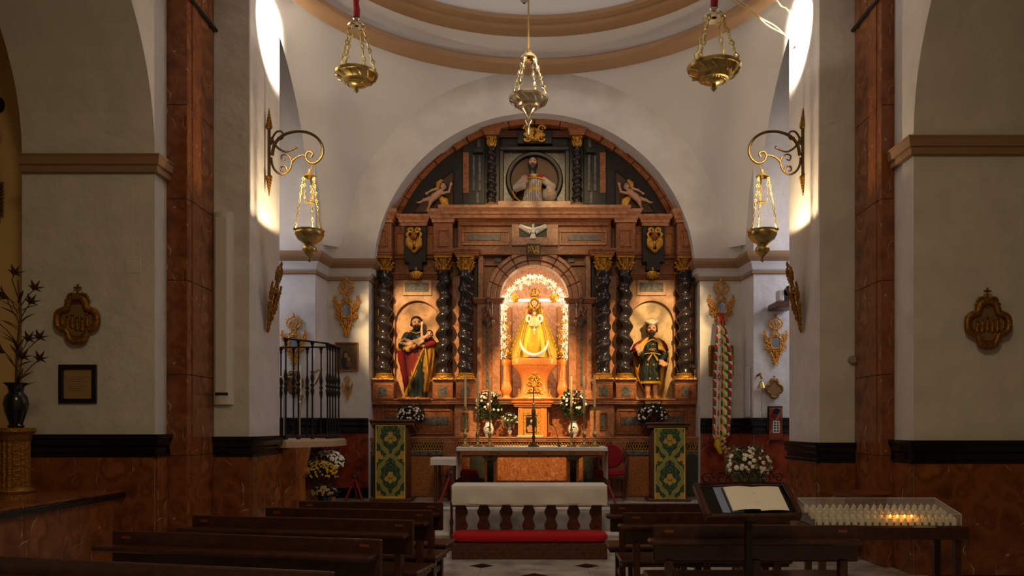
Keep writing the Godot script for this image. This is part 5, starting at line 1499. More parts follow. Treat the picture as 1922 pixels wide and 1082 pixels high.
func golden_image() -> void:
	var S := 101.0
	var Z := dz(S)
	var K := func(px: float, py: float, z := 0.0) -> Vector3: return Vector3((px - 1003.0) / S, EYE + (800.0 - py) / S, Z + z)
	var t := thing("golden_image", "crowned image in a wide triangular golden mantle above a white crescent moon", "statue", K.call(1003, 675))
	var mantle := B.new()
	var rows := []
	var prof := [[674, 53, 0.26], [666, 51.5, 0.26], [650, 44, 0.24], [630, 35.5, 0.21], [610, 27, 0.17], [590, 18.5, 0.13], [575, 12.5, 0.1], [565, 9, 0.08], [559, 6, 0.06], [555, 2, 0.03]]
	for i in 28:
		var f := i / 3.0
		var a: Array = prof[mini(int(f), 9)]; var c: Array = prof[mini(int(f) + 1, 9)]
		var tt := f - int(f)
		var row := PackedVector3Array()
		for k in 40:
			var an := TAU * k / 40
			var w := 1.0 + 0.02 * sin(an * 12) * (1.0 - i / 28.0)
			row.append(K.call(1003 + cos(an) * lerpf(a[1], c[1], tt) * w, lerpf(a[0], c[0], tt), -0.05 + sin(an) * lerpf(a[2], c[2], tt) * w))
		rows.append(row)
	mantle.surf(rows, true)
	part("mantle", mantle, M.gold_cloth, t)
	var hem := B.new()
	for s in [-1.0, 1.0]:
		hem.tube([K.call(1003 + s * 7, 562, 0.06), K.call(1003 + s * 14, 585, 0.11), K.call(1003 + s * 17, 606, 0.15), K.call(1003 + s * 25, 640, 0.2), K.call(1003 + s * 33, 672, 0.22)], 0.016, 6)
		for k in 15:
			var f := k / 14.0
			hem.ell(K.call(1003 + s * lerpf(11, 47, f), lerpf(570, 672, f), 0.05 + 0.1 * f), Vector3(0.016, 0.016, 0.012), 6)
	part("mantle_braid", hem, M.gold, t)
	var dress := B.new()
	rows = []
	for pr in [[673, 24, 0.22], [660, 24.5, 0.23], [640, 23, 0.22], [622, 19, 0.2], [612, 15, 0.18], [604, 12, 0.14]]:
		var row := PackedVector3Array()
		for k in 32:
			var an := TAU * k / 32
			row.append(K.call(1003 + cos(an) * pr[1], pr[0], 0.06 + sin(an) * pr[2] * (1.0 + 0.03 * sin(an * 10))))
		rows.append(row)
	dress.surf(rows, true)
	part("dress", dress, M.gold_cloth_light, t)
	var moon := B.new()
	var pts := []; var rad := []
	for k in 25:
		var a := lerpf(PI + 0.05, TAU - 0.05, k / 24.0)
		pts.append(K.call(1002.5 + cos(a) * 25.5, 641 - sin(a) * 29, 0.31))
		rad.append(0.006 + 0.03 * sin(PI * k / 24.0))
	moon.tube(pts, rad, 8)
	part("crescent_moon", moon, M.white_silver, t)
	# face in its ruff, crown
	var f := B.new()
	sdf(f, head(K.call(1003, 572, 0.12), 0.15, 0.0, L(120, 88, 30), 0, L(222, 178, 140)), 0.006, 0.008)
	part("face", f, M.paint, t)
	var ruff := B.new()
	for k in 22:
		var a := TAU * k / 22
		ruff.ell(K.call(1003 + cos(a) * 8.2, 572 - sin(a) * 10.2, 0.13), Vector3(0.026, 0.026, 0.02), 6)
	part("ruff", ruff, M.gold, t)
	part("crown", crown(K.call(1003, 558, 0.06), 0.075, 0.14), M.gold, t)
	# the child on her breast
	var c := B.new()
	var ch := head(K.call(1003, 592, 0.26), 0.085, 0.0, L(90, 56, 24), 0, L(226, 182, 146))
	c.col = L(224, 190, 120)
	c.lathe([[0.10, 0], [0.09, 0.06], [0.06, 0.14], [0.03, 0.19]], K.call(1003, 616, 0.22), 18, 9, 0.05)
	sdf(c, ch, 0.0055, 0.006)
	var cp := part("child", c, M.paint, t)
	var bits := B.new()
	for s in [-1.0, 1.0]:
		for k in 12:
			var a := TAU * k / 12
			bits.ell(K.call(1003 + s * 10 + cos(a) * 4.2, 602 - sin(a) * 6, 0.25), Vector3(0.022, 0.022, 0.016), 6)
	part("sleeve_lace", bits, M.white_silver, cp)
	part("crown", crown(K.call(1003, 586, 0.25), 0.035, 0.06), M.gold, cp)
	var neck := []
	for k in 13: neck.append(K.call(1003 + lerpf(-12, 12, k / 12.0), 608 + 8 * sin(PI * k / 12.0), 0.29))
	var nb := B.new()
	for q in neck: nb.ell(q, Vector3(0.014, 0.014, 0.014), 6)
	nb.box(K.call(1002, 618, 0.3), K.call(1003.6, 632, 0.31), 0.003); nb.box(K.call(1000, 622, 0.3), K.call(1006, 624, 0.31), 0.003)
	part("necklace", nb, M.white_silver, t)
	var rd := B.new()
	for q in [[1003, 582], [991, 610], [1016, 610], [995, 590]]: rd.ell(K.call(q[0], q[1], 0.27), Vector3(0.02, 0.02, 0.014), 6)
	rd.ell(K.call(994, 590, 0.22), Vector3(0.04, 0.05, 0.015), 8)
	part("red_jewel", rd, M.red_paint, t)
	# ---- garland arch
	var g := thing("blossom_arch", "arch of silver-white metal blossoms framing the golden image", "ornament", K.call(1003, 676, 0.2))
	var path := []
	for k in 9: path.append(Vector2(-60, 672 - k * 8.5))
	for k in 21:
		var a := PI - PI * k / 20.0
		path.append(Vector2(cos(a) * 60, 600 - sin(a) * 70))
	for k in 9: path.append(Vector2(60, 604 + k * 8.5))
	var rng := RandomNumberGenerator.new(); rng.seed = 4
	var stem := []
	for q in path: stem.append(K.call(1003 + q.x, q.y, 0.12))
	part("stem", B.new().tube(stem, 0.012, 6), M.white_silver, g)
	var flower := []
	for v in 3:
		var b := B.new()
		for k in 6:
			var a := TAU * k / 6 + v
			var d := Vector3(cos(a), sin(a), 0)
			b.tube([Vector3.ZERO, d * 0.035 + Vector3(0, 0, 0.02), d * 0.062 + Vector3(0, 0, 0.012 + 0.01 * v)], [0.008, 0.022, 0.004], 6, 0.5)
		b.ell(Vector3(0, 0, 0.02), Vector3(0.018, 0.018, 0.014), 6)
		flower.append(b.mesh(M.white_silver))
	for i in path.size():
		for side in 2:
			var q: Vector2 = path[i]
			var out := Vector2(q.x, (600 - q.y) if q.y < 600 else 0.0).normalized() * (3.5 if side else -3.0)
			var o := part_mesh("blossom", flower[(i + side) % 3], g, K.call(1003 + q.x + out.x + rng.randf_range(-1, 1), q.y - out.y + rng.randf_range(-3, 3), 0.14 + 0.05 * side))
			o.rotation = Vector3(rng.randf_range(-0.5, 0.5), rng.randf_range(-0.5, 0.5), rng.randf() * 3.0)
			o.scale = Vector3.ONE * rng.randf_range(0.85, 1.15)
	var leafb := B.new()
	for k in 5: leafb.tube([Vector3.ZERO, Vector3(sin((k - 2) * 0.5), cos((k - 2) * 0.5), 0.1) * 0.05, Vector3(sin((k - 2) * 0.62), cos((k - 2) * 0.62), 0.0) * 0.095], [0.01, 0.022, 0.003], 5, 0.4)
	var lm := leafb.mesh(M.white_silver)
	for k in 11:
		var a := PI - PI * (k + 1) / 12.0
		var o := part_mesh("leaf", lm, g, K.call(1003 + cos(a) * 63, 600 - sin(a) * 74, 0.1))
		o.rotation.z = a - PI / 2
	for s in [-1.0, 1.0]:
		var rose := B.new()
		for ring in 3:
			for k in 7: rose.ell(Vector3(cos(TAU * k / 7 + ring), sin(TAU * k / 7 + ring), 0) * (0.06 - ring * 0.02) + Vector3(0, 0, ring * 0.02), Vector3(0.032, 0.032, 0.016), 6)
		part_mesh("gold_rose", rose.mesh(M.gold), g, K.call(1003 + s * 36, 563, 0.2))
	# little side sprays of rings
	for s in [-1.0, 1.0]:
		var sp := B.new()
		for k in 16:
			var c0: Vector3 = K.call(1003 + s * rng.randf_range(40, 58), rng.randf_range(606, 660), rng.randf_range(0.1, 0.3))
			var ringp := []
			for e in 9: ringp.append(c0 + Vector3(cos(TAU * e / 8), sin(TAU * e / 8), 0) * 0.025)
			sp.tube(ringp, 0.007, 4)
		part("ring_spray", sp, M.gold, g)
		solo("altar_lantern", B.new().lathe([[0.04, 0], [0.045, 0.01], [0.015, 0.03], [0.015, 0.06], [0.05, 0.1], [0.055, 0.15], [0.03, 0.19], [0.008, 0.21], [0.0, 0.22]], K.call(1003 + s * 51, 677, 0.12), 12), M.gold, ("small gilt lantern on the right orange baluster" if s > 0 else "small gilt lantern on the left orange baluster"), "lantern")
	# ---- pedestal and balusters
	var pd := thing("image_pedestal", "orange marble pedestal with gilt ornament carrying the golden image", "pedestal", K.call(1003, 752))
	rows = []
	for q in [[752, 37], [747, 37], [746.5, 33], [743, 33], [742.5, 29], [739, 27], [725, 24], [712, 25], [702, 29], [694, 36], [690, 40], [687, 40.5], [686.5, 43], [677, 43.5], [675, 42], [675, 0.5]]:
		var row := PackedVector3Array()
		for k in 48:
			var an := TAU * k / 48
			var cs := cos(an); var sn := sin(an)
			row.append(K.call(1003 + signf(cs) * pow(absf(cs), 0.6) * q[1], q[0], -0.02 + signf(sn) * pow(absf(sn), 0.6) * q[1] / S * 0.78))
		rows.append(row)
	part("body", B.new().surf(rows, true), M.stone_orange, pd)
	var orn := B.new()
	for s in [-1.0, 1.0]:
		for q in [[5, 712, 0.05], [8, 722, 0.055], [6, 734, 0.05], [12, 741, 0.04]]:
			orn.tube(spiral(K.call(1003 + s * q[0], q[1], 0.19 + (0.02 if q[1] > 730 else 0.0)), q[2], s, 1.4), [0.016, 0.016, 0.015, 0.014, 0.013, 0.012, 0.011, 0.01, 0.009, 0.008], 6)
		orn.tube([K.call(1003, 708, 0.19), K.call(1003 + s * 4, 718, 0.2), K.call(1003 + s * 2, 730, 0.2), K.call(1003 + s * 9, 744, 0.23)], 0.012, 6)
	orn.ell(K.call(1003, 702, 0.2), Vector3(0.05, 0.04, 0.02), 8); orn.ell(K.call(1003, 725, 0.2), Vector3(0.03, 0.09, 0.02), 8)
	part("gilt_ornament", orn, M.gold, pd)
	for s in [-1.0, 1.0]:
		var o: Vector3 = K.call(1003 + s * 52, 751, 0.12)
		var u := 1.0 / S
		solo("orange_baluster", B.new().lathe([[9 * u, 0], [9 * u, 3 * u], [7 * u, 5 * u], [5.5 * u, 8 * u], [9 * u, 14 * u], [10.2 * u, 19 * u], [9 * u, 26 * u], [7 * u, 34 * u], [7.8 * u, 36 * u], [6.4 * u, 38 * u], [5.8 * u, 60 * u], [6.4 * u, 64 * u], [8.5 * u, 67 * u], [9 * u, 74 * u], [0, 74 * u]], o, 24), M.stone_orange, "turned orange marble baluster %s of the image pedestal" % ("right" if s > 0 else "left"), "baluster", "orange balusters")
		solo("gilt_candlestick", B.new().lathe([[0.04, 0], [0.03, 0.02], [0.01, 0.04], [0.02, 0.07], [0.01, 0.1], [0.012, 0.15], [0.03, 0.18], [0.0, 0.19]], K.call(1003 + s * 28.5, 750, 0.22), 10), M.gold, "tiny gilt candlestick %s of the image pedestal foot" % ("right" if s > 0 else "left"), "candlestick")

func crown(o: Vector3, r: float, h: float) -> B:
	var b := B.new()
	b.lathe([[r, 0], [r * 1.08, h * 0.06], [r * 1.02, h * 0.16]], o, 20)
	for k in 8:
		var a := TAU * k / 8 + 0.2
		var d := Vector3(cos(a), 0, sin(a))
		b.tube([o + d * r + Vector3(0, h * 0.1, 0), o + d * r * 1.45 + Vector3(0, h * 0.55, 0), o + d * r * 0.9 + Vector3(0, h * 0.9, 0), o + Vector3(0, h, 0)], [r * 0.12, r * 0.16, r * 0.12, r * 0.08], 5)
		b.ell(o + d * r * 1.15 + Vector3(0, h * 0.3, 0), Vector3.ONE * r * 0.18, 6)
	b.ell(o + Vector3(0, h * 1.08, 0), Vector3.ONE * r * 0.2, 8)
	return b

# ---------------------------------------------------------------- sanctuary furniture
func at_s(s: float) -> Callable:
	return func(px: float, py: float, z := 0.0) -> Vector3: return V(px, py, s) + Vector3(0, 0, z)
func pbox(x0: float, y0: float, x1: float, y1: float, s: float, z0: float, z1: float, ch := 0.006) -> B:
	return B.new().box(V(x0, y0, s) + Vector3(0, 0, z0), V(x1, y1, s) + Vector3(0, 0, z1), ch)
# a cloth over a box-like top: from the back edge, over the top, down the front with soft waves
func drape(x0: float, x1: float, ytop: float, zb: float, zf: float, drop: float, wave: float, seed_: int, side_drop := 0.0) -> B:
	var rng := RandomNumberGenerator.new(); rng.seed = seed_
	var ph := [rng.randf() * 6, rng.randf() * 6, rng.randf() * 6]
	var b := B.new()
	var rows := []
	var nxs := 72
	for i in 22:
		var row := PackedVector3Array()
		for k in nxs + 1:
			var x := lerpf(x0, x1, float(k) / nxs)
			var y := ytop; var z: float
			if i < 7:
				z = lerpf(zb, zf, i / 6.0)
			else:
				var f := (i - 6) / 15.0
				y = ytop - drop * f - 0.006 * sin(x * 9.0 + ph[0]) * f
				z = zf + 0.012 * sin(minf(f * 6.0, 1.57)) + wave * f * (sin(x * 7.0 + ph[1] + f * 2.0) + 0.6 * sin(x * 13.0 + ph[2] - f * 3.0) + 0.3 * sin(x * 29.0 + ph[0]))
			row.append(Vector3(x, y, z))
		rows.append(row)
	b.surf(rows, false, Vector3(0, 1, 1))
	if side_drop > 0.0:
		for s in [-1.0, 1.0]:
			rows = []
			for i in 14:
				var f := i / 13.0
				var row := PackedVector3Array()
				for k in 13:
					var g := k / 12.0
					row.append(Vector3((x1 if s > 0 else x0) + s * (0.006 + 0.016 * sin(g * 14.0 + ph[1]) * f), ytop - side_drop * f, lerpf(zb, zf, g)))
				rows.append(row)
			b.surf(rows, false, Vector3(s, 0, 0))
	return b
func fringe(x0: float, x1: float, y: float, z: float, h: float, n: int) -> B:
	var b := B.new()
	for i in n:
		var x := lerpf(x0, x1, (i + 0.5) / n)
		b.box(Vector3(x - (x1 - x0) / n * 0.36, y - h, z - 0.003), Vector3(x + (x1 - x0) / n * 0.36, y, z + 0.003))
	return b

func build_sanctuary() -> void:
	var S := 122.0
	var Z := dz(S)
	# ---- altar
	var t := thing("altar_table", "brown altar table with two black-panelled legs and lettering along its front edge", "altar", Vector3(0, CHANCEL, Z - 0.4))
	var top: B = pbox(864, 841, 1136, 855, S, -0.85, -0.005)
	part("table_top", top, M.wood_orange, t)
	for px in [919, 1077]:
		var lg := part("leg", pbox(px - 11, 862, px + 11, 947.5, S, -0.7, -0.2), M.wood_orange, t)
		part("black_panel", pbox(px - 6, 866, px + 6, 944, S, -0.21, -0.19), M.black_stone, lg)
		part("leg_head", pbox(px - 15, 852, px + 15, 862, S, -0.75, -0.12, 0.02), M.grey_marble, lg)
	for w in [["ECCE", 930], ["MATER", 1003], ["TVA", 1073]]:
		var tm := TextMesh.new()
		var fnt := SystemFont.new(); fnt.font_names = PackedStringArray(["Droid Serif"])
		tm.text = w[0]; tm.font = fnt; tm.font_size = 16; tm.pixel_size = 0.0038; tm.depth = 0.006; tm.material = M.ebony
		part_mesh("lettering", tm, t, V(w[1], 850.8, S) + Vector3(0, 0, -0.004))
	var cl := thing("altar_cloth", "white lace-edged cloth over the altar hanging down both ends", "tablecloth", Vector3(0, 1.0, Z - 0.4))
	var yt: float = V(0, 840.5, S).y + 0.004
	part("cloth", drape(V(857, 0, S).x, V(1140, 0, S).x, yt, Z - 0.88, Z, 0.05, 0.002, 5, 0.5), M.linen, cl)
	var lace := B.new()
	for i in 110:
		lace.ell(Vector3(lerpf(V(857, 0, S).x, V(1140, 0, S).x, i / 109.0), yt - 0.05, Z + 0.013), Vector3(0.011, 0.012, 0.004), 5)
	part("lace_edge", lace, M.linen, cl).set_meta("kind", "stuff")
	# ---- candlesticks and candles
	var stick := thing("altar_candlestick", "", "candlestick", Vector3.ZERO, "altar candlesticks")
	part("foot", B.new().lathe([[0.075, 0], [0.075, 0.012], [0.05, 0.03], [0.025, 0.06], [0.018, 0.08]], Vector3.ZERO, 16), M.brass, stick)
	part("stem", B.new().lathe([[0.018, 0.08], [0.032, 0.10], [0.016, 0.12], [0.03, 0.16], [0.034, 0.2], [0.014, 0.24], [0.026, 0.26], [0.014, 0.28], [0.012, 0.4], [0.02, 0.46], [0.013, 0.5], [0.024, 0.53], [0.014, 0.56]], Vector3.ZERO, 14), M.brass, stick)
	part("drip_pan", B.new().lathe([[0.012, 0.555], [0.04, 0.575], [0.042, 0.582], [0.022, 0.585], [0.02, 0.63], [0.0, 0.63]], Vector3.ZERO, 16), M.brass, stick)
	var spots := [[873.5, 838.5, 706, 763], [896.5, 837, 704, 764], [919.5, 839, 708, 762], [1072.5, 839, 708, 762], [1096.5, 838, 708, 764], [1116, 838, 706, 766]]
	var nm := ["leftmost brass candlestick on the altar", "second brass candlestick from the left on the altar", "third brass candlestick from the left, before the left bouquet", "brass candlestick just right of the microphone", "second brass candlestick from the right on the altar", "rightmost brass candlestick on the altar"]
	for i in 6:
		var q: Array = spots[i]
		var p := V(q[0], 0, S + 0.5); p.y = yt + 0.003; p.z = Z - 0.2 - 0.05 * (i % 2)
		p.x = (q[0] - 1003.0) / (1500.0 / -p.z)
		var o: Node3D = stick
		if i == 0:
			stick.position = p; stick.set_meta("label", nm[0])
		else:
			o = copy(stick, p, nm[i])
		var hh: float = EYE + (800.0 - q[2]) / (1500.0 / -p.z) - (p.y + 0.62)
		var cd := B.new().lathe([[0.017, 0], [0.0165, hh], [0.008, hh + 0.006], [0.0, hh + 0.006]], p + Vector3(0, 0.63, 0), 14)
		solo("altar_candle", cd, M.candle_wax, ["tall cream candle on the leftmost altar candlestick", "tall cream candle second from the left", "tall cream candle third from the left", "tall cream candle third from the right", "tall cream candle second from the right", "tall cream candle on the rightmost altar candlestick"][i], "candle", "tall altar candles")
	# ---- crucifix
	t = thing("altar_crucifix", "slender dark standing crucifix in the middle of the altar", "crucifix", Vector3(V(1002, 0, S).x, yt, Z - 0.2))
	var o2 := Vector3(V(1001.5, 0, 120.3).x, yt + 0.003, Z - 0.2)
	part("foot", B.new().lathe([[0.09, 0], [0.085, 0.012], [0.05, 0.03], [0.03, 0.06], [0.018, 0.1], [0.03, 0.14], [0.016, 0.18], [0.02, 0.3], [0.034, 0.36], [0.016, 0.42], [0.03, 0.5], [0.034, 0.56], [0.014, 0.62]], o2, 16), M.bronze, t)
	part("upright", B.new().box(o2 + Vector3(-0.009, 0.6, -0.006), o2 + Vector3(0.009, 0.94, 0.006), 0.002), M.iron, t)
	part("crossbar", B.new().box(o2 + Vector3(-0.1, 0.83, -0.006), o2 + Vector3(0.1, 0.848, 0.006), 0.002), M.iron, t)
	part("ball", B.new().ell(o2 + Vector3(0, 0.66, 0), Vector3.ONE * 0.026, 10), M.silver, t)
	# ---- microphone
	t = thing("altar_microphone", "thin black gooseneck microphone standing on the altar right of the crucifix", "microphone", Vector3(V(1049, 0, S).x, yt, Z - 0.3))
	var mp := V(1049.5, 0, 120); mp.y = yt + 0.003; mp.z = Z - 0.3
	part("stand", B.new().lathe([[0.028, 0], [0.028, 0.015], [0.01, 0.02], [0.006, 0.06]], mp, 12), M.black_plastic, t)
	part("gooseneck", B.new().tube([mp + Vector3(0, 0.05, 0), mp + Vector3(-0.02, 0.16, 0), mp + Vector3(-0.07, 0.3, 0), mp + Vector3(-0.11, 0.345, 0)], 0.005, 6), M.black_plastic, t)
	part("capsule", B.new().tube([mp + Vector3(-0.10, 0.338, 0), mp + Vector3(-0.135, 0.352, 0.01)], 0.014, 8), M.black_plastic, t)
	# ---- red votive with a slim candle on the ledge
	t = thing("red_votive_candle", "slim orange candle in a red glass on the ledge right of the tabernacle", "candle", rv(1029, 820, 0.3))
	part("glass", B.new().lathe([[0.03, 0], [0.034, 0.07], [0.0, 0.07]], rv(1029, 819.9, 0.3), 12), M.red_paint, t)
	part("stick", B.new().lathe([[0.013, 0.07], [0.012, 0.46], [0.0, 0.47]], rv(1029, 819.9, 0.3), 10), M.wood_orange, t)
	# ---- bouquets
	bouquet("flower_vase", "tall bouquet of white and pink flowers in a painted vase left of the tabernacle", ledge(917), 0.44, 0.46, 0.30, "vase", [["petal_white", 26, 0.03], ["petal_pink", 12, 0.022]], M.leaf, 420, 3)
	bouquet("flower_vase", "tall bouquet of white and pink flowers in a painted vase right of the microphone", ledge(1076), 0.44, 0.46, 0.32, "vase", [["petal_white", 26, 0.03], ["petal_pink", 12, 0.022]], M.leaf, 420, 8)
	bouquet("flower_vase", "small pale dried bouquet in a silver vase beside the tabernacle", ledge(957), 0.28, 0.2, 0.18, "silver", [["petal_white", 14, 0.02], ["dry", 14, 0.018]], M.leaf_grey, 120, 13)
	bouquet("flower_pot", "round bunch of white flowers behind the left green-draped lectern", ledge(771), 0.44, 0.32, 0.2, "pot", [["petal_white", 60, 0.022]], M.leaf_dark, 320, 17)
	bouquet("flower_pot", "drooping bunch of white flowers behind the right green-draped lectern", ledge(1224), 0.48, 0.32, 0.2, "pot", [["petal_white", 26, 0.026]], M.leaf_dark, 380, 21)
	# ---- ambos with green damask falls
	ambo(733, 692, 779, 791, 940, 705, 761, false, "dark wooden lectern left of the altar under a green and gold cloth", "green and gold damask fall with fringe on the left lectern")
	ambo(1257, 1212, 1297, 796, 943, 1228, 1286, true, "dark wooden lectern right of the altar under a green and gold cloth", "green and gold damask fall with fringe on the right lectern")
	# ---- credence table, chairs
	t = thing("credence_table", "small dark wooden side table left of the altar", "table", V(835, 942, 119))
	for px in [[817, -0.05], [852, -0.05], [819, -0.42], [850, -0.42]]:
		part("leg", B.new().lathe([[0.022, 0], [0.025, 0.1], [0.016, 0.14], [0.024, 0.3], [0.018, 0.5], [0.026, 0.6], [0.026, 0.68]], Vector3((px[0] - 1003) / 119.0, CHANCEL, dz(119) + px[1]), 12), M.wood, t)
	part("table_top", pbox(812, 861, 857, 864, 119, -0.47, 0.0), M.wood, t)
	solo("credence_cloth", drape(V(808, 0, 119).x, V(860, 0, 119).x, V(0, 860, 119).y, dz(119) - 0.48, dz(119) + 0.01, 0.12, 0.006, 9, 0.13), M.linen, "white cloth draped over the small side table left of the altar", "tablecloth")
	armchair(V(1146, 931, 112.6), "ornate dark armchair with red velvet back right of the altar", -0.15, true)
	armchair(V(868, 931, 112.6), "dark stool with red velvet seat half hidden left of the altar", 0.2, false)
	# ---- red tripods
	tripod(V(666, 941, 116), 0.46, "small red tripod stand beside the left lectern")
	tripod(V(846, 946, 121), 0.56, "red tripod stand next to the white-clothed side table")
	tripod(V(1140, 946, 121), 0.4, "red tripod stand right of the altar behind the kneeler")
	# ---- carpet
	var rug := Image.create(128, 64, false, Image.FORMAT_RGB8)
	for x in 128:
		for y in 64:
			var e := mini(mini(x, 127 - x), mini(y, 63 - y))
			var c := Color8(28, 34, 58) if e < 4 or (e > 8 and e < 10) else Color8(146, 118, 70) if e < 12 else (Color8(120, 84, 52) if (x / 6 + y / 6) % 2 else Color8(150, 124, 84))
			rug.set_pixel(x, y, c)
	uvmat("rug", ImageTexture.create_from_image(rug), 0.95)
	var rgb := B.new()
	rgb.xf = Transform3D(Basis(Vector3.RIGHT, -PI / 2), Vector3(0, CHANCEL + 0.001, 0))
	rgb.prism(PackedVector2Array([Vector2(-1.25, 11.93), Vector2(1.2, 11.93), Vector2(1.2, 12.24), Vector2(-1.25, 12.24)]), 0.0, 0.012)
	solo("altar_rug", rgb, M.rug, "patterned blue and gold rug at the top of the steps before the altar", "rug")
	kneeler()
	# ---- turned candle stand
	t = thing("candle_stand", "tall slender turned wooden stand at the left end of the kneeler", "stand", V(847, 1034, 141))
	var cs := V(847.5, 1032.6, 141)
	part("foot", B.new().box(cs + Vector3(-0.15, 0, -0.1), cs + Vector3(0.02, 0.03, 0.1), 0.008), M.wood, t)
	part("pole", B.new().lathe([[0.03, 0.03], [0.035, 0.06], [0.018, 0.1], [0.026, 0.2], [0.016, 0.3], [0.03, 0.36], [0.016, 0.42], [0.02, 0.7], [0.026, 0.8], [0.018, 0.95], [0.03, 1.02], [0.0, 1.05]], cs, 14), M.wood, t)

func ledge(px: float) -> Vector3: return Vector3((px - 1003.0) / 110.3, ry(820) + 0.001, RZ + 0.33)
func bouquet(called: String, label: String, base: Vector3, w: float, h: float, vh: float, vase: String, flowers: Array, leaf: Material, nleaf: int, sd: int) -> void:
	var rng := RandomNumberGenerator.new(); rng.seed = sd
	var t := thing(called, label, "flowers", base)
	if vase == "vase":
		var vb := part("vase", B.new().lathe([[0.05, 0], [0.055, 0.01], [0.085, 0.09], [0.09, 0.14], [0.065, 0.21], [0.05, 0.24], [0.065, 0.265], [0.0, 0.265]], base, 24), M.ceramic, t)
		var bb := B.new()
		for s in [-1.0, 1.0]:
			bb.tube(spiral(base + Vector3(s * 0.02, 0.13, 0.085), 0.035, s, 1.0), 0.004, 5)
			bb.tube(spiral(base + Vector3(s * 0.022, 0.08, 0.08), -0.03, s, 1.0), 0.004, 5)
		bb.ell(base + Vector3(0, 0.16, 0.082), Vector3(0.016, 0.02, 0.006), 8)
		part("blue_decoration", bb, M.ceramic_blue, vb)
	elif vase == "silver":
		part("vase", B.new().lathe([[0.05, 0], [0.05, 0.012], [0.02, 0.03], [0.045, 0.08], [0.03, 0.13], [0.04, 0.16], [0.0, 0.16]], base, 20, 10, 0.05), M.silver, t)
	elif vase == "pot":
		part("pot", B.new().lathe([[0.07, 0], [0.1, 0.15], [0.105, 0.17], [0.0, 0.17]], base, 18), M.dark_ceramic, t)
	elif vase == "basket":
		part("pot", B.new().lathe([[0.09, 0], [0.13, 0.2], [0.135, 0.22], [0.0, 0.22]], base, 18), M.wood_orange, t)
	var o := base + Vector3(0, vh, 0)
	var fol := B.new()
	for i in nleaf:
		var a := rng.randf() * TAU; var f := rng.randf(); var r := sqrt(rng.randf())
		var q := o + Vector3(cos(a) * r * w * 0.5 * (0.35 + 0.65 * sin(f * PI * 0.85 + 0.3)), f * h, sin(a) * r * w * 0.32)
		var d := (Vector3(cos(a) * 0.8, rng.randf_range(-0.2, 1.0), sin(a) * 0.8) + Vector3(rng.randf_range(-0.4, 0.4), 0, rng.randf_range(-0.4, 0.4))).normalized()
		var s := d.cross(Vector3(rng.randf_range(-1, 1), rng.randf_range(-1, 1), rng.randf_range(-1, 1)).normalized()).normalized()
		var ln := rng.randf_range(0.04, 0.085); var wd := ln * 0.3
		var m := d.cross(s)
		if m.z < 0: m = -m
		var k := fol.p(q, m); fol.p(q + d * ln * 0.5 + s * wd + m * 0.006, m); fol.p(q + d * ln, m); fol.p(q + d * ln * 0.5 - s * wd + m * 0.006, m)
		fol.tri(k, k + 1, k + 2); fol.tri(k, k + 2, k + 3)
	for i in 14:
		var a := rng.randf() * TAU
		fol.tube([base + Vector3(0, vh * 0.8, 0), o + Vector3(cos(a) * w * 0.3, h * rng.randf_range(0.3, 0.9), sin(a) * w * 0.2)], 0.003, 3)
	part("foliage", fol, leaf, t).set_meta("kind", "stuff")
	for fl in flowers:
		var b := B.new()
		for i in fl[1]:
			var a := rng.randf() * TAU; var el := rng.randf_range(-0.35, 1.3)
			var q := o + Vector3(cos(a) * cos(el) * w * 0.5, h * 0.48 + sin(el) * h * 0.5, absf(sin(a)) * cos(el) * w * 0.34 + 0.02)
			var sz: float = fl[2] * rng.randf_range(0.75, 1.15)
			var m := (q - o - Vector3(0, h * 0.3, 0) + Vector3(0, 0, 0.1)).normalized()
			var s := m.cross(Vector3.UP).normalized(); var u := s.cross(m)
			for k in 7:
				var dd := s * cos(TAU * k / 7) + u * sin(TAU * k / 7)
				b.ell(q + dd * sz * 0.5 + m * 0.2 * sz, Vector3.ONE * sz * 0.34, 5)
			b.ell(q + m * sz * 0.4, Vector3.ONE * sz * 0.4, 5)
		part("blossoms", b, M[fl[0]], t).set_meta("kind", "stuff")

func damask() -> ImageTexture:
	var im := Image.create(192, 480, false, Image.FORMAT_RGB8)
	var n1 := FastNoiseLite.new(); n1.seed = 5; n1.frequency = 0.06
	for y in 480:
		for x in 192:
			var u := absf(x - 96.0) / 96.0
			var v := fposmod(y / 264.0 + 0.26, 1.0)
			var c := Color8(24, 52, 28)
			var og := 0.12 + 0.72 * pow(sin(PI * v), 1.2)
			var og2 := 0.12 + 0.72 * pow(absf(cos(PI * v)), 1.2)
			var dd := absf(u - og)
			var w := 0.17 + 0.05 * sin(v * 31.0)
			if dd < w: c = Color8(146, 134, 56) if fposmod(dd, 0.06) > 0.014 else Color8(84, 98, 44)
			# rose clusters in the ogee and at its sides
			for q in [[0.0, 0.5, 0.2], [0.26, 0.6, 0.15], [0.0, 0.66, 0.14], [0.82, 0.98, 0.2], [0.82, 0.02, 0.2], [0.6, 0.06, 0.14], [0.98, 0.14, 0.16]]:
				var e := Vector2(u - q[0], (v - q[1]) * 2.4)
				var r := e.length()
				if r < q[2] * (1.0 + 0.14 * sin(e.angle() * 5.0)):
					c = Color8(186, 142, 42) if fposmod(r, 0.06) > 0.018 else Color8(132, 116, 40)
			if c.g8 < 60 and n1.get_noise_2d(absf(x - 96.0), y) > 0.24: c = Color8(96, 108, 46)
			if x < 7 or x > 184: c = Color8(196, 164, 50)
			if y > 470 or y < 4: c = Color8(206, 176, 56)
			im.set_pixel(x, y, c)
	return ImageTexture.create_from_image(im)

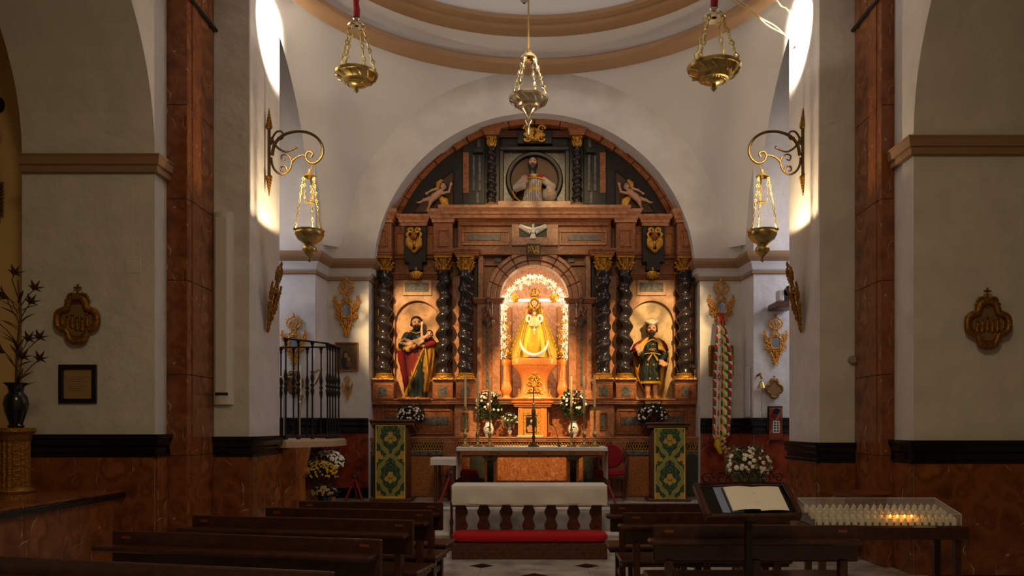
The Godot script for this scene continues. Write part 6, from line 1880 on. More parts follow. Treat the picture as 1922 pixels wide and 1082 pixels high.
func ambo(px: float, x0: float, x1: float, ytop: float, ybot: float, cx0: float, cx1: float, mirrored: bool, label: String, cloth_label: String) -> void:
	var S := 117.5
	if not M.has("damask"):
		uvmat("damask", damask(), 0.75)
	var Z := dz(S)
	var t := thing("ambo", label, "lectern", Vector3((px - 1003) / S, CHANCEL, Z - 0.25))
	var k := -1.0 if mirrored else 1.0
	var bx0 := (cx0 - 3 - 1003) / S; var bx1 := (cx1 + 3 - 1003) / S
	var yt := V(0, ytop + 12, S).y
	part("body", B.new().box(Vector3(bx0, CHANCEL + 0.04, Z - 0.45), Vector3(bx1, yt, Z - 0.02), 0.015), M.wood, t)
	part("side_panel", B.new().box(Vector3((bx1 if k > 0 else bx0) - 0.006, CHANCEL + 0.2, Z - 0.4), Vector3((bx1 if k > 0 else bx0) + 0.006, yt - 0.1, Z - 0.08), 0.005), M.wood, t)
	part("foot", B.new().box(Vector3(bx0 - 0.07, CHANCEL, Z - 0.5), Vector3(bx1 + 0.07, CHANCEL + 0.05, Z + 0.03), 0.012), M.wood, t)
	var tp := B.new()
	tp.xf = Transform3D(Basis(Vector3.RIGHT, -0.32), Vector3((x0 + x1 - 2006) / 2 / S, yt + 0.01, Z - 0.2))
	var hw := (x1 - x0) / 2 / S
	tp.box(Vector3(-hw, 0.02, -0.30), Vector3(hw, 0.055, 0.22), 0.012); tp.box(Vector3(-hw + 0.03, -0.03, -0.26), Vector3(hw - 0.03, 0.02, 0.18), 0.01)
	tp.xf = Transform3D.IDENTITY
	part("reading_board", tp, M.wood, t)
	var c := thing("ambo_fall", cloth_label, "cloth", Vector3((px - 1003) / S, CHANCEL, Z))
	var rows := []
	var ya := V(0, ytop + 8, S).y; var yb := V(0, ybot - 5, S).y
	var l := (cx0 - 1003) / S; var r := (cx1 - 1003) / S
	for i in 12:
		var row := PackedVector3Array()
		for q in 9: row.append(Vector3(lerpf(l, r, q / 8.0), lerpf(yb, ya, i / 11.0), Z + 0.006 + 0.012 * (1.0 - i / 11.0) + 0.004 * sin(q * 0.9 + px) * (1.0 - i / 11.0)))
		rows.append(row)
	part("damask", B.new().surf(rows, false, Vector3(0, 0, 1)), M.damask, c)
	part("fringe", fringe(l, r, yb + 0.01, Z + 0.018, 0.055, 34), M.petal_yellow, c)

func armchair(o: Vector3, label: String, turn: float, back: bool) -> void:
	o.y = CHANCEL
	var t := thing("armchair" if back else "velvet_stool", label, "chair" if back else "stool", Vector3.ZERO)
	for q in [[-0.22, 0.2], [0.22, 0.2], [-0.2, -0.2], [0.2, -0.2]]:
		part("leg", B.new().tube([Vector3(q[0] * 1.1, 0, q[1] * 1.1), Vector3(q[0] * 0.95, 0.15, q[1] * 0.95), Vector3(q[0] * 1.05, 0.3, q[1] * 1.05), Vector3(q[0], 0.4, q[1])], [0.02, 0.016, 0.026, 0.03], 8), M.wood, t)
	part("seat_rail", B.new().box(Vector3(-0.26, 0.33, -0.24), Vector3(0.26, 0.40, 0.24), 0.02), M.wood, t)
	part("seat", B.new().lathe([[0.26, 0.38], [0.285, 0.42], [0.26, 0.47], [0.15, 0.49], [0.0, 0.495]], Vector3.ZERO, 24, 4, -0.05), M.velvet, t)
	t.position = o; t.rotation.y = turn
	if not back: return
	var out := PackedVector2Array(); var inn := PackedVector2Array()
	for k in 33:
		var a := TAU * k / 33
		var r := 1.0 + 0.05 * cos(2 * a)
		out.append(Vector2(cos(a) * 0.25 * r, 0.70 + sin(a) * 0.26)); inn.append(Vector2(cos(a) * 0.19 * r, 0.70 + sin(a) * 0.205))
	part("backrest", B.new().prism(out, -0.26, -0.22, 0.012), M.wood, t)
	part("back_pad", B.new().prism(inn, -0.22, -0.18, 0.02), M.velvet, t)
	var cr := B.new()
	for s in [-1.0, 1.0]: cr.tube(spiral(Vector3(s * 0.06, 0.96, -0.24), 0.04, s, 1.2), 0.014, 6)
	part("crest", cr, M.wood, t)
	for s in [-1.0, 1.0]:
		part("arm", B.new().tube([Vector3(s * 0.22, 0.66, -0.22), Vector3(s * 0.28, 0.68, -0.05), Vector3(s * 0.28, 0.66, 0.12), Vector3(s * 0.26, 0.55, 0.16), Vector3(s * 0.25, 0.4, 0.14)], [0.016, 0.022, 0.024, 0.018, 0.02], 8), M.wood, t)
func tripod(o: Vector3, h: float, label: String) -> void:
	o.y = CHANCEL
	var t := thing("tripod_stand", label, "stand", o, "red tripod stands")
	for k in 3:
		var a := TAU * k / 3 + 0.5
		part("leg", B.new().tube([o + Vector3(0, h * 0.8, 0), o + Vector3(cos(a) * h * 0.36, 0.0, sin(a) * h * 0.36)], [0.022, 0.02], 8), M.red_paint, t)
	part("head", B.new().lathe([[0.03, h * 0.76], [0.05, h * 0.8], [0.045, h * 0.9], [0.02, h * 0.94], [0.018, h * 1.05], [0.0, h * 1.06]], o, 12), M.wood, t)

func kneeler() -> void:
	var S := 147.0
	var Z := dz(S)
	var t := thing("kneeler", "wide wooden kneeler with wavy flat balusters before the altar steps", "kneeler", Vector3(-0.06, 0, -10.2))
	var x0 := -1.02; var x1 := 0.9
	part("step_base", B.new().box(Vector3(x0, 0, -10.3), Vector3(x1, 0.2, -9.86), 0.01), M.wood, t)
	part("base_groove", B.new().box(Vector3(x0 + 0.1, 0.08, -9.87), Vector3(x1 - 0.1, 0.10, -9.855), 0.002), M.wood, t)
	part("arm_rest", B.new().box(Vector3(x0 + 0.0, 0.84, -10.62), Vector3(x1 + 0.0, 0.885, -10.16), 0.008), M.wood, t)
	for i in 7:
		var c := lerpf(864, 1120, i / 6.0)
		var poly := PackedVector2Array()
		var cx := (c - 1003.0) / S
		var prof := func(y: float) -> float: return 0.070 + 0.015 * cos((y - 0.534) * TAU / 0.175)
		for k in 33:
			var y := lerpf(0.19, 0.85, k / 32.0)
			var w: float = prof.call(y)
			poly.append(Vector2(cx + (0.075 if i == 6 else w), y))
		for k in 33:
			var y := lerpf(0.85, 0.19, k / 32.0)
			var w: float = prof.call(y)
			poly.append(Vector2(cx - (0.075 if i == 0 else w), y))
		part("baluster", B.new().prism(poly, -10.36, -10.32, 0.004), M.wood, t)
	var cu := B.new()
	var rows := []
	for i in 25:
		var f := 0.5 - 0.5 * cos(PI * i / 24.0)
		var e := maxf(pow(1.0 - pow(absf(f * 2 - 1), 24.0), 0.5), 0.02)
		var row := PackedVector3Array()
		for k in 20:
			var a := TAU * k / 20
			row.append(Vector3(lerpf(x0 - 0.02, x1 + 0.02, f), 0.262 + signf(sin(a)) * pow(absf(sin(a)), 0.6) * 0.062 * e, -10.08 + signf(cos(a)) * pow(absf(cos(a)), 0.5) * 0.235 * e))
		rows.append(row)
	cu.surf(rows, true)
	solo("kneeling_cushion", cu, M.cushion, "long bright red cushion on the kneeler step", "cushion")
	var c := thing("kneeler_cloth", "white fringed cloth over the kneeler arm rest", "cloth", Vector3(-0.06, 0.6, -10.4))
	part("cloth", drape(-1.045, 0.92, 0.895, -10.66, -10.12, 0.235, 0.014, 14, 0.22), M.linen, c)
	part("fringe", fringe(-1.04, 0.915, 0.668, -10.115, 0.022, 150), M.linen, c).set_meta("kind", "stuff")

# ---------------------------------------------------------------- pews
func pew(a: Vector2, c: Vector2, label: String) -> void:
	# a: aisle end, c: wall end, as (x, depth)
	var ln := a.distance_to(c)
	var t := thing("pew", label, "pew", Vector3.ZERO, "wooden pews")
	var h := ln / 2
	part("back_panel", B.new().box(Vector3(-h, 0.60, -0.035), Vector3(h, 0.88, 0.0), 0.008), M.pew, t)
	part("book_ledge", B.new().box(Vector3(-h - 0.05, 0.745, 0.0), Vector3(h - 0.02, 0.785, 0.15), 0.012), M.pew, t)
	part("seat", B.new().box(Vector3(-h - 0.02, 0.42, -0.47), Vector3(h + 0.03, 0.455, -0.02), 0.012), M.pew, t)
	part("seat_moulding", B.new().box(Vector3(-h, 0.385, -0.45), Vector3(h + 0.01, 0.42, -0.06), 0.008), M.pew, t)
	for x in [-h + 0.12, 0.0, h - 0.12]:
		var lg := part("leg", B.new().box(Vector3(x - 0.03, 0.0, -0.05), Vector3(x + 0.03, 0.62, 0.03), 0.006), M.pew, t)
		part("front_foot", B.new().box(Vector3(x - 0.03, 0.0, -0.42), Vector3(x + 0.03, 0.39, -0.34), 0.006), M.pew, lg)
		part("stretcher", B.new().box(Vector3(x - 0.02, 0.14, -0.36), Vector3(x + 0.02, 0.2, -0.04), 0.004), M.pew, lg)
	part("kneeling_board", B.new().box(Vector3(-h + 0.06, 0.14, 0.06), Vector3(h - 0.06, 0.175, 0.2), 0.01), M.pew, t)
	for x in [-h + 0.12, h - 0.12]:
		part("board_support", B.new().box(Vector3(x - 0.025, 0.0, 0.02), Vector3(x + 0.025, 0.145, 0.18), 0.005), M.pew, t)
		part("number_plate", B.new().box(Vector3(x - 0.035, 0.825, -0.001), Vector3(x + 0.035, 0.845, 0.004), 0.001), M.copper, t)
	var m := (a + c) / 2
	t.position = Vector3(m.x, 0, -m.y)
	t.rotation.y = atan2((a.y - c.y), (a.x - c.x)) if a.x > c.x else atan2((c.y - a.y), (c.x - a.x))
func build_pews() -> void:
	pew(Vector2(-0.92, 8.02), Vector2(-2.42, 8.2), "dark pew of the left block nearest the altar")
	pew(Vector2(-0.93, 7.27), Vector2(-2.54, 7.54), "dark pew second from the altar in the left block")
	pew(Vector2(-0.987, 6.5), Vector2(-2.95, 6.88), "dark pew third from the altar in the left block")
	pew(Vector2(-1.036, 5.4), Vector2(-3.1, 5.86), "dark pew fourth from the altar in the left block")
	pew(Vector2(-1.06, 4.2), Vector2(-3.4, 4.75), "dark pew cut by the bottom left edge of the picture")
	pew(Vector2(2.2, 7.9), Vector2(0.75, 7.9), "dark pew of the right block nearest the altar")
	pew(Vector2(2.27, 7.08), Vector2(0.785, 7.08), "dark pew second from the altar in the right block")
	pew(Vector2(2.5, 6.17), Vector2(0.92, 6.17), "dark pew of the right block nearest the viewer")

# ---------------------------------------------------------------- pulpit balcony
func build_pulpit() -> void:
	var t := thing("pulpit", "small stone balcony with dark iron balusters on the left pier", "pulpit", Vector3(-3.4, CHANCEL, -11.8))
	var A := Vector2(-3.56, 11.36); var Bp := Vector2(-3.12, 12.05); var C := Vector2(-3.09, 12.62); var D := Vector2(-4.1, 12.68)
	var b := B.new().prism(PackedVector2Array([Vector2(-4.2, 11.31), Vector2(-3.5, 11.26), Vector2(-3.02, 12.02), Vector2(-2.99, 12.72), Vector2(-4.2, 12.76)]), 1.34, 1.455, 0.03)
	for i in b.v.size():
		b.v[i] = Vector3(b.v[i].x, b.v[i].z, -b.v[i].y); b.n[i] = Vector3(b.n[i].x, b.n[i].z, -b.n[i].y)
	fix(b)
	part("slab", b, M.limestone, t)
	part("post", B.new().box(Vector3(-3.62, CHANCEL, -11.75), Vector3(-3.36, 1.34, -11.32), 0.01), M.marble_red, t)
	part("post_bracket", B.new().prism(PackedVector2Array([Vector2(-3.36, 0.44), Vector2(-3.3, 0.44), Vector2(-3.33, 0.9), Vector2(-3.28, 0.98), Vector2(-3.3, 1.05), Vector2(-3.24, 1.34), Vector2(-3.36, 1.34)]), -11.6, -11.42), M.stone_brown, t)
	var H := 1.44
	var bal := B.new().lathe([[0.03, 0], [0.034, 0.02], [0.026, 0.05], [0.018, 0.07], [0.013, 0.1], [0.012, 0.62], [0.02, 0.66], [0.03, 0.72], [0.016, 0.77], [0.03, 0.79], [0.03, 0.81], [0.016, 0.83], [0.03, 0.9], [0.018, 0.97], [0.012, 1.0], [0.011, 1.33], [0.02, 1.36], [0.016, 1.38], [0.032, 1.42], [0.032, H]], Vector3.ZERO, 12).mesh(M.iron)
	var spots := []
	for f in [0.04, 0.32, 0.64, 1.0]: spots.append(A.lerp(Bp, f))
	for f in [0.22, 0.45, 0.7, 1.0]: spots.append(Bp.lerp(C, f))
	for f in [0.28, 0.5, 0.72, 0.92]: spots.append(C.lerp(D, f))
	for q in spots: part_mesh("baluster", bal, t, Vector3(q.x, 1.455, -q.y))
	var y := 1.455 + H
	for s in [[A, Bp], [Bp, C], [C, D]]:
		part("hand_rail", B.new().tube([Vector3(s[0].x, y, -s[0].y), Vector3(s[1].x, y, -s[1].y)], 0.022, 8, 0.6), M.iron, t)
		part("foot_rail", B.new().tube([Vector3(s[0].x, 1.49, -s[0].y), Vector3(s[1].x, 1.49, -s[1].y)], 0.012, 6), M.iron, t)
	# things standing behind the balusters
	var S := 119.0
	t = thing("processional_cross", "silver processional cross on a pole behind the balcony balusters", "cross", V(533, 822, S))
	part("pole", B.new().tube([V(533, 826, S), V(533, 700, S)], 0.012, 8), M.silver, t)
	part("upright", pbox(532, 694, 535, 722, S, -0.01, 0.01), M.silver, t); part("crossbar", pbox(523, 706, 548, 709.5, S, -0.01, 0.01), M.silver, t)
	t = thing("processional_candle", "white candle in a silver holder behind the balcony balusters", "candle", V(564, 826, S))
	part("pole", B.new().tube([V(563, 826, S), V(563, 760, S)], 0.012, 8), M.silver, t)
	part("holder", B.new().lathe([[0.012, 0], [0.03, 0.03], [0.02, 0.06], [0.05, 0.12], [0.055, 0.15], [0.02, 0.16]], V(563.5, 760, S), 14), M.silver, t)
	part("candle", B.new().lathe([[0.02, 0], [0.019, 0.48], [0, 0.49]], V(563.5, 745, S), 12), M.votive_wax, t)
	t = thing("gilt_letter_sign", "gilt wooden monogram letters on the wall behind the balcony", "sign", V(597, 722, 117.5))
	part("letter", pbox(586, 698, 588.5, 724, 117.5, 0.0, 0.03), M.old_gold, t)
	part("letter", B.new().tube([V(592, 722, 117.5), V(597, 712, 117.5), V(604, 693, 117.5)], 0.014, 6), M.old_gold, t)
	part("letter", B.new().tube([V(593, 700, 117.5), V(597, 694, 117.5), V(602, 698, 117.5), V(601, 708, 117.5), V(596, 712, 117.5)], 0.013, 6), M.old_gold, t)
	part("letter", pbox(583, 697, 592, 700, 117.5, 0.0, 0.03), M.old_gold, t)
	station(V(552, 720, 117.4), 0.4, "quatrefoil wall plaque half hidden behind the balcony balusters", 0)
	# chrysanthemums on the floor under the balcony
	for q in [[597, 956, 126, 0.62, 0.36, "petal_yellow", "mound of yellow chrysanthemums under the balcony", 31, 170, 0.02], [616, 950, 122, 0.5, 0.36, "petal_white", "white chrysanthemums under the balcony", 35, 170, 0.022], [585, 950, 122, 0.5, 0.44, "petal_orange", "tall orange chrysanthemums in the shade under the balcony", 39, 26, 0.03], [610, 962, 128, 0.36, 0.16, "dry", "low pale dried flowers in front of the yellow chrysanthemums", 43, 40, 0.026]]:
		var base := V(q[0], q[1], q[2]); base.y = CHANCEL
		bouquet("flower_pot", q[6], base, q[3], q[4], {"petal_yellow": 0.34, "petal_white": 0.48, "petal_orange": 0.4, "dry": 0.16}[q[5]], "basket" if q[4] > 0.2 else "pot", [[q[5], q[8], q[9]]], M.leaf_dark, 200, q[7])

# ---------------------------------------------------------------- lamps
func chain(b: B, p: Vector3, q: Vector3, link: float, r := 0.004) -> void:
	var n := maxi(3, int(p.distance_to(q) / link))
	var d := (q - p).normalized()
	var s := d.cross(Vector3.FORWARD).normalized(); var u := d.cross(s)
	for i in n:
		var c := p.lerp(q, (i + 0.5) / n)
		var w: Vector3 = s if i % 2 == 0 else u
		var l := p.distance_to(q) / n * 0.56
		b.tube([c - d * l, c + w * link * 0.32, c + d * l], r, 4); b.tube([c - d * l, c - w * link * 0.32, c + d * l], r, 4)
func sanctuary_lamp(label: String, px: float, yrim: float, ycap: float, r: float, S: float, velvet: bool, mtl: Material, spin: float) -> void:
	var o := V(px, yrim, S)
	var top := V(px, ycap, S)
	var t := thing("sanctuary_lamp", label, "hanging lamp", o, "large hanging sanctuary lamps")
	var k := r / 0.29
	part("bowl", B.new().lathe([[0, -0.27 * k], [0.02 * k, -0.25 * k], [0.035 * k, -0.225 * k], [0.015 * k, -0.2 * k], [0.06 * k, -0.19 * k], [0.1 * k, -0.165 * k], [0.11 * k, -0.15 * k], [0.16 * k, -0.14 * k], [0.18 * k, -0.11 * k], [0.2 * k, -0.1 * k], [0.25 * k, -0.06 * k], [0.265 * k, -0.035 * k], [0.28 * k, -0.03 * k], [0.29 * k, 0.0], [0.28 * k, 0.012 * k], [0.24 * k, 0.0], [0.16 * k, -0.08 * k], [0, -0.1 * k]], o, 40), mtl, t)
	var bead := B.new()
	for i in 26:
		var a := TAU * i / 26
		bead.ell(o + Vector3(cos(a) * 0.125 * k, -0.15 * k, sin(a) * 0.125 * k), Vector3.ONE * 0.012 * k, 5)
	for i in 12:
		var a := TAU * i / 12
		bead.tube([o + Vector3(cos(a) * 0.2, -0.1, sin(a) * 0.2) * k, o + Vector3(cos(a + 0.15) * 0.245, -0.07, sin(a + 0.15) * 0.245) * k, o + Vector3(cos(a + 0.3) * 0.27, -0.04, sin(a + 0.3) * 0.27) * k], [0.008 * k, 0.018 * k, 0.008 * k], 5)
	part("beading", bead, mtl, t).set_meta("kind", "stuff")
	if velvet:
		part("bulb", B.new().ell(o + Vector3(0, -0.035 * k, 0), Vector3.ONE * 0.035, 10), M.bulb_glow, t)
		bulb(o + Vector3(0, -0.035 * k, 0), 0.35, Color(1.0, 0.95, 0.88), 0.03)
	part("cap", B.new().lathe([[0.03 * k, -0.02 * k], [0.115 * k, -0.035 * k], [0.12 * k, -0.02 * k], [0.09 * k, 0.02 * k], [0.04 * k, 0.05 * k], [0.05 * k, 0.07 * k], [0.03 * k, 0.1 * k], [0.0, 0.11 * k]], top, 20), M.silver, t)
	for i in 4:
		var a := TAU * i / 4 + spin
		var d := Vector3(cos(a), 0, sin(a))
		var b := B.new()
		chain(b, top + d * 0.09 * k + Vector3(0, -0.02 * k, 0), o + d * 0.28 * k, 0.075 * k, 0.010 * k)
		b.ell(o + d * 0.28 * k + Vector3(0, 0.01, 0), Vector3.ONE * 0.02 * k, 6)
		part("chain", b, mtl, t)
	if not velvet:
		part("drop", B.new().lathe([[0.0, -0.52], [0.02, -0.5], [0.022, -0.43], [0.008, -0.41], [0.01, -0.37], [0.045, -0.33], [0.05, -0.3], [0.02, -0.26], [0.03, -0.24], [0.07, -0.2], [0.1, -0.14], [0.105, -0.1], [0.06, -0.09]], o, 24), mtl, t)
		for i in 4:
			var a := TAU * i / 4 + spin
			var d := Vector3(cos(a), 0, sin(a))
			var md := B.new()
			for e in 4: md.ell((top + d * 0.08).lerp(o + d * 0.26, 0.15 + 0.2 * e), Vector3(0.03, 0.045, 0.03), 8)
			part("medallions", md, mtl, t)
	if velvet:
		var pts := []
		for i in 12: pts.append(top + Vector3(0.008 * sin(i * 2.1), 0.09 * k + i * 0.1, 0.008 * cos(i * 1.7)))
		var rad := []
		for i in 12: rad.append(0.042 + 0.007 * sin(i * 2.7))
		part("velvet_sleeve", B.new().tube(pts, rad, 10), M.velvet, t)
		part("cord", B.new().tube([top + Vector3(0, 1.1, 0), Vector3(top.x, 7.9 if absf(top.x) > 1 else 9.0, top.z)], 0.006, 6), M.silver, t)
	else:
		part("cord", B.new().tube([top + Vector3(0, 0.1, 0), Vector3(top.x, 10.7, top.z)], 0.014, 6), M.dry, t)

func bracket_lamp(right: bool) -> void:
	var S := 140.5
	var X := func(px: float, py: float, z := 0.0) -> Vector3: return V(2012.0 - px if right else px, py, S) + Vector3(0, 0, z)
	var sd := "right" if right else "left"
	var t := thing("lamp_bracket", "scrolled bronze wall bracket on the %s pier" % sd, "bracket", X.call(505, 290), "scrolled wall brackets")
	part("back_bar", B.new().tube([X.call(505, 236), X.call(505, 336)], 0.022, 8), M.bronze, t)
	for q in [[238, 205], [334, 366]]:
		var b := B.new()
		for k in 7:
			var f := k / 6.0
			var y := lerpf(q[0], q[1], f)
			for e in [[-1, 0.0], [1, 0.0], [0, 1.0], [0, -1.0]]:
				b.ell(X.call(505 + e[0] * 3.6 * (1.0 - f), y, e[1] * 0.025 * (1.0 - f)), Vector3(0.02, 0.032, 0.02) * (1.1 - 0.7 * f), 6)
		b.tube([X.call(505, q[0]), X.call(505, lerpf(q[0], q[1], 0.6)), X.call(505, q[1])], [0.024, 0.016, 0.004], 6)
		part("leaf_finial", b, M.old_gold, t)
	var curves := [[[511, 292], [514, 275], [522, 262], [536, 252], [556, 247], [577, 249], [594, 258], [604, 272], [606, 287], [600, 300], [588, 307], [577, 302], [574, 291], [580, 285], [587, 289], [584, 295]],
		[[509, 272], [512, 258], [519, 248], [528, 247], [532, 255], [527, 262], [521, 258]],
		[[510, 258], [515, 270], [524, 280], [536, 285], [549, 281], [557, 277], [555, 275]],
		[[509, 296], [511, 310], [518, 322], [530, 328], [541, 322], [547, 309], [545, 297], [536, 290], [528, 293], [530, 301], [536, 299]],
		[[540, 322], [536, 313], [528, 313], [527, 320], [532, 321]],
		[[547, 305], [555, 297], [566, 292], [575, 293]]]
	for i in curves.size():
		var c3 := Curve3D.new()
		var pts: Array = curves[i]
		for k in pts.size():
			var p0: Array = pts[maxi(k - 1, 0)]; var p1: Array = pts[mini(k + 1, pts.size() - 1)]
			var tg: Vector3 = (X.call(p1[0], p1[1]) - X.call(p0[0], p0[1])) / 6.0
			c3.add_point(X.call(pts[k][0], pts[k][1]), -tg, tg)
		c3.bake_interval = 0.02
		var bk := c3.get_baked_points()
		var ar := []; var rad := []
		for k in bk.size():
			ar.append(bk[k]); rad.append((0.023 if i == 0 else 0.017) * (1.0 - 0.4 * float(k) / bk.size()))
		part("scroll", B.new().tube(ar, rad, 8), M.bronze, t)
	t = thing("bracket_lamp", "small brass oil lamp hanging from the %s wall bracket" % sd, "hanging lamp", X.call(581, 490), "bracket oil lamps")
	var o: Vector3 = X.call(581, 433)
	var u := 1.0 / S
	part("hook", B.new().tube([X.call(588, 307), X.call(585, 314), X.call(583, 321)], 0.006, 6), M.bronze, t)
	part("cap", B.new().lathe([[12 * u, 0], [12.5 * u, 1 * u], [7 * u, 6 * u], [3 * u, 9 * u], [2 * u, 14 * u], [0, 15 * u]], X.call(581, 333), 18), M.brass, t)
	part("smoke_tray", B.new().lathe([[2 * u, -2 * u], [9.5 * u, -1 * u], [10 * u, 1 * u], [3 * u, 2 * u], [0, 3 * u]], X.call(581, 381), 16), M.brass, t)
	part("bowl", B.new().lathe([[0, -60 * u], [3.5 * u, -57 * u], [4 * u, -54 * u], [2 * u, -51 * u], [9 * u, -45 * u], [13.5 * u, -38 * u], [13 * u, -33 * u], [9 * u, -28 * u], [11 * u, -25 * u], [22 * u, -17 * u], [27 * u, -8 * u], [26 * u, -3 * u], [28.5 * u, 0], [24 * u, 0], [20 * u, -8 * u], [0, -10 * u]], o, 30, 10, 0.012), M.brass, t)
	part("bulb", B.new().ell(o + Vector3(0, -4.5 * u, 0), Vector3.ONE * 0.022, 10), M.bulb_glow, t)
	bulb(o + Vector3(0, -4.5 * u, 0), 1.6, Color(1.0, 0.88, 0.68), 0.02)
	for i in 3:
		var a := TAU * i / 3 + (0.5 if right else 2.6)
		var d := Vector3(cos(a), 0, sin(a))
		var b := B.new()
		chain(b, X.call(581, 334) + d * 11 * u, o + d * 26.5 * u, 0.05, 0.006)
		chain(b, X.call(581, 334) + d * 9 * u, X.call(581, 381) + d * 9 * u, 0.04, 0.004)
		b.ell(o + d * 28 * u, Vector3.ONE * 0.02, 6)
		part("chain", b, M.brass, t)

# ---------------------------------------------------------------- gilded wall mirrors and plaques
func leaf3(b: B, p: Vector3, d: Vector3, ln: float, w: float, bend: Vector3) -> void:
	b.tube([p, p + d * ln * 0.35 + bend * 0.35 + Vector3(0, 0, w * 0.5), p + d * ln * 0.72 + bend * 0.8 + Vector3(0, 0, w * 0.4), p + d * ln + bend * 1.3], [w * 0.45, w, w * 0.75, w * 0.12], 6, 0.7)
# leaves along a curve, all on its outer side (side = +1 / -1) or on both (0)
func sprig(b: B, pts: Array, n: int, size: float, side: float, rad: float) -> void:
	var c3 := Curve3D.new()
	for k in pts.size():
		var tg: Vector3 = (pts[mini(k + 1, pts.size() - 1)] - pts[maxi(k - 1, 0)]) / 6.0
		c3.add_point(pts[k], -tg, tg)
	c3.bake_interval = 0.02
	var ln := c3.get_baked_length()
	var ar := []; var rr := []
	for k in 13:
		ar.append(c3.sample_baked(ln * k / 12.0)); rr.append(rad * (1.0 + 0.35 * sin(k * 2.3)))
	b.tube(ar, rr, 6)
	for k in n:
		var f := (k + 0.5) / n
		var p := c3.sample_baked(ln * f); var d := (c3.sample_baked(minf(ln, ln * f + 0.01)) - c3.sample_baked(maxf(0.0, ln * f - 0.01))).normalized()
		var o := Vector3(d.y, -d.x, 0)
		for s in [-1.0, 1.0]:
			if side != 0.0 and s != side: continue
			leaf3(b, p, (o * s * 0.9 + d * 0.55).normalized(), size * (0.8 + 0.35 * sin(k * 1.9)), size * 0.24, d * size * 0.35)
# local frame: origin at the lower tip, y up, facing +z, height 1
func rocaille(_sd: int, slim: float) -> B:
	var b := B.new()
	for s in [-1.0, 1.0]:
		var P := func(a: Array) -> Array:
			var o := []
			for i in range(0, a.size(), 2): o.append(Vector3(s * a[i] * slim, a[i + 1], 0.02))
			return o
		sprig(b, P.call([0.0, 0.31, 0.06, 0.32, 0.08, 0.36, 0.075, 0.45, 0.085, 0.5, 0.05, 0.54, 0.0, 0.55]), 7, 0.04, s, 0.017)
		sprig(b, P.call([0.07, 0.31, 0.085, 0.25, 0.055, 0.17, 0.025, 0.08, 0.0, 0.0]), 6, 0.06, -s, 0.017)
		sprig(b, P.call([0.03, 0.29, 0.03, 0.2, 0.01, 0.1, 0.0, 0.04]), 5, 0.035, 0.0, 0.014)
		sprig(b, P.call([0.08, 0.34, 0.13, 0.3, 0.175, 0.33, 0.16, 0.38, 0.125, 0.37, 0.13, 0.34]), 6, 0.045, 0.0, 0.014)
		sprig(b, P.call([0.08, 0.42, 0.14, 0.44, 0.185, 0.49, 0.18, 0.55, 0.14, 0.55, 0.135, 0.51, 0.16, 0.5]), 8, 0.05, 0.0, 0.015)
		sprig(b, P.call([0.15, 0.53, 0.19, 0.58, 0.185, 0.65]), 4, 0.055, 0.0, 0.013)
		sprig(b, P.call([0.05, 0.55, 0.075, 0.59, 0.035, 0.64, 0.04, 0.72]), 4, 0.03, 0.0, 0.015)
		sprig(b, P.call([0.0, 0.69, 0.07, 0.715, 0.115, 0.785, 0.09, 0.865, 0.03, 0.905, 0.0, 0.95]), 8, 0.045, s, 0.014)
		sprig(b, P.call([0.0, 0.72, 0.04, 0.76, 0.05, 0.82, 0.02, 0.87]), 4, 0.035, 0.0, 0.011)
		for q in [[0.065, 0.8], [0.03, 0.57], [0.1, 0.47], [0.05, 0.27], [0.11, 0.4]]: b.ell(Vector3(s * q[0] * slim, q[1], 0.03), Vector3(0.018, 0.018, 0.016), 7)
	leaf3(b, Vector3(0, 0.9, 0.02), Vector3.UP, 0.1, 0.02, Vector3.ZERO)
	leaf3(b, Vector3(0, 0.72, 0.02), Vector3.UP, 0.16, 0.014, Vector3.ZERO)
	leaf3(b, Vector3(0, 0.28, 0.03), Vector3.DOWN, 0.16, 0.022, Vector3.ZERO)
	b.ell(Vector3(0, 0.575, 0.03), Vector3(0.03, 0.03, 0.022), 8)
	return b
func mirror(label: String, at: Vector3, h: float, bas: Basis, slim := 1.0, mtl: Material = null, sd := 1) -> void:
	var t := thing("gilded_mirror", label, "mirror", at, "gilded rococo mirrors")
	org.erase(t)
	var b := rocaille(sd, slim)
	for i in b.v.size(): b.v[i] *= h
	part("carved_frame", b, mtl if mtl else M.gilt, t)
	part("glass", B.new().box(Vector3(-0.072 * slim, 0.325, 0.004) * h, Vector3(0.072 * slim, 0.53, 0.012) * h, 0.002), M.mirror, t)
	t.basis = bas
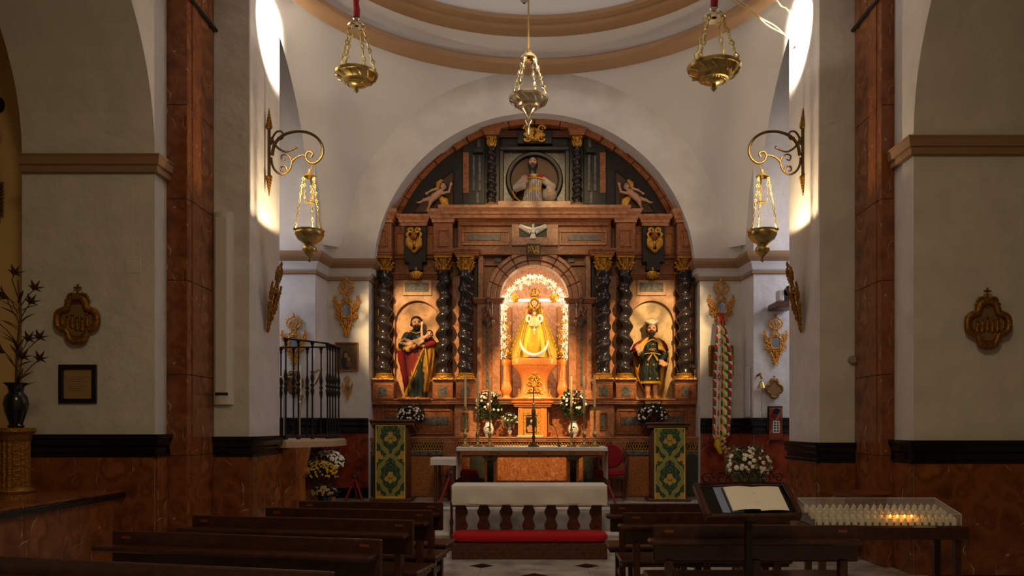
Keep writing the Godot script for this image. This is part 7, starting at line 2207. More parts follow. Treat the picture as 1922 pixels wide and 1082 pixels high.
func station(at: Vector3, h: float, label: String, kind: int) -> void:
	var t := thing("quatrefoil_plaque", label, "plaque", at, "quatrefoil station plaques")
	at.z += 0.022
	var ring := []; var inner := []; var poly := PackedVector2Array()
	for k in 49:
		var a := TAU * k / 48
		var r := 0.36 + 0.055 * cos(4 * a) - 0.018 * cos(8 * a)
		ring.append(at + Vector3(cos(a) * r * 0.92, sin(a) * r * 1.0, 0.06) * h)
		inner.append(at + Vector3(cos(a) * r * 0.72, sin(a) * r * 0.76, 0.035) * h)
		if k < 48: poly.append(Vector2(at.x + cos(a) * r * 0.9 * h, at.y + sin(a) * r * 0.98 * h))
	part("field", B.new().prism(poly, at.z + 0.005, at.z + 0.025), M.umber_pale, t)
	part("moulding", B.new().tube(ring, 0.06 * h, 8), M.old_gold, t)
	part("inner_bead", B.new().tube(inner, 0.02 * h, 6), M.old_gold, t)
	var cr := B.new()
	for s in [-1.0, 1.0]:
		cr.tube(spiral(at + Vector3(s * 0.09, 0.40, 0.04) * h, 0.09 * h, s, 1.2), 0.03 * h, 6)
		cr.tube(spiral(at + Vector3(s * 0.16, 0.33, 0.04) * h, 0.06 * h, s, 1.0), 0.026 * h, 6)
	for e in [0.36]: cr.tube([at + Vector3(-0.16, e - 0.02, 0.05) * h, at + Vector3(0, e + 0.03, 0.06) * h, at + Vector3(0.16, e - 0.02, 0.05) * h], 0.03 * h, 6)
	cr.ell(at + Vector3(0, 0.44, 0.03) * h, Vector3(0.09, 0.06, 0.03) * h, 8)
	part("crest", cr, M.old_gold, t)
	var dr := B.new()
	dr.tube([at + Vector3(-0.16, -0.38, 0.05) * h, at + Vector3(-0.06, -0.43, 0.07) * h, at + Vector3(0, -0.4, 0.07) * h, at + Vector3(0.06, -0.43, 0.07) * h, at + Vector3(0.16, -0.38, 0.05) * h], 0.03 * h, 6)
	part("drop", dr, M.old_gold, t)
	var x := at + Vector3(0, 0.49, 0.03) * h
	part("cross", B.new().box(x + Vector3(-0.018, 0, -0.01) * h, x + Vector3(0.018, 0.16, 0.02) * h, 0.004).box(x + Vector3(-0.07, 0.08, -0.01) * h, x + Vector3(0.07, 0.115, 0.02) * h, 0.004), M.old_gold, t)
	var f := B.new()
	var rng := RandomNumberGenerator.new(); rng.seed = kind + 2
	for i in 5:
		var q := at + Vector3(-0.18 + 0.09 * i, rng.randf_range(-0.08, 0.04), 0.03) * h
		f.tube([q + Vector3(0, -0.14, 0) * h, q + Vector3(0, 0.04, 0.02) * h], [0.05 * h, 0.028 * h], 6); f.ell(q + Vector3(0, 0.09, 0.02) * h, Vector3.ONE * 0.03 * h, 7)
	part("relief", f, M.old_gold, t)
func picture(label: String, x0: float, y0: float, x1: float, y1: float, S: float, z: float, tex: StandardMaterial3D, frame: Material, fw: float) -> void:
	var t := thing("framed_picture", label, "picture", V((x0 + x1) / 2, y1, S) + Vector3(0, 0, z))
	var fr := B.new()
	for s in [[x0, y0, x1, y0 + fw], [x0, y1 - fw, x1, y1], [x0, y0 + fw, x0 + fw, y1 - fw], [x1 - fw, y0 + fw, x1, y1 - fw]]:
		fr.box(V(s[0], s[1], S) + Vector3(0, 0, z), V(s[2], s[3], S) + Vector3(0, 0, z + 0.035), 0.006)
	part("frame", fr, frame, t)
	var b := B.new()
	var a := V(x0 + fw, y1 - fw, S); var c := V(x1 - fw, y0 + fw, S)
	b.quad(Vector3(a.x, a.y, a.z + z + 0.012), Vector3(c.x, a.y, a.z + z + 0.012), Vector3(c.x, c.y, a.z + z + 0.012), Vector3(a.x, c.y, a.z + z + 0.012), Vector3(0, 0, 1))
	part("sheet", b, tex, t)
func icon_tex(sd: int) -> ImageTexture:
	var im := Image.create(96, 112, false, Image.FORMAT_RGB8)
	var n := FastNoiseLite.new(); n.seed = sd; n.frequency = 0.12
	for y in 112:
		for x in 96:
			var c := Color8(96, 78, 40) if n.get_noise_2d(x, y) > 0.0 else Color8(52, 44, 26)
			if n.get_noise_2d(x * 2.0, y * 2.0) > 0.35: c = Color8(150, 128, 74)
			for q in [[46, 78, 26, 34, 30, 26, 22], [44, 46, 15, 17, 34, 28, 22], [45, 49, 10, 12, 150, 104, 64], [58, 66, 9, 10, 160, 112, 70], [60, 86, 14, 14, 110, 76, 40]]:
				if Vector2((x - q[0]) / float(q[2]), (y - q[1]) / float(q[3])).length() < 1.0: c = Color8(q[4], q[5], q[6])
			im.set_pixel(x, y, c)
	return ImageTexture.create_from_image(im)
func build_walls() -> void:
	var Fz := Basis.IDENTITY
	mirror("gilded rococo mirror on the left rear wall above the framed icon", V(651, 632, 112) + Vector3(0, 0, 0.01), 1.02, Fz)
	mirror("gilded rococo mirror behind the balcony balusters", V(552, 686, 117.2) + Vector3(0, 0, 0.01), 0.84, Fz, 1.15)
	mirror("gilded rococo mirror on the right wall below the white camera", V(1455, 685, 117.2) + Vector3(0, 0, 0.01), 0.82, Fz, 1.15)
	mirror("gilded rococo mirror on the right rear wall half covered by the banner", V(1353, 620, 112) + Vector3(0, 0, 0.01), 0.88, Fz, 1.2)
	for s in [-1.0, 1.0]:
		var tilt := Basis(Vector3.UP, -s * PI / 2) * Basis(Vector3.RIGHT, 0.2)
		mirror("gilded rococo mirror leaning out from the %s pier" % ("left" if s < 0 else "right"), Vector3(s * 3.585, 2.93, -10.68), 0.95, tilt, 1.0, M.old_gold)
	mirror("tiny gilded mirror below the framed icon on the left wall", V(652, 750, 112) + Vector3(0, 0, 0.01), 0.41, Fz, 1.1)
	uvmat("icon", icon_tex(3), 0.5)
	picture("gold-framed icon of two haloed heads on the left wall", 629, 643, 673, 698, 112, 0.0, M.icon, M.wood_orange, 3)
	uvmat("icon_two", icon_tex(9), 0.5)
	picture("dark gold-framed picture half hidden behind the banner", 1330, 649, 1376, 706, 112, 0.0, M.icon_two, M.old_gold, 5)
	var doc := Image.create(64, 64, false, Image.FORMAT_RGB8)
	doc.fill(Color8(156, 128, 86))
	for i in 7: doc.fill_rect(Rect2i(10 + (8 if i == 0 else 0), 16 + i * 5, 40 - (i * 7) % 13, 1), Color8(92, 72, 46))
	uvmat("document", ImageTexture.create_from_image(doc), 0.7)
	picture("black-framed yellowed text on the left jamb below the plaque", 112, 685, 183, 758, 166, 0.0, M.document, M.ebony, 9)
	station(V(150, 602, 166), 0.62, "quatrefoil gilt plaque with a cross on the left jamb", 1)
	station(V(1849, 610, 169.7), 0.62, "quatrefoil gilt plaque with a cross on the right jamb", 5)
	station(V(1452, 731, 117.2), 0.34, "small quatrefoil plaque beside the brass bell", 7)
	# switch plates
	solo("cover_plate", pbox(235, 483, 265, 514, 166, 0.0, 0.012), M.plaster, "square white cover plate on the left jamb", "plate")
	solo("round_cover", B.new().tube([V(213, 512, 166), V(213, 512, 166) + Vector3(0, 0, 0.01)], 0.075, 24), M.plaster, "round white cover on the left jamb", "plate")
	solo("wall_conduit", pbox(246, 328, 249, 483, 166, 0.0, 0.008, 0.002), M.plaster, "thin white cable cover above the square plate", "conduit")
	solo("cover_plate", pbox(1741, 318, 1771, 474, 169.3, 0.0, 0.008), M.plaster, "tall white cover plate on the right jamb", "plate")
	solo("thermostat", B.new().tube([V(1597, 676, 148) + Vector3(0, 0, 0), V(1597, 676, 148) + Vector3(0, 0, 0.07)], 0.05, 12), M.grey_plastic, "small grey round thermostat on the right pier", "thermostat")
	# column loudspeaker
	var t := thing("column_loudspeaker", "tall slim white column loudspeaker on the left pier", "loudspeaker", V(421, 760, 148))
	var ring := PackedVector2Array()
	for k in 17:
		var a := PI * k / 16.0
		ring.append(Vector2(V(421, 0, 148).x + cos(a) * 0.13, 10.13 - sin(a) * 0.09))
	var sp := B.new().prism(ring, V(0, 760, 148).y, V(0, 401, 148).y)
	for i in sp.v.size():
		sp.v[i] = Vector3(sp.v[i].x, sp.v[i].z, -sp.v[i].y); sp.n[i] = Vector3(sp.n[i].x, sp.n[i].z, -sp.n[i].y)
	fix(sp)
	part("housing", sp, M.speaker_white, t)
	part("grille", B.new().box(V(410, 738, 148) + Vector3(0, 0, 0.09), V(431, 412, 148) + Vector3(0, 0, 0.1), 0.003), M.speaker_white, t)
	part("badge", pbox(409, 738, 433, 743, 148, 0.08, 0.105), M.black_plastic, t)
	# camera on its shelf
	t = thing("dome_camera", "white and black pan-tilt camera on a small shelf on the right wall", "camera", V(1470, 571, 120))
	part("base", pbox(1457, 546, 1468, 568, 120, -0.05, 0.12, 0.02), M.white_plastic, t)
	part("arm", pbox(1478, 546, 1484, 568, 120, -0.05, 0.12, 0.02), M.white_plastic, t)
	part("eye", B.new().tube([V(1475, 552, 120) + Vector3(0, 0, -0.05), V(1477, 546, 120) + Vector3(0, 0, 0.14)], 0.06, 16), M.black_plastic, t)
	part("foot", pbox(1466, 556, 1482, 569, 120, -0.04, 0.1, 0.01), M.black_plastic, t)
	solo("camera_shelf", pbox(1451, 569, 1488, 580, 120, -0.28, 0.16), M.wood, "dark wooden shelf under the white camera", "shelf")
	# wall bell, intercom
	t = thing("wall_bell", "brass bell on a gilt bracket with a hanging cord on the right wall", "bell", V(1427, 730, 117.2))
	part("bracket", B.new().tube([V(1421, 706, 117.2) + Vector3(0, 0, 0.01), V(1425, 702, 117.2) + Vector3(0, 0, 0.05), V(1427, 712, 117.2) + Vector3(0, 0, 0.08)], 0.02, 8), M.old_gold, t)
	part("bell", B.new().lathe([[0.07, 0], [0.062, 0.03], [0.04, 0.08], [0.03, 0.11], [0, 0.12]], V(1427, 730, 117.2) + Vector3(0, 0, 0.08), 18), M.brass, t)
	part("cord", B.new().tube([V(1427, 730, 117.2) + Vector3(0, 0, 0.08), V(1427, 786, 117.2) + Vector3(0, 0, 0.09)], 0.006, 6), M.dry, t)
	t = thing("wall_intercom", "black and red wooden wall box with a round knob and a white card", "wall box", V(1452, 826, 117.2))
	part("board", pbox(1438, 763, 1466, 812, 117.2, 0.05, 0.08), M.ebony, t)
	part("case", pbox(1440, 766, 1464, 826, 117.2, 0.08, 0.14, 0.02), M.marble_chancel, t)
	part("dial", B.new().tube([V(1452, 773, 117.2) + Vector3(0, 0, 0.13), V(1452, 773, 117.2) + Vector3(0, 0, 0.17)], 0.05, 16), M.black_plastic, t)
	var card := part("card", pbox(1446, 791, 1458, 813, 117.2, 0.13, 0.145, 0.001), M.paper, t)
	for i in 4:
		part("printed_square", pbox(1447.5, 792.5 + i * 5, 1451, 796 + i * 5, 117.2, 0.14, 0.147, 0), M.ebony, card)
		part("printed_square", pbox(1453, 792.5 + i * 5, 1456.5, 796 + i * 5, 117.2, 0.14, 0.147, 0), M.ebony, card)
	solo("wall_hatch", B.new().box(Vector3(3.475, 1.8, -13.3), Vector3(3.49, 2.6, -12.9), 0.004), M.smooth_white, "white hatch door in the wall return right of the banner", "hatch")
	t = thing("niche_bracket", "small black fixture with brass knobs on the niche edge right of the turbaned statue", "fixture", V(1301, 690, 110))
	part("arm", pbox(1296, 686, 1303, 692, 110, 0, 0.08), M.black_plastic, t)
	part("knobs", B.new().ell(V(1303, 698, 110) + Vector3(0, 0, 0.05), Vector3(0.015, 0.04, 0.02), 8).ell(V(1303, 708, 110) + Vector3(0, 0, 0.05), Vector3(0.015, 0.04, 0.02), 8), M.brass, t)
	solo("electric_votive", B.new().lathe([[0.02, 0], [0.025, 0.02], [0.012, 0.05], [0.028, 0.08], [0.024, 0.13], [0, 0.14]], rv(1288, 748, 0.36), 10), M.red_paint, "tiny red lamp at the foot of the outer right column", "lamp")
	banner()

func banner() -> void:
	var W := 112; var H := 500
	var im := Image.create(W, H, false, Image.FORMAT_RGB8)
	var cols := [Color8(176, 28, 30), Color8(226, 214, 190), Color8(30, 104, 48), Color8(222, 178, 50)]
	for y in H:
		for x in W:
			var c := Color8(222, 214, 200)
			if x < 24 or x > 56:
				var cx := x / 22; var cy := y / 18
				var fx := (x % 22) / 22.0; var fy := (y % 18) / 18.0
				var k := (cx * 3 + cy * 2 + (1 if fx + fy > 1.0 else 0) * (1 + cy % 2)) % 4
				c = cols[k]
			if x == 24 or x == 56: c = Color8(120, 100, 70)
			im.set_pixel(x, y, c)
	var glyph := {"0": ["01110", "10001", "10001", "10001", "10001", "10001", "01110"], "9": ["01110", "10001", "10001", "01111", "00001", "00010", "01100"], "7": ["11111", "00001", "00010", "00100", "01000", "01000", "01000"], "2": ["01110", "10001", "00001", "00110", "01000", "10000", "11111"], "f": ["00100", "01110", "10101", "11111", "00100", "01110", "00100"], "d": ["00100", "01110", "11011", "10101", "11011", "01110", "00100"], "4": ["00010", "00110", "01010", "10010", "11111", "00010", "00010"]}
	var line := [["f", 24, 4], ["f", 84, 4], ["f", 150, 4], ["0", 190, 3], ["d", 226, 5], ["9", 272, 3], ["4", 306, 4], ["2", 368, 4], ["7", 420, 4], ["9", 458, 3]]
	for g in line:
		var rowsg: Array = glyph[g[0]]
		for r in 7:
			for q in 5:
				if rowsg[r][q] == "1": im.fill_rect(Rect2i(40 - g[2] * 2 - g[2] / 2 + q * g[2], g[1] + r * g[2], g[2], g[2]), Color8(176, 24, 34))
	uvmat("banner", ImageTexture.create_from_image(im), 0.9)
	var S := 114.0
	var t := thing("patchwork_banner", "long patchwork banner of red, green, yellow and white triangles hanging on its pole", "banner", V(1352, 845, S))
	var rows := []
	for i in 60:
		var f := i / 59.0
		var y := lerpf(588, 822, f)
		var x0 := lerpf(1347, 1335, minf(f * 2.2, 1.0)); var x1 := lerpf(1358, 1374, minf(f * 2.6, 1.0)) - 5.0 * f
		var row := PackedVector3Array()
		for k in 41:
			var g := k / 40.0
			row.append(V(lerpf(x0, x1, g) + 2.0 * sin(f * 3.0), y + (10.0 * (1.0 - absf(g - 0.42) * 2.2) * f if f > 0.9 else 0.0), S) + Vector3(0, 0, 0.045 * sin(g * 8.0 + f * 1.2) * minf(f * 3, 1.0) + 0.012 * sin(g * 19.0 + 2.0 * f)))
		rows.append(row)
	part("cloth", B.new().surf(rows, false, Vector3(0, 0, 1)), M.banner, t)
	part("pole", B.new().tube([V(1352, 578, S) + Vector3(0, 0, -0.08), V(1364, 900, S) + Vector3(0, 0, -0.04)], 0.014, 8), M.wood_orange, t)
	part("tassel", B.new().tube([V(1349, 818, S) + Vector3(0, 0, 0.02), V(1345, 835, S) + Vector3(0, 0, 0.04), V(1352, 852, S) + Vector3(0, 0, 0.04)], [0.05, 0.06, 0.03], 8), M.petal_yellow, t)
	var knot := B.new()
	for k in 3: knot.tube([V(1348 + k * 3, 588, S), V(1351 + k * 3, 598, S) + Vector3(0, 0, 0.05), V(1350 + k * 4, 610, S) + Vector3(0, 0, 0.04)], 0.011, 6)
	part("cord_knot", knot, M.velvet, t)

# ---------------------------------------------------------------- the dim nave corners
func build_nave_things() -> void:
	# left side altar with column, vase and metal lilies
	var root := Node3D.new()
	root.name = "floor_side_altar"; root.set_meta("kind", "structure"); add_child(root)
	struct("core", B.new().box(Vector3(-7.6, 0, -9.03), Vector3(-4.66, 0.84, -4.6)), M.marble_red, root)
	for i in 5:
		struct("marble_panel", B.new().box(Vector3(-4.67, 0.01, -9.03 + 0.88 * i + 0.002), Vector3(-4.64, 0.84, -9.03 + 0.88 * (i + 1) - 0.002), 0.003), M.marble_red, root)
	struct("black_edge", B.new().box(Vector3(-7.6, 0.84, -9.03), Vector3(-4.6, 0.90, -4.55), 0.01), M.black_stone, root)
	struct("top_slab", B.new().box(Vector3(-7.6, 0.90, -9.03), Vector3(-4.62, 0.93, -4.57), 0.005), M.marble_red, root)
	var o := Vector3(-5.22, 0.93, -8.0)
	var t := thing("gilded_column", "short fluted gilded column on the left marble ledge", "pedestal", o)
	part("base", B.new().lathe([[0.2, 0], [0.2, 0.03], [0.18, 0.04], [0.19, 0.07], [0.17, 0.1], [0.155, 0.11]], o, 32), M.old_gold, t)
	part("shaft", B.new().lathe([[0.15, 0.11], [0.145, 0.55], [0.15, 0.57]], o, 80, 20, 0.05), M.old_gold, t)
	part("capital", B.new().lathe([[0.15, 0.57], [0.165, 0.59], [0.165, 0.62], [0.19, 0.65], [0.2, 0.66], [0.2, 0.70], [0, 0.70]], o, 32), M.old_gold, t)
	var v := o + Vector3(0.03, 0.70, 0)
	solo("dark_vase", B.new().lathe([[0.07, 0], [0.075, 0.02], [0.06, 0.04], [0.1, 0.16], [0.115, 0.24], [0.1, 0.31], [0.065, 0.36], [0.075, 0.41], [0.115, 0.45], [0.1, 0.45], [0.05, 0.38], [0, 0.36]], v, 28), M.dark_ceramic, "dark glazed vase on the gilded column at the left edge", "vase")
	t = thing("metal_lilies", "tall spray of dull bronze lilies standing in the dark vase", "flowers", v + Vector3(0, 0.38, 0))
	var rng := RandomNumberGenerator.new(); rng.seed = 12
	var st := v + Vector3(0, 0.38, 0)
	part("main_stem", B.new().tube([st, st + Vector3(0.01, 0.4, 0), st + Vector3(0.05, 0.75, 0), st + Vector3(0.02, 1.1, 0)], [0.012, 0.011, 0.009, 0.006], 6), M.bronze, t)
	var heads := [[0.06, 1.13], [0.18, 1.0], [-0.16, 0.96], [0.12, 0.87], [-0.03, 0.9], [-0.2, 0.66], [0.17, 0.52], [0.08, 0.5], [-0.17, 0.38], [0.02, 0.32], [0.2, 0.3]]
	for q in heads:
		var e := st + Vector3(q[0], q[1], rng.randf_range(-0.1, 0.15))
		var lb := B.new()
		lb.tube([st + Vector3(0.02, q[1] - 0.2, 0), e - Vector3(q[0] * 0.3, 0.05, 0), e], 0.005, 5)
		part("stem", lb, M.bronze, t)
		var fb := B.new()
		var ax := Vector3(signf(q[0]) * 0.7, 0.4, 0.6).normalized()
		var s := ax.cross(Vector3.UP).normalized(); var u := s.cross(ax)
		for k in 6:
			var d := s * cos(TAU * k / 6) + u * sin(TAU * k / 6)
			fb.tube([e, e + ax * 0.05 + d * 0.025, e + ax * 0.085 + d * 0.075], [0.008, 0.02, 0.003], 5, 0.4)
		part("lily", fb, M.bronze, t)
	for k in 22:
		var y := rng.randf_range(0.0, 0.9)
		var a := rng.randf() * TAU
		var d := Vector3(cos(a), rng.randf_range(0.3, 1.0), sin(a) * 0.6).normalized()
		var lb := B.new()
		lb.tube([st + Vector3(0.02, y, 0), st + Vector3(0.02, y, 0) + d * 0.1, st + Vector3(0.02, y - 0.02, 0) + d * 0.2], [0.006, 0.018, 0.002], 5, 0.35)
		part("leaf", lb, M.bronze, t)
	# carved gilt ornament cut by the left edge
	var b := B.new()
	for k in 9: leaf3(b, V(0, 350 + k * 6, 155), Vector3(0.8, 0.6 - 0.15 * k, 0.3).normalized(), 0.08, 0.02, Vector3.ZERO)
	b.tube([V(-4, 300, 155), V(-3, 420, 155)], 0.02, 6)
	solo("gilt_wall_ornament", b, M.old_gold, "dark gilt carved ornament cut by the left picture edge", "ornament")
	solo("hanging_globe", B.new().ell(V(-6, 196, 165), Vector3(0.08, 0.1, 0.08), 14), M.black_plastic, "dark round lamp cut by the left picture edge", "lamp")
	# ---- guest book desk on the right
	var S0 := 262.0; var S1 := 255.0
	var k8 := 0.878
	var fl := V(1342, 966, S0); var fr := V(1502, 964, S0); var bl := V(1309, 912, S1); var br := V(1465, 910, S1)
	fl.x = bl.x + 0.05; fr.x = br.x + 0.05
	var mid := (fl + fr + bl + br) / 4
	t = thing("book_desk", "slanted dark desk on an iron post in the right foreground", "lectern", Vector3(mid.x, 0, mid.z))
	var ux := (fr - fl).normalized(); var uz := (fl - bl).normalized(); var uy := uz.cross(ux)
	var bd := B.new()
	bd.xf = Transform3D(Basis(ux, uy, uz), bl)
	var uk := ux * k8
	var dw := 0.74 * k8; var dl := fl.distance_to(bl)
	bd.box(Vector3(-0.02, -0.03, 0), Vector3(dw, 0, dl), 0.005)
	part("board", bd, M.black_stone, t)
	var rim := B.new(); rim.xf = bd.xf
	rim.box(Vector3(-0.03, -0.045, -0.01), Vector3(0.01, 0.03, dl + 0.02), 0.006); rim.box(Vector3(dw - 0.03, -0.045, -0.01), Vector3(dw + 0.01, 0.03, dl + 0.02), 0.006); rim.box(Vector3(-0.03, -0.06, dl), Vector3(dw + 0.01, 0.015, dl + 0.03), 0.006)
	part("rim", rim, M.pew, t)
	var post_x := (1405.0 - 1003.0) / 258.6
	part("post", B.new().box(Vector3(post_x - 0.025, 0.03, -5.83), Vector3(post_x + 0.025, 1.09, -5.78), 0.006), M.iron, t)
	part("foot", B.new().box(Vector3(post_x - 0.18, 0, -5.93), Vector3(post_x + 0.18, 0.03, -5.66), 0.01), M.iron, t)
	var sc := B.new()
	for q in [[0.08, 1.0, 0.05], [0.2, -1.0, 0.06], [0.32, 1.0, 0.07], [0.46, -1.0, 0.07], [0.58, 1.0, 0.06], [0.68, -1.0, 0.04]]:
		sc.tube(spiral(bl + uk * q[0] + Vector3(0, 0.05, 0), q[2], q[1], 1.4), 0.006, 6)
	sc.tube([bl + Vector3(0, 0.01, 0), bl + uk * 0.35 + Vector3(0, 0.02, 0), bl + uk * 0.72 + Vector3(0, 0.01, 0)], 0.008, 6)
	part("iron_scrolls", sc, M.iron, t)
	t = thing("guest_book", "open white guest book with a curling page on the slanted desk", "book", bl + uk * 0.45)
	for s in 2:
		var pg := []
		for i in 9:
			var f := i / 8.0
			var row := PackedVector3Array()
			for k in 9:
				var g := k / 8.0
				var x := lerpf(0.2, 0.43, f) if s == 0 else lerpf(0.43, 0.66, f)
				var hgt := 0.012 + 0.018 * sin(PI * (f if s else 1.0 - f) * 0.8 + 0.3) * (1.0 if s == 0 else 0.6)
				if s == 0 and g > 0.75: hgt += 0.02 * (g - 0.75) * 4.0 * f
				row.append(bl + uk * x + uy * hgt + uz * lerpf(0.03, dl - 0.015, g))
			pg.append(row)
		var pb := part("page", B.new().surf(pg, false, uy), M.paper, t)
		if s == 1:
			for k in 2: part("ruled_line", B.new().tube([pg[0][2 + k * 3] + uy * 0.001, pg[8][2 + k * 3] + uy * 0.001], 0.0012, 4), M.grey_plastic, pb)
	part("cover", B.new().tube([bl + uk * 0.19 + uy * 0.004 + uz * 0.03, bl + uk * 0.19 + uy * 0.004 + uz * (dl - 0.01)], 0.006, 5), M.black_plastic, t)
	var blue := B.new(); blue.xf = bd.xf
	blue.box(Vector3(0.105, 0.0, 0.02), Vector3(0.26, 0.003, dl - 0.01))
	solo("blue_sheet", blue, mat("blue_paper", Color8(120, 136, 176), 0.7), "pale blue sheet under the guest book", "paper")
	t = thing("desk_pen", "dark pen on the right edge of the slanted desk", "pen", br)
	part("barrel", B.new().tube([bl + uk * 0.70 + uy * 0.02 + uz * 0.0, bl + uk * 0.71 + uy * 0.02 + uz * 0.13], 0.007, 8), M.black_plastic, t)
	part("tip", B.new().tube([bl + uk * 0.71 + uy * 0.02 + uz * 0.13, bl + uk * 0.712 + uy * 0.018 + uz * 0.15], [0.006, 0.001], 6), M.silver, t)
	# flowers behind the desk
	var fb := V(1405, 968, 160); fb.y = 0.0
	t = thing("flower_stand", "dark iron flower stand behind the slanted desk", "stand", fb)
	part("post", B.new().lathe([[0.14, 0], [0.14, 0.03], [0.02, 0.05], [0.018, 0.72], [0.12, 0.76], [0.0, 0.78]], fb, 16), M.iron, t)
	bouquet("flower_pot", "white blooms with grey eucalyptus leaves behind the slanted desk", fb + Vector3(0, 0.785, 0), 0.5, 0.42, 0.2, "pot", [["petal_white", 34, 0.034], ["dry", 10, 0.02]], M.leaf_grey, 380, 51)
	var spray := B.new()
	for k in 26:
		var f := k / 25.0
		spray.ell(V(1345 + 45 * f + rng.randf_range(-6, 6), 820 + 55 * f + rng.randf_range(-6, 6), 158), Vector3.ONE * 0.02, 6)
	spray.tube([V(1395, 890, 158), V(1345, 818, 158)], 0.005, 5)
	var sp := solo("dry_spray", spray, M.dry, "pale dried flower spray reaching up to the banner foot", "flowers")
	# ---- votive candle table
	votives()
	# holy water bowl on the marble pilaster
	t = thing("shallow_bowl", "wide shallow copper bowl on the right marble pilaster", "bowl", V(1616, 935, 165))
	var bo := V(1616, 933, 165)
	part("bowl", B.new().lathe([[0.06, -0.06], [0.2, -0.02], [0.32, 0.03], [0.345, 0.05], [0.33, 0.055], [0.2, 0.01], [0, -0.01]], bo, 40), M.copper, t)
	part("bracket", B.new().tube([bo + Vector3(0, -0.06, 0), bo + Vector3(0.15, -0.16, 0), Vector3(4.06, bo.y - 0.2, bo.z - 0.25)], [0.05, 0.04, 0.05], 10), M.marble_red, t)
	# fairy-light strings under the dome
	t = thing("cable_string", "twisted pale cable slung from the dome to the right pier", "cable", Vector3(3.55, 5.9, -10.8))
	for w in [[1365, -8, 1483, 75, 0.0], [1372, -8, 1483, 71, 2.0], [1445, -10, 1483, 24, 1.0]]:
		var pts := []
		for k in 21:
			var f := k / 20.0
			pts.append(V(lerpf(w[0], w[2], f), lerpf(w[1], w[3], f) + 2.0 * sin(f * 12.0 + w[4]), lerpf(140, 137.5, f)))
		part("cable", B.new().tube(pts, 0.009, 6), M.dry, t)
	t = thing("dome_fitting", "small grey metal fitting hanging at the top of the picture", "fitting", V(984, 0, 136))
	part("cap", B.new().lathe([[0.02, -0.03], [0.05, 0.0], [0.03, 0.06], [0.01, 0.3]], V(984, 2, 136), 12), M.grey_plastic, t)

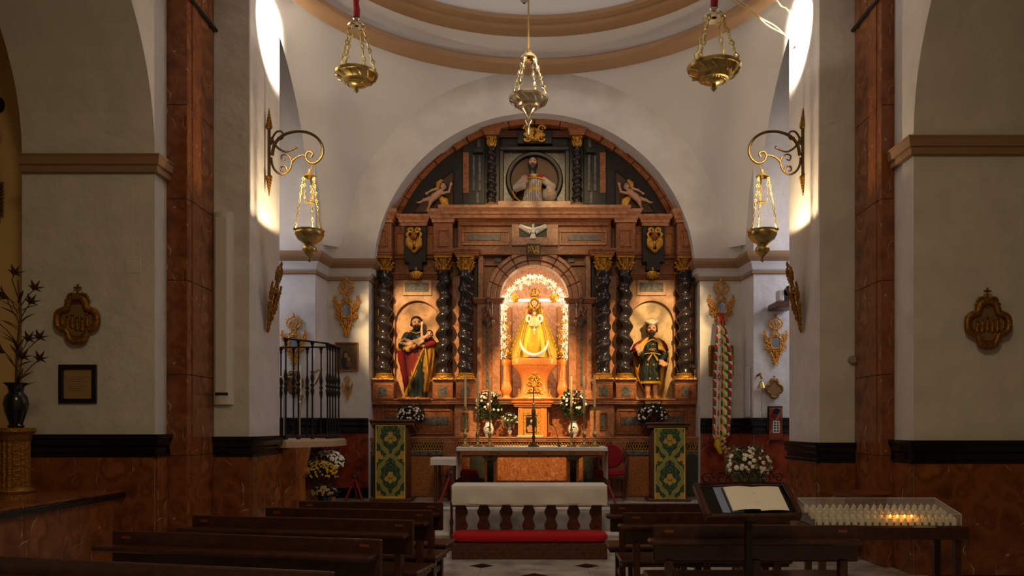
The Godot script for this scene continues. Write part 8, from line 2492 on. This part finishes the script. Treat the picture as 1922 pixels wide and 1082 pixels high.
const ORD := ["first", "second", "third", "fourth", "fifth", "sixth", "seventh", "eighth", "ninth", "tenth", "eleventh", "twelfth", "thirteenth", "fourteenth", "fifteenth", "sixteenth", "seventeenth", "eighteenth", "nineteenth", "twentieth"]
const ROWS := ["front", "second", "middle", "fourth", "back"]
func votives() -> void:
	var t := thing("votive_table", "dark wooden votive table with a clear acrylic cover at the right", "table", Vector3(3.2, 0, -7.5))
	var x0 := 2.53; var x1 := 3.93
	part("tray", B.new().box(Vector3(x0, 0.62, -7.72), Vector3(x1, 0.735, -7.2), 0.01), M.pew, t)
	for q in [[2.62, -7.28], [3.85, -7.28], [2.62, -7.65], [3.85, -7.65]]: part("leg", B.new().box(Vector3(q[0] - 0.03, 0, q[1] - 0.03), Vector3(q[0] + 0.03, 0.62, q[1] + 0.03), 0.006), M.pew, t)
	for i in 5: part("tier", B.new().box(Vector3(x0 + 0.02, 0.735, -7.24 - i * 0.088 - 0.085), Vector3(x1 - 0.06, 0.74 + i * 0.02, -7.24 - i * 0.088), 0.003), M.pew, t)
	var cov := B.new()
	var cx0 := 2.54; var cx1 := 3.86
	cov.quad(Vector3(cx0, 0.745, -7.225), Vector3(cx1, 0.745, -7.225), Vector3(cx1, 0.85, -7.225), Vector3(cx0, 0.85, -7.225), Vector3(0, 0, 1))
	part("cover_front", cov, M.glass, t)
	cov = B.new(); cov.quad(Vector3(cx0, 0.85, -7.225), Vector3(cx1, 0.85, -7.225), Vector3(cx1, 0.955, -7.7), Vector3(cx0, 0.955, -7.7), Vector3(0, 1, 0.2).normalized())
	part("cover_lid", cov, M.glass, t)
	for x in [cx0, cx1]:
		cov = B.new(); cov.quad(Vector3(x, 0.745, -7.225), Vector3(x, 0.745, -7.7), Vector3(x, 0.955, -7.7), Vector3(x, 0.85, -7.225), Vector3(signf(x - 3.2), 0, 0))
		part("cover_side", cov, M.glass, t)
	var eg := B.new()
	eg.tube([Vector3(cx0, 0.85, -7.225), Vector3(cx1, 0.85, -7.225)], 0.003, 4); eg.tube([Vector3(cx1, 0.85, -7.225), Vector3(cx1, 0.955, -7.7)], 0.003, 4); eg.tube([Vector3(cx0, 0.85, -7.225), Vector3(cx0, 0.955, -7.7)], 0.003, 4)
	eg.tube([Vector3(cx0, 0.745, -7.225), Vector3(cx0, 0.85, -7.225)], 0.003, 4); eg.tube([Vector3(cx1, 0.745, -7.225), Vector3(cx1, 0.85, -7.225)], 0.003, 4); eg.tube([Vector3(cx0, 0.955, -7.7), Vector3(cx1, 0.955, -7.7)], 0.003, 4)
	part("cover_edges", eg, M.white_plastic, t)
	solo("price_card", B.new().box(Vector3(3.42, 0.736, -7.215), Vector3(3.62, 0.738, -7.2), 0.0), M.paper, "small white card on the votive table edge", "card")
	var body := B.new().lathe([[0.021, 0], [0.0225, 0.004], [0.0225, 0.06], [0.019, 0.066], [0.008, 0.07], [0.004, 0.083], [0, 0.085]], Vector3.ZERO, 10)
	var wick := B.new().lathe([[0.0022, 0.083], [0.0016, 0.092], [0, 0.093]], Vector3.ZERO, 5)
	var proto: Node3D = null
	for r in 5:
		for k in 20:
			var p := Vector3(2.60 + k * 0.0645 + (0.012 if r % 2 else 0.0), 0.742 + r * 0.02, -7.285 - r * 0.088)
			var lit := r == 0 and k in [10, 11, 12, 13]
			if proto == null:
				proto = thing("votive_candle", "unlit white votive candle, first from the left in the front row", "candle", Vector3.ZERO, "unlit votive candles")
				part("wax", body, M.votive_wax, proto); part("wick", wick, M.ebony, proto)
				proto.position = p
				continue
			if lit:
				var q := thing("lit_candle", "%s of the four burning votive candles" % ["leftmost", "second from left", "third from left", "rightmost"][k - 10], "candle", Vector3.ZERO, "burning votive candles")
				part("wax", body, M.votive_wax, q)
				part("flame", B.new().lathe([[0.0, 0.07], [0.009, 0.078], [0.010, 0.084], [0.004, 0.098], [0, 0.104]], Vector3.ZERO, 8), M.flame, q)
				q.position = p
				bulb(p + Vector3(0, 0.086, 0), 0.003, Color(1.0, 0.58, 0.2), 0.008)
			else:
				copy(proto, p, "unlit white votive candle, %s from the left in the %s row" % [ORD[k], ROWS[r]])
func build_lamps() -> void:
	sanctuary_lamp("large brass hanging lamp with red velvet sleeve at upper left", 669, 138, 46, 0.29, 140, true, M.brass, 0.3)
	sanctuary_lamp("large brass hanging lamp with red velvet sleeve at upper right", 1340, 126, 30, 0.325, 156, true, M.brass, 0.75)
	sanctuary_lamp("silver hanging lamp in the middle before the altarpiece top", 992, 184, 106, 0.27, 140, false, M.silver, 0.5)
	bracket_lamp(false); bracket_lamp(true)
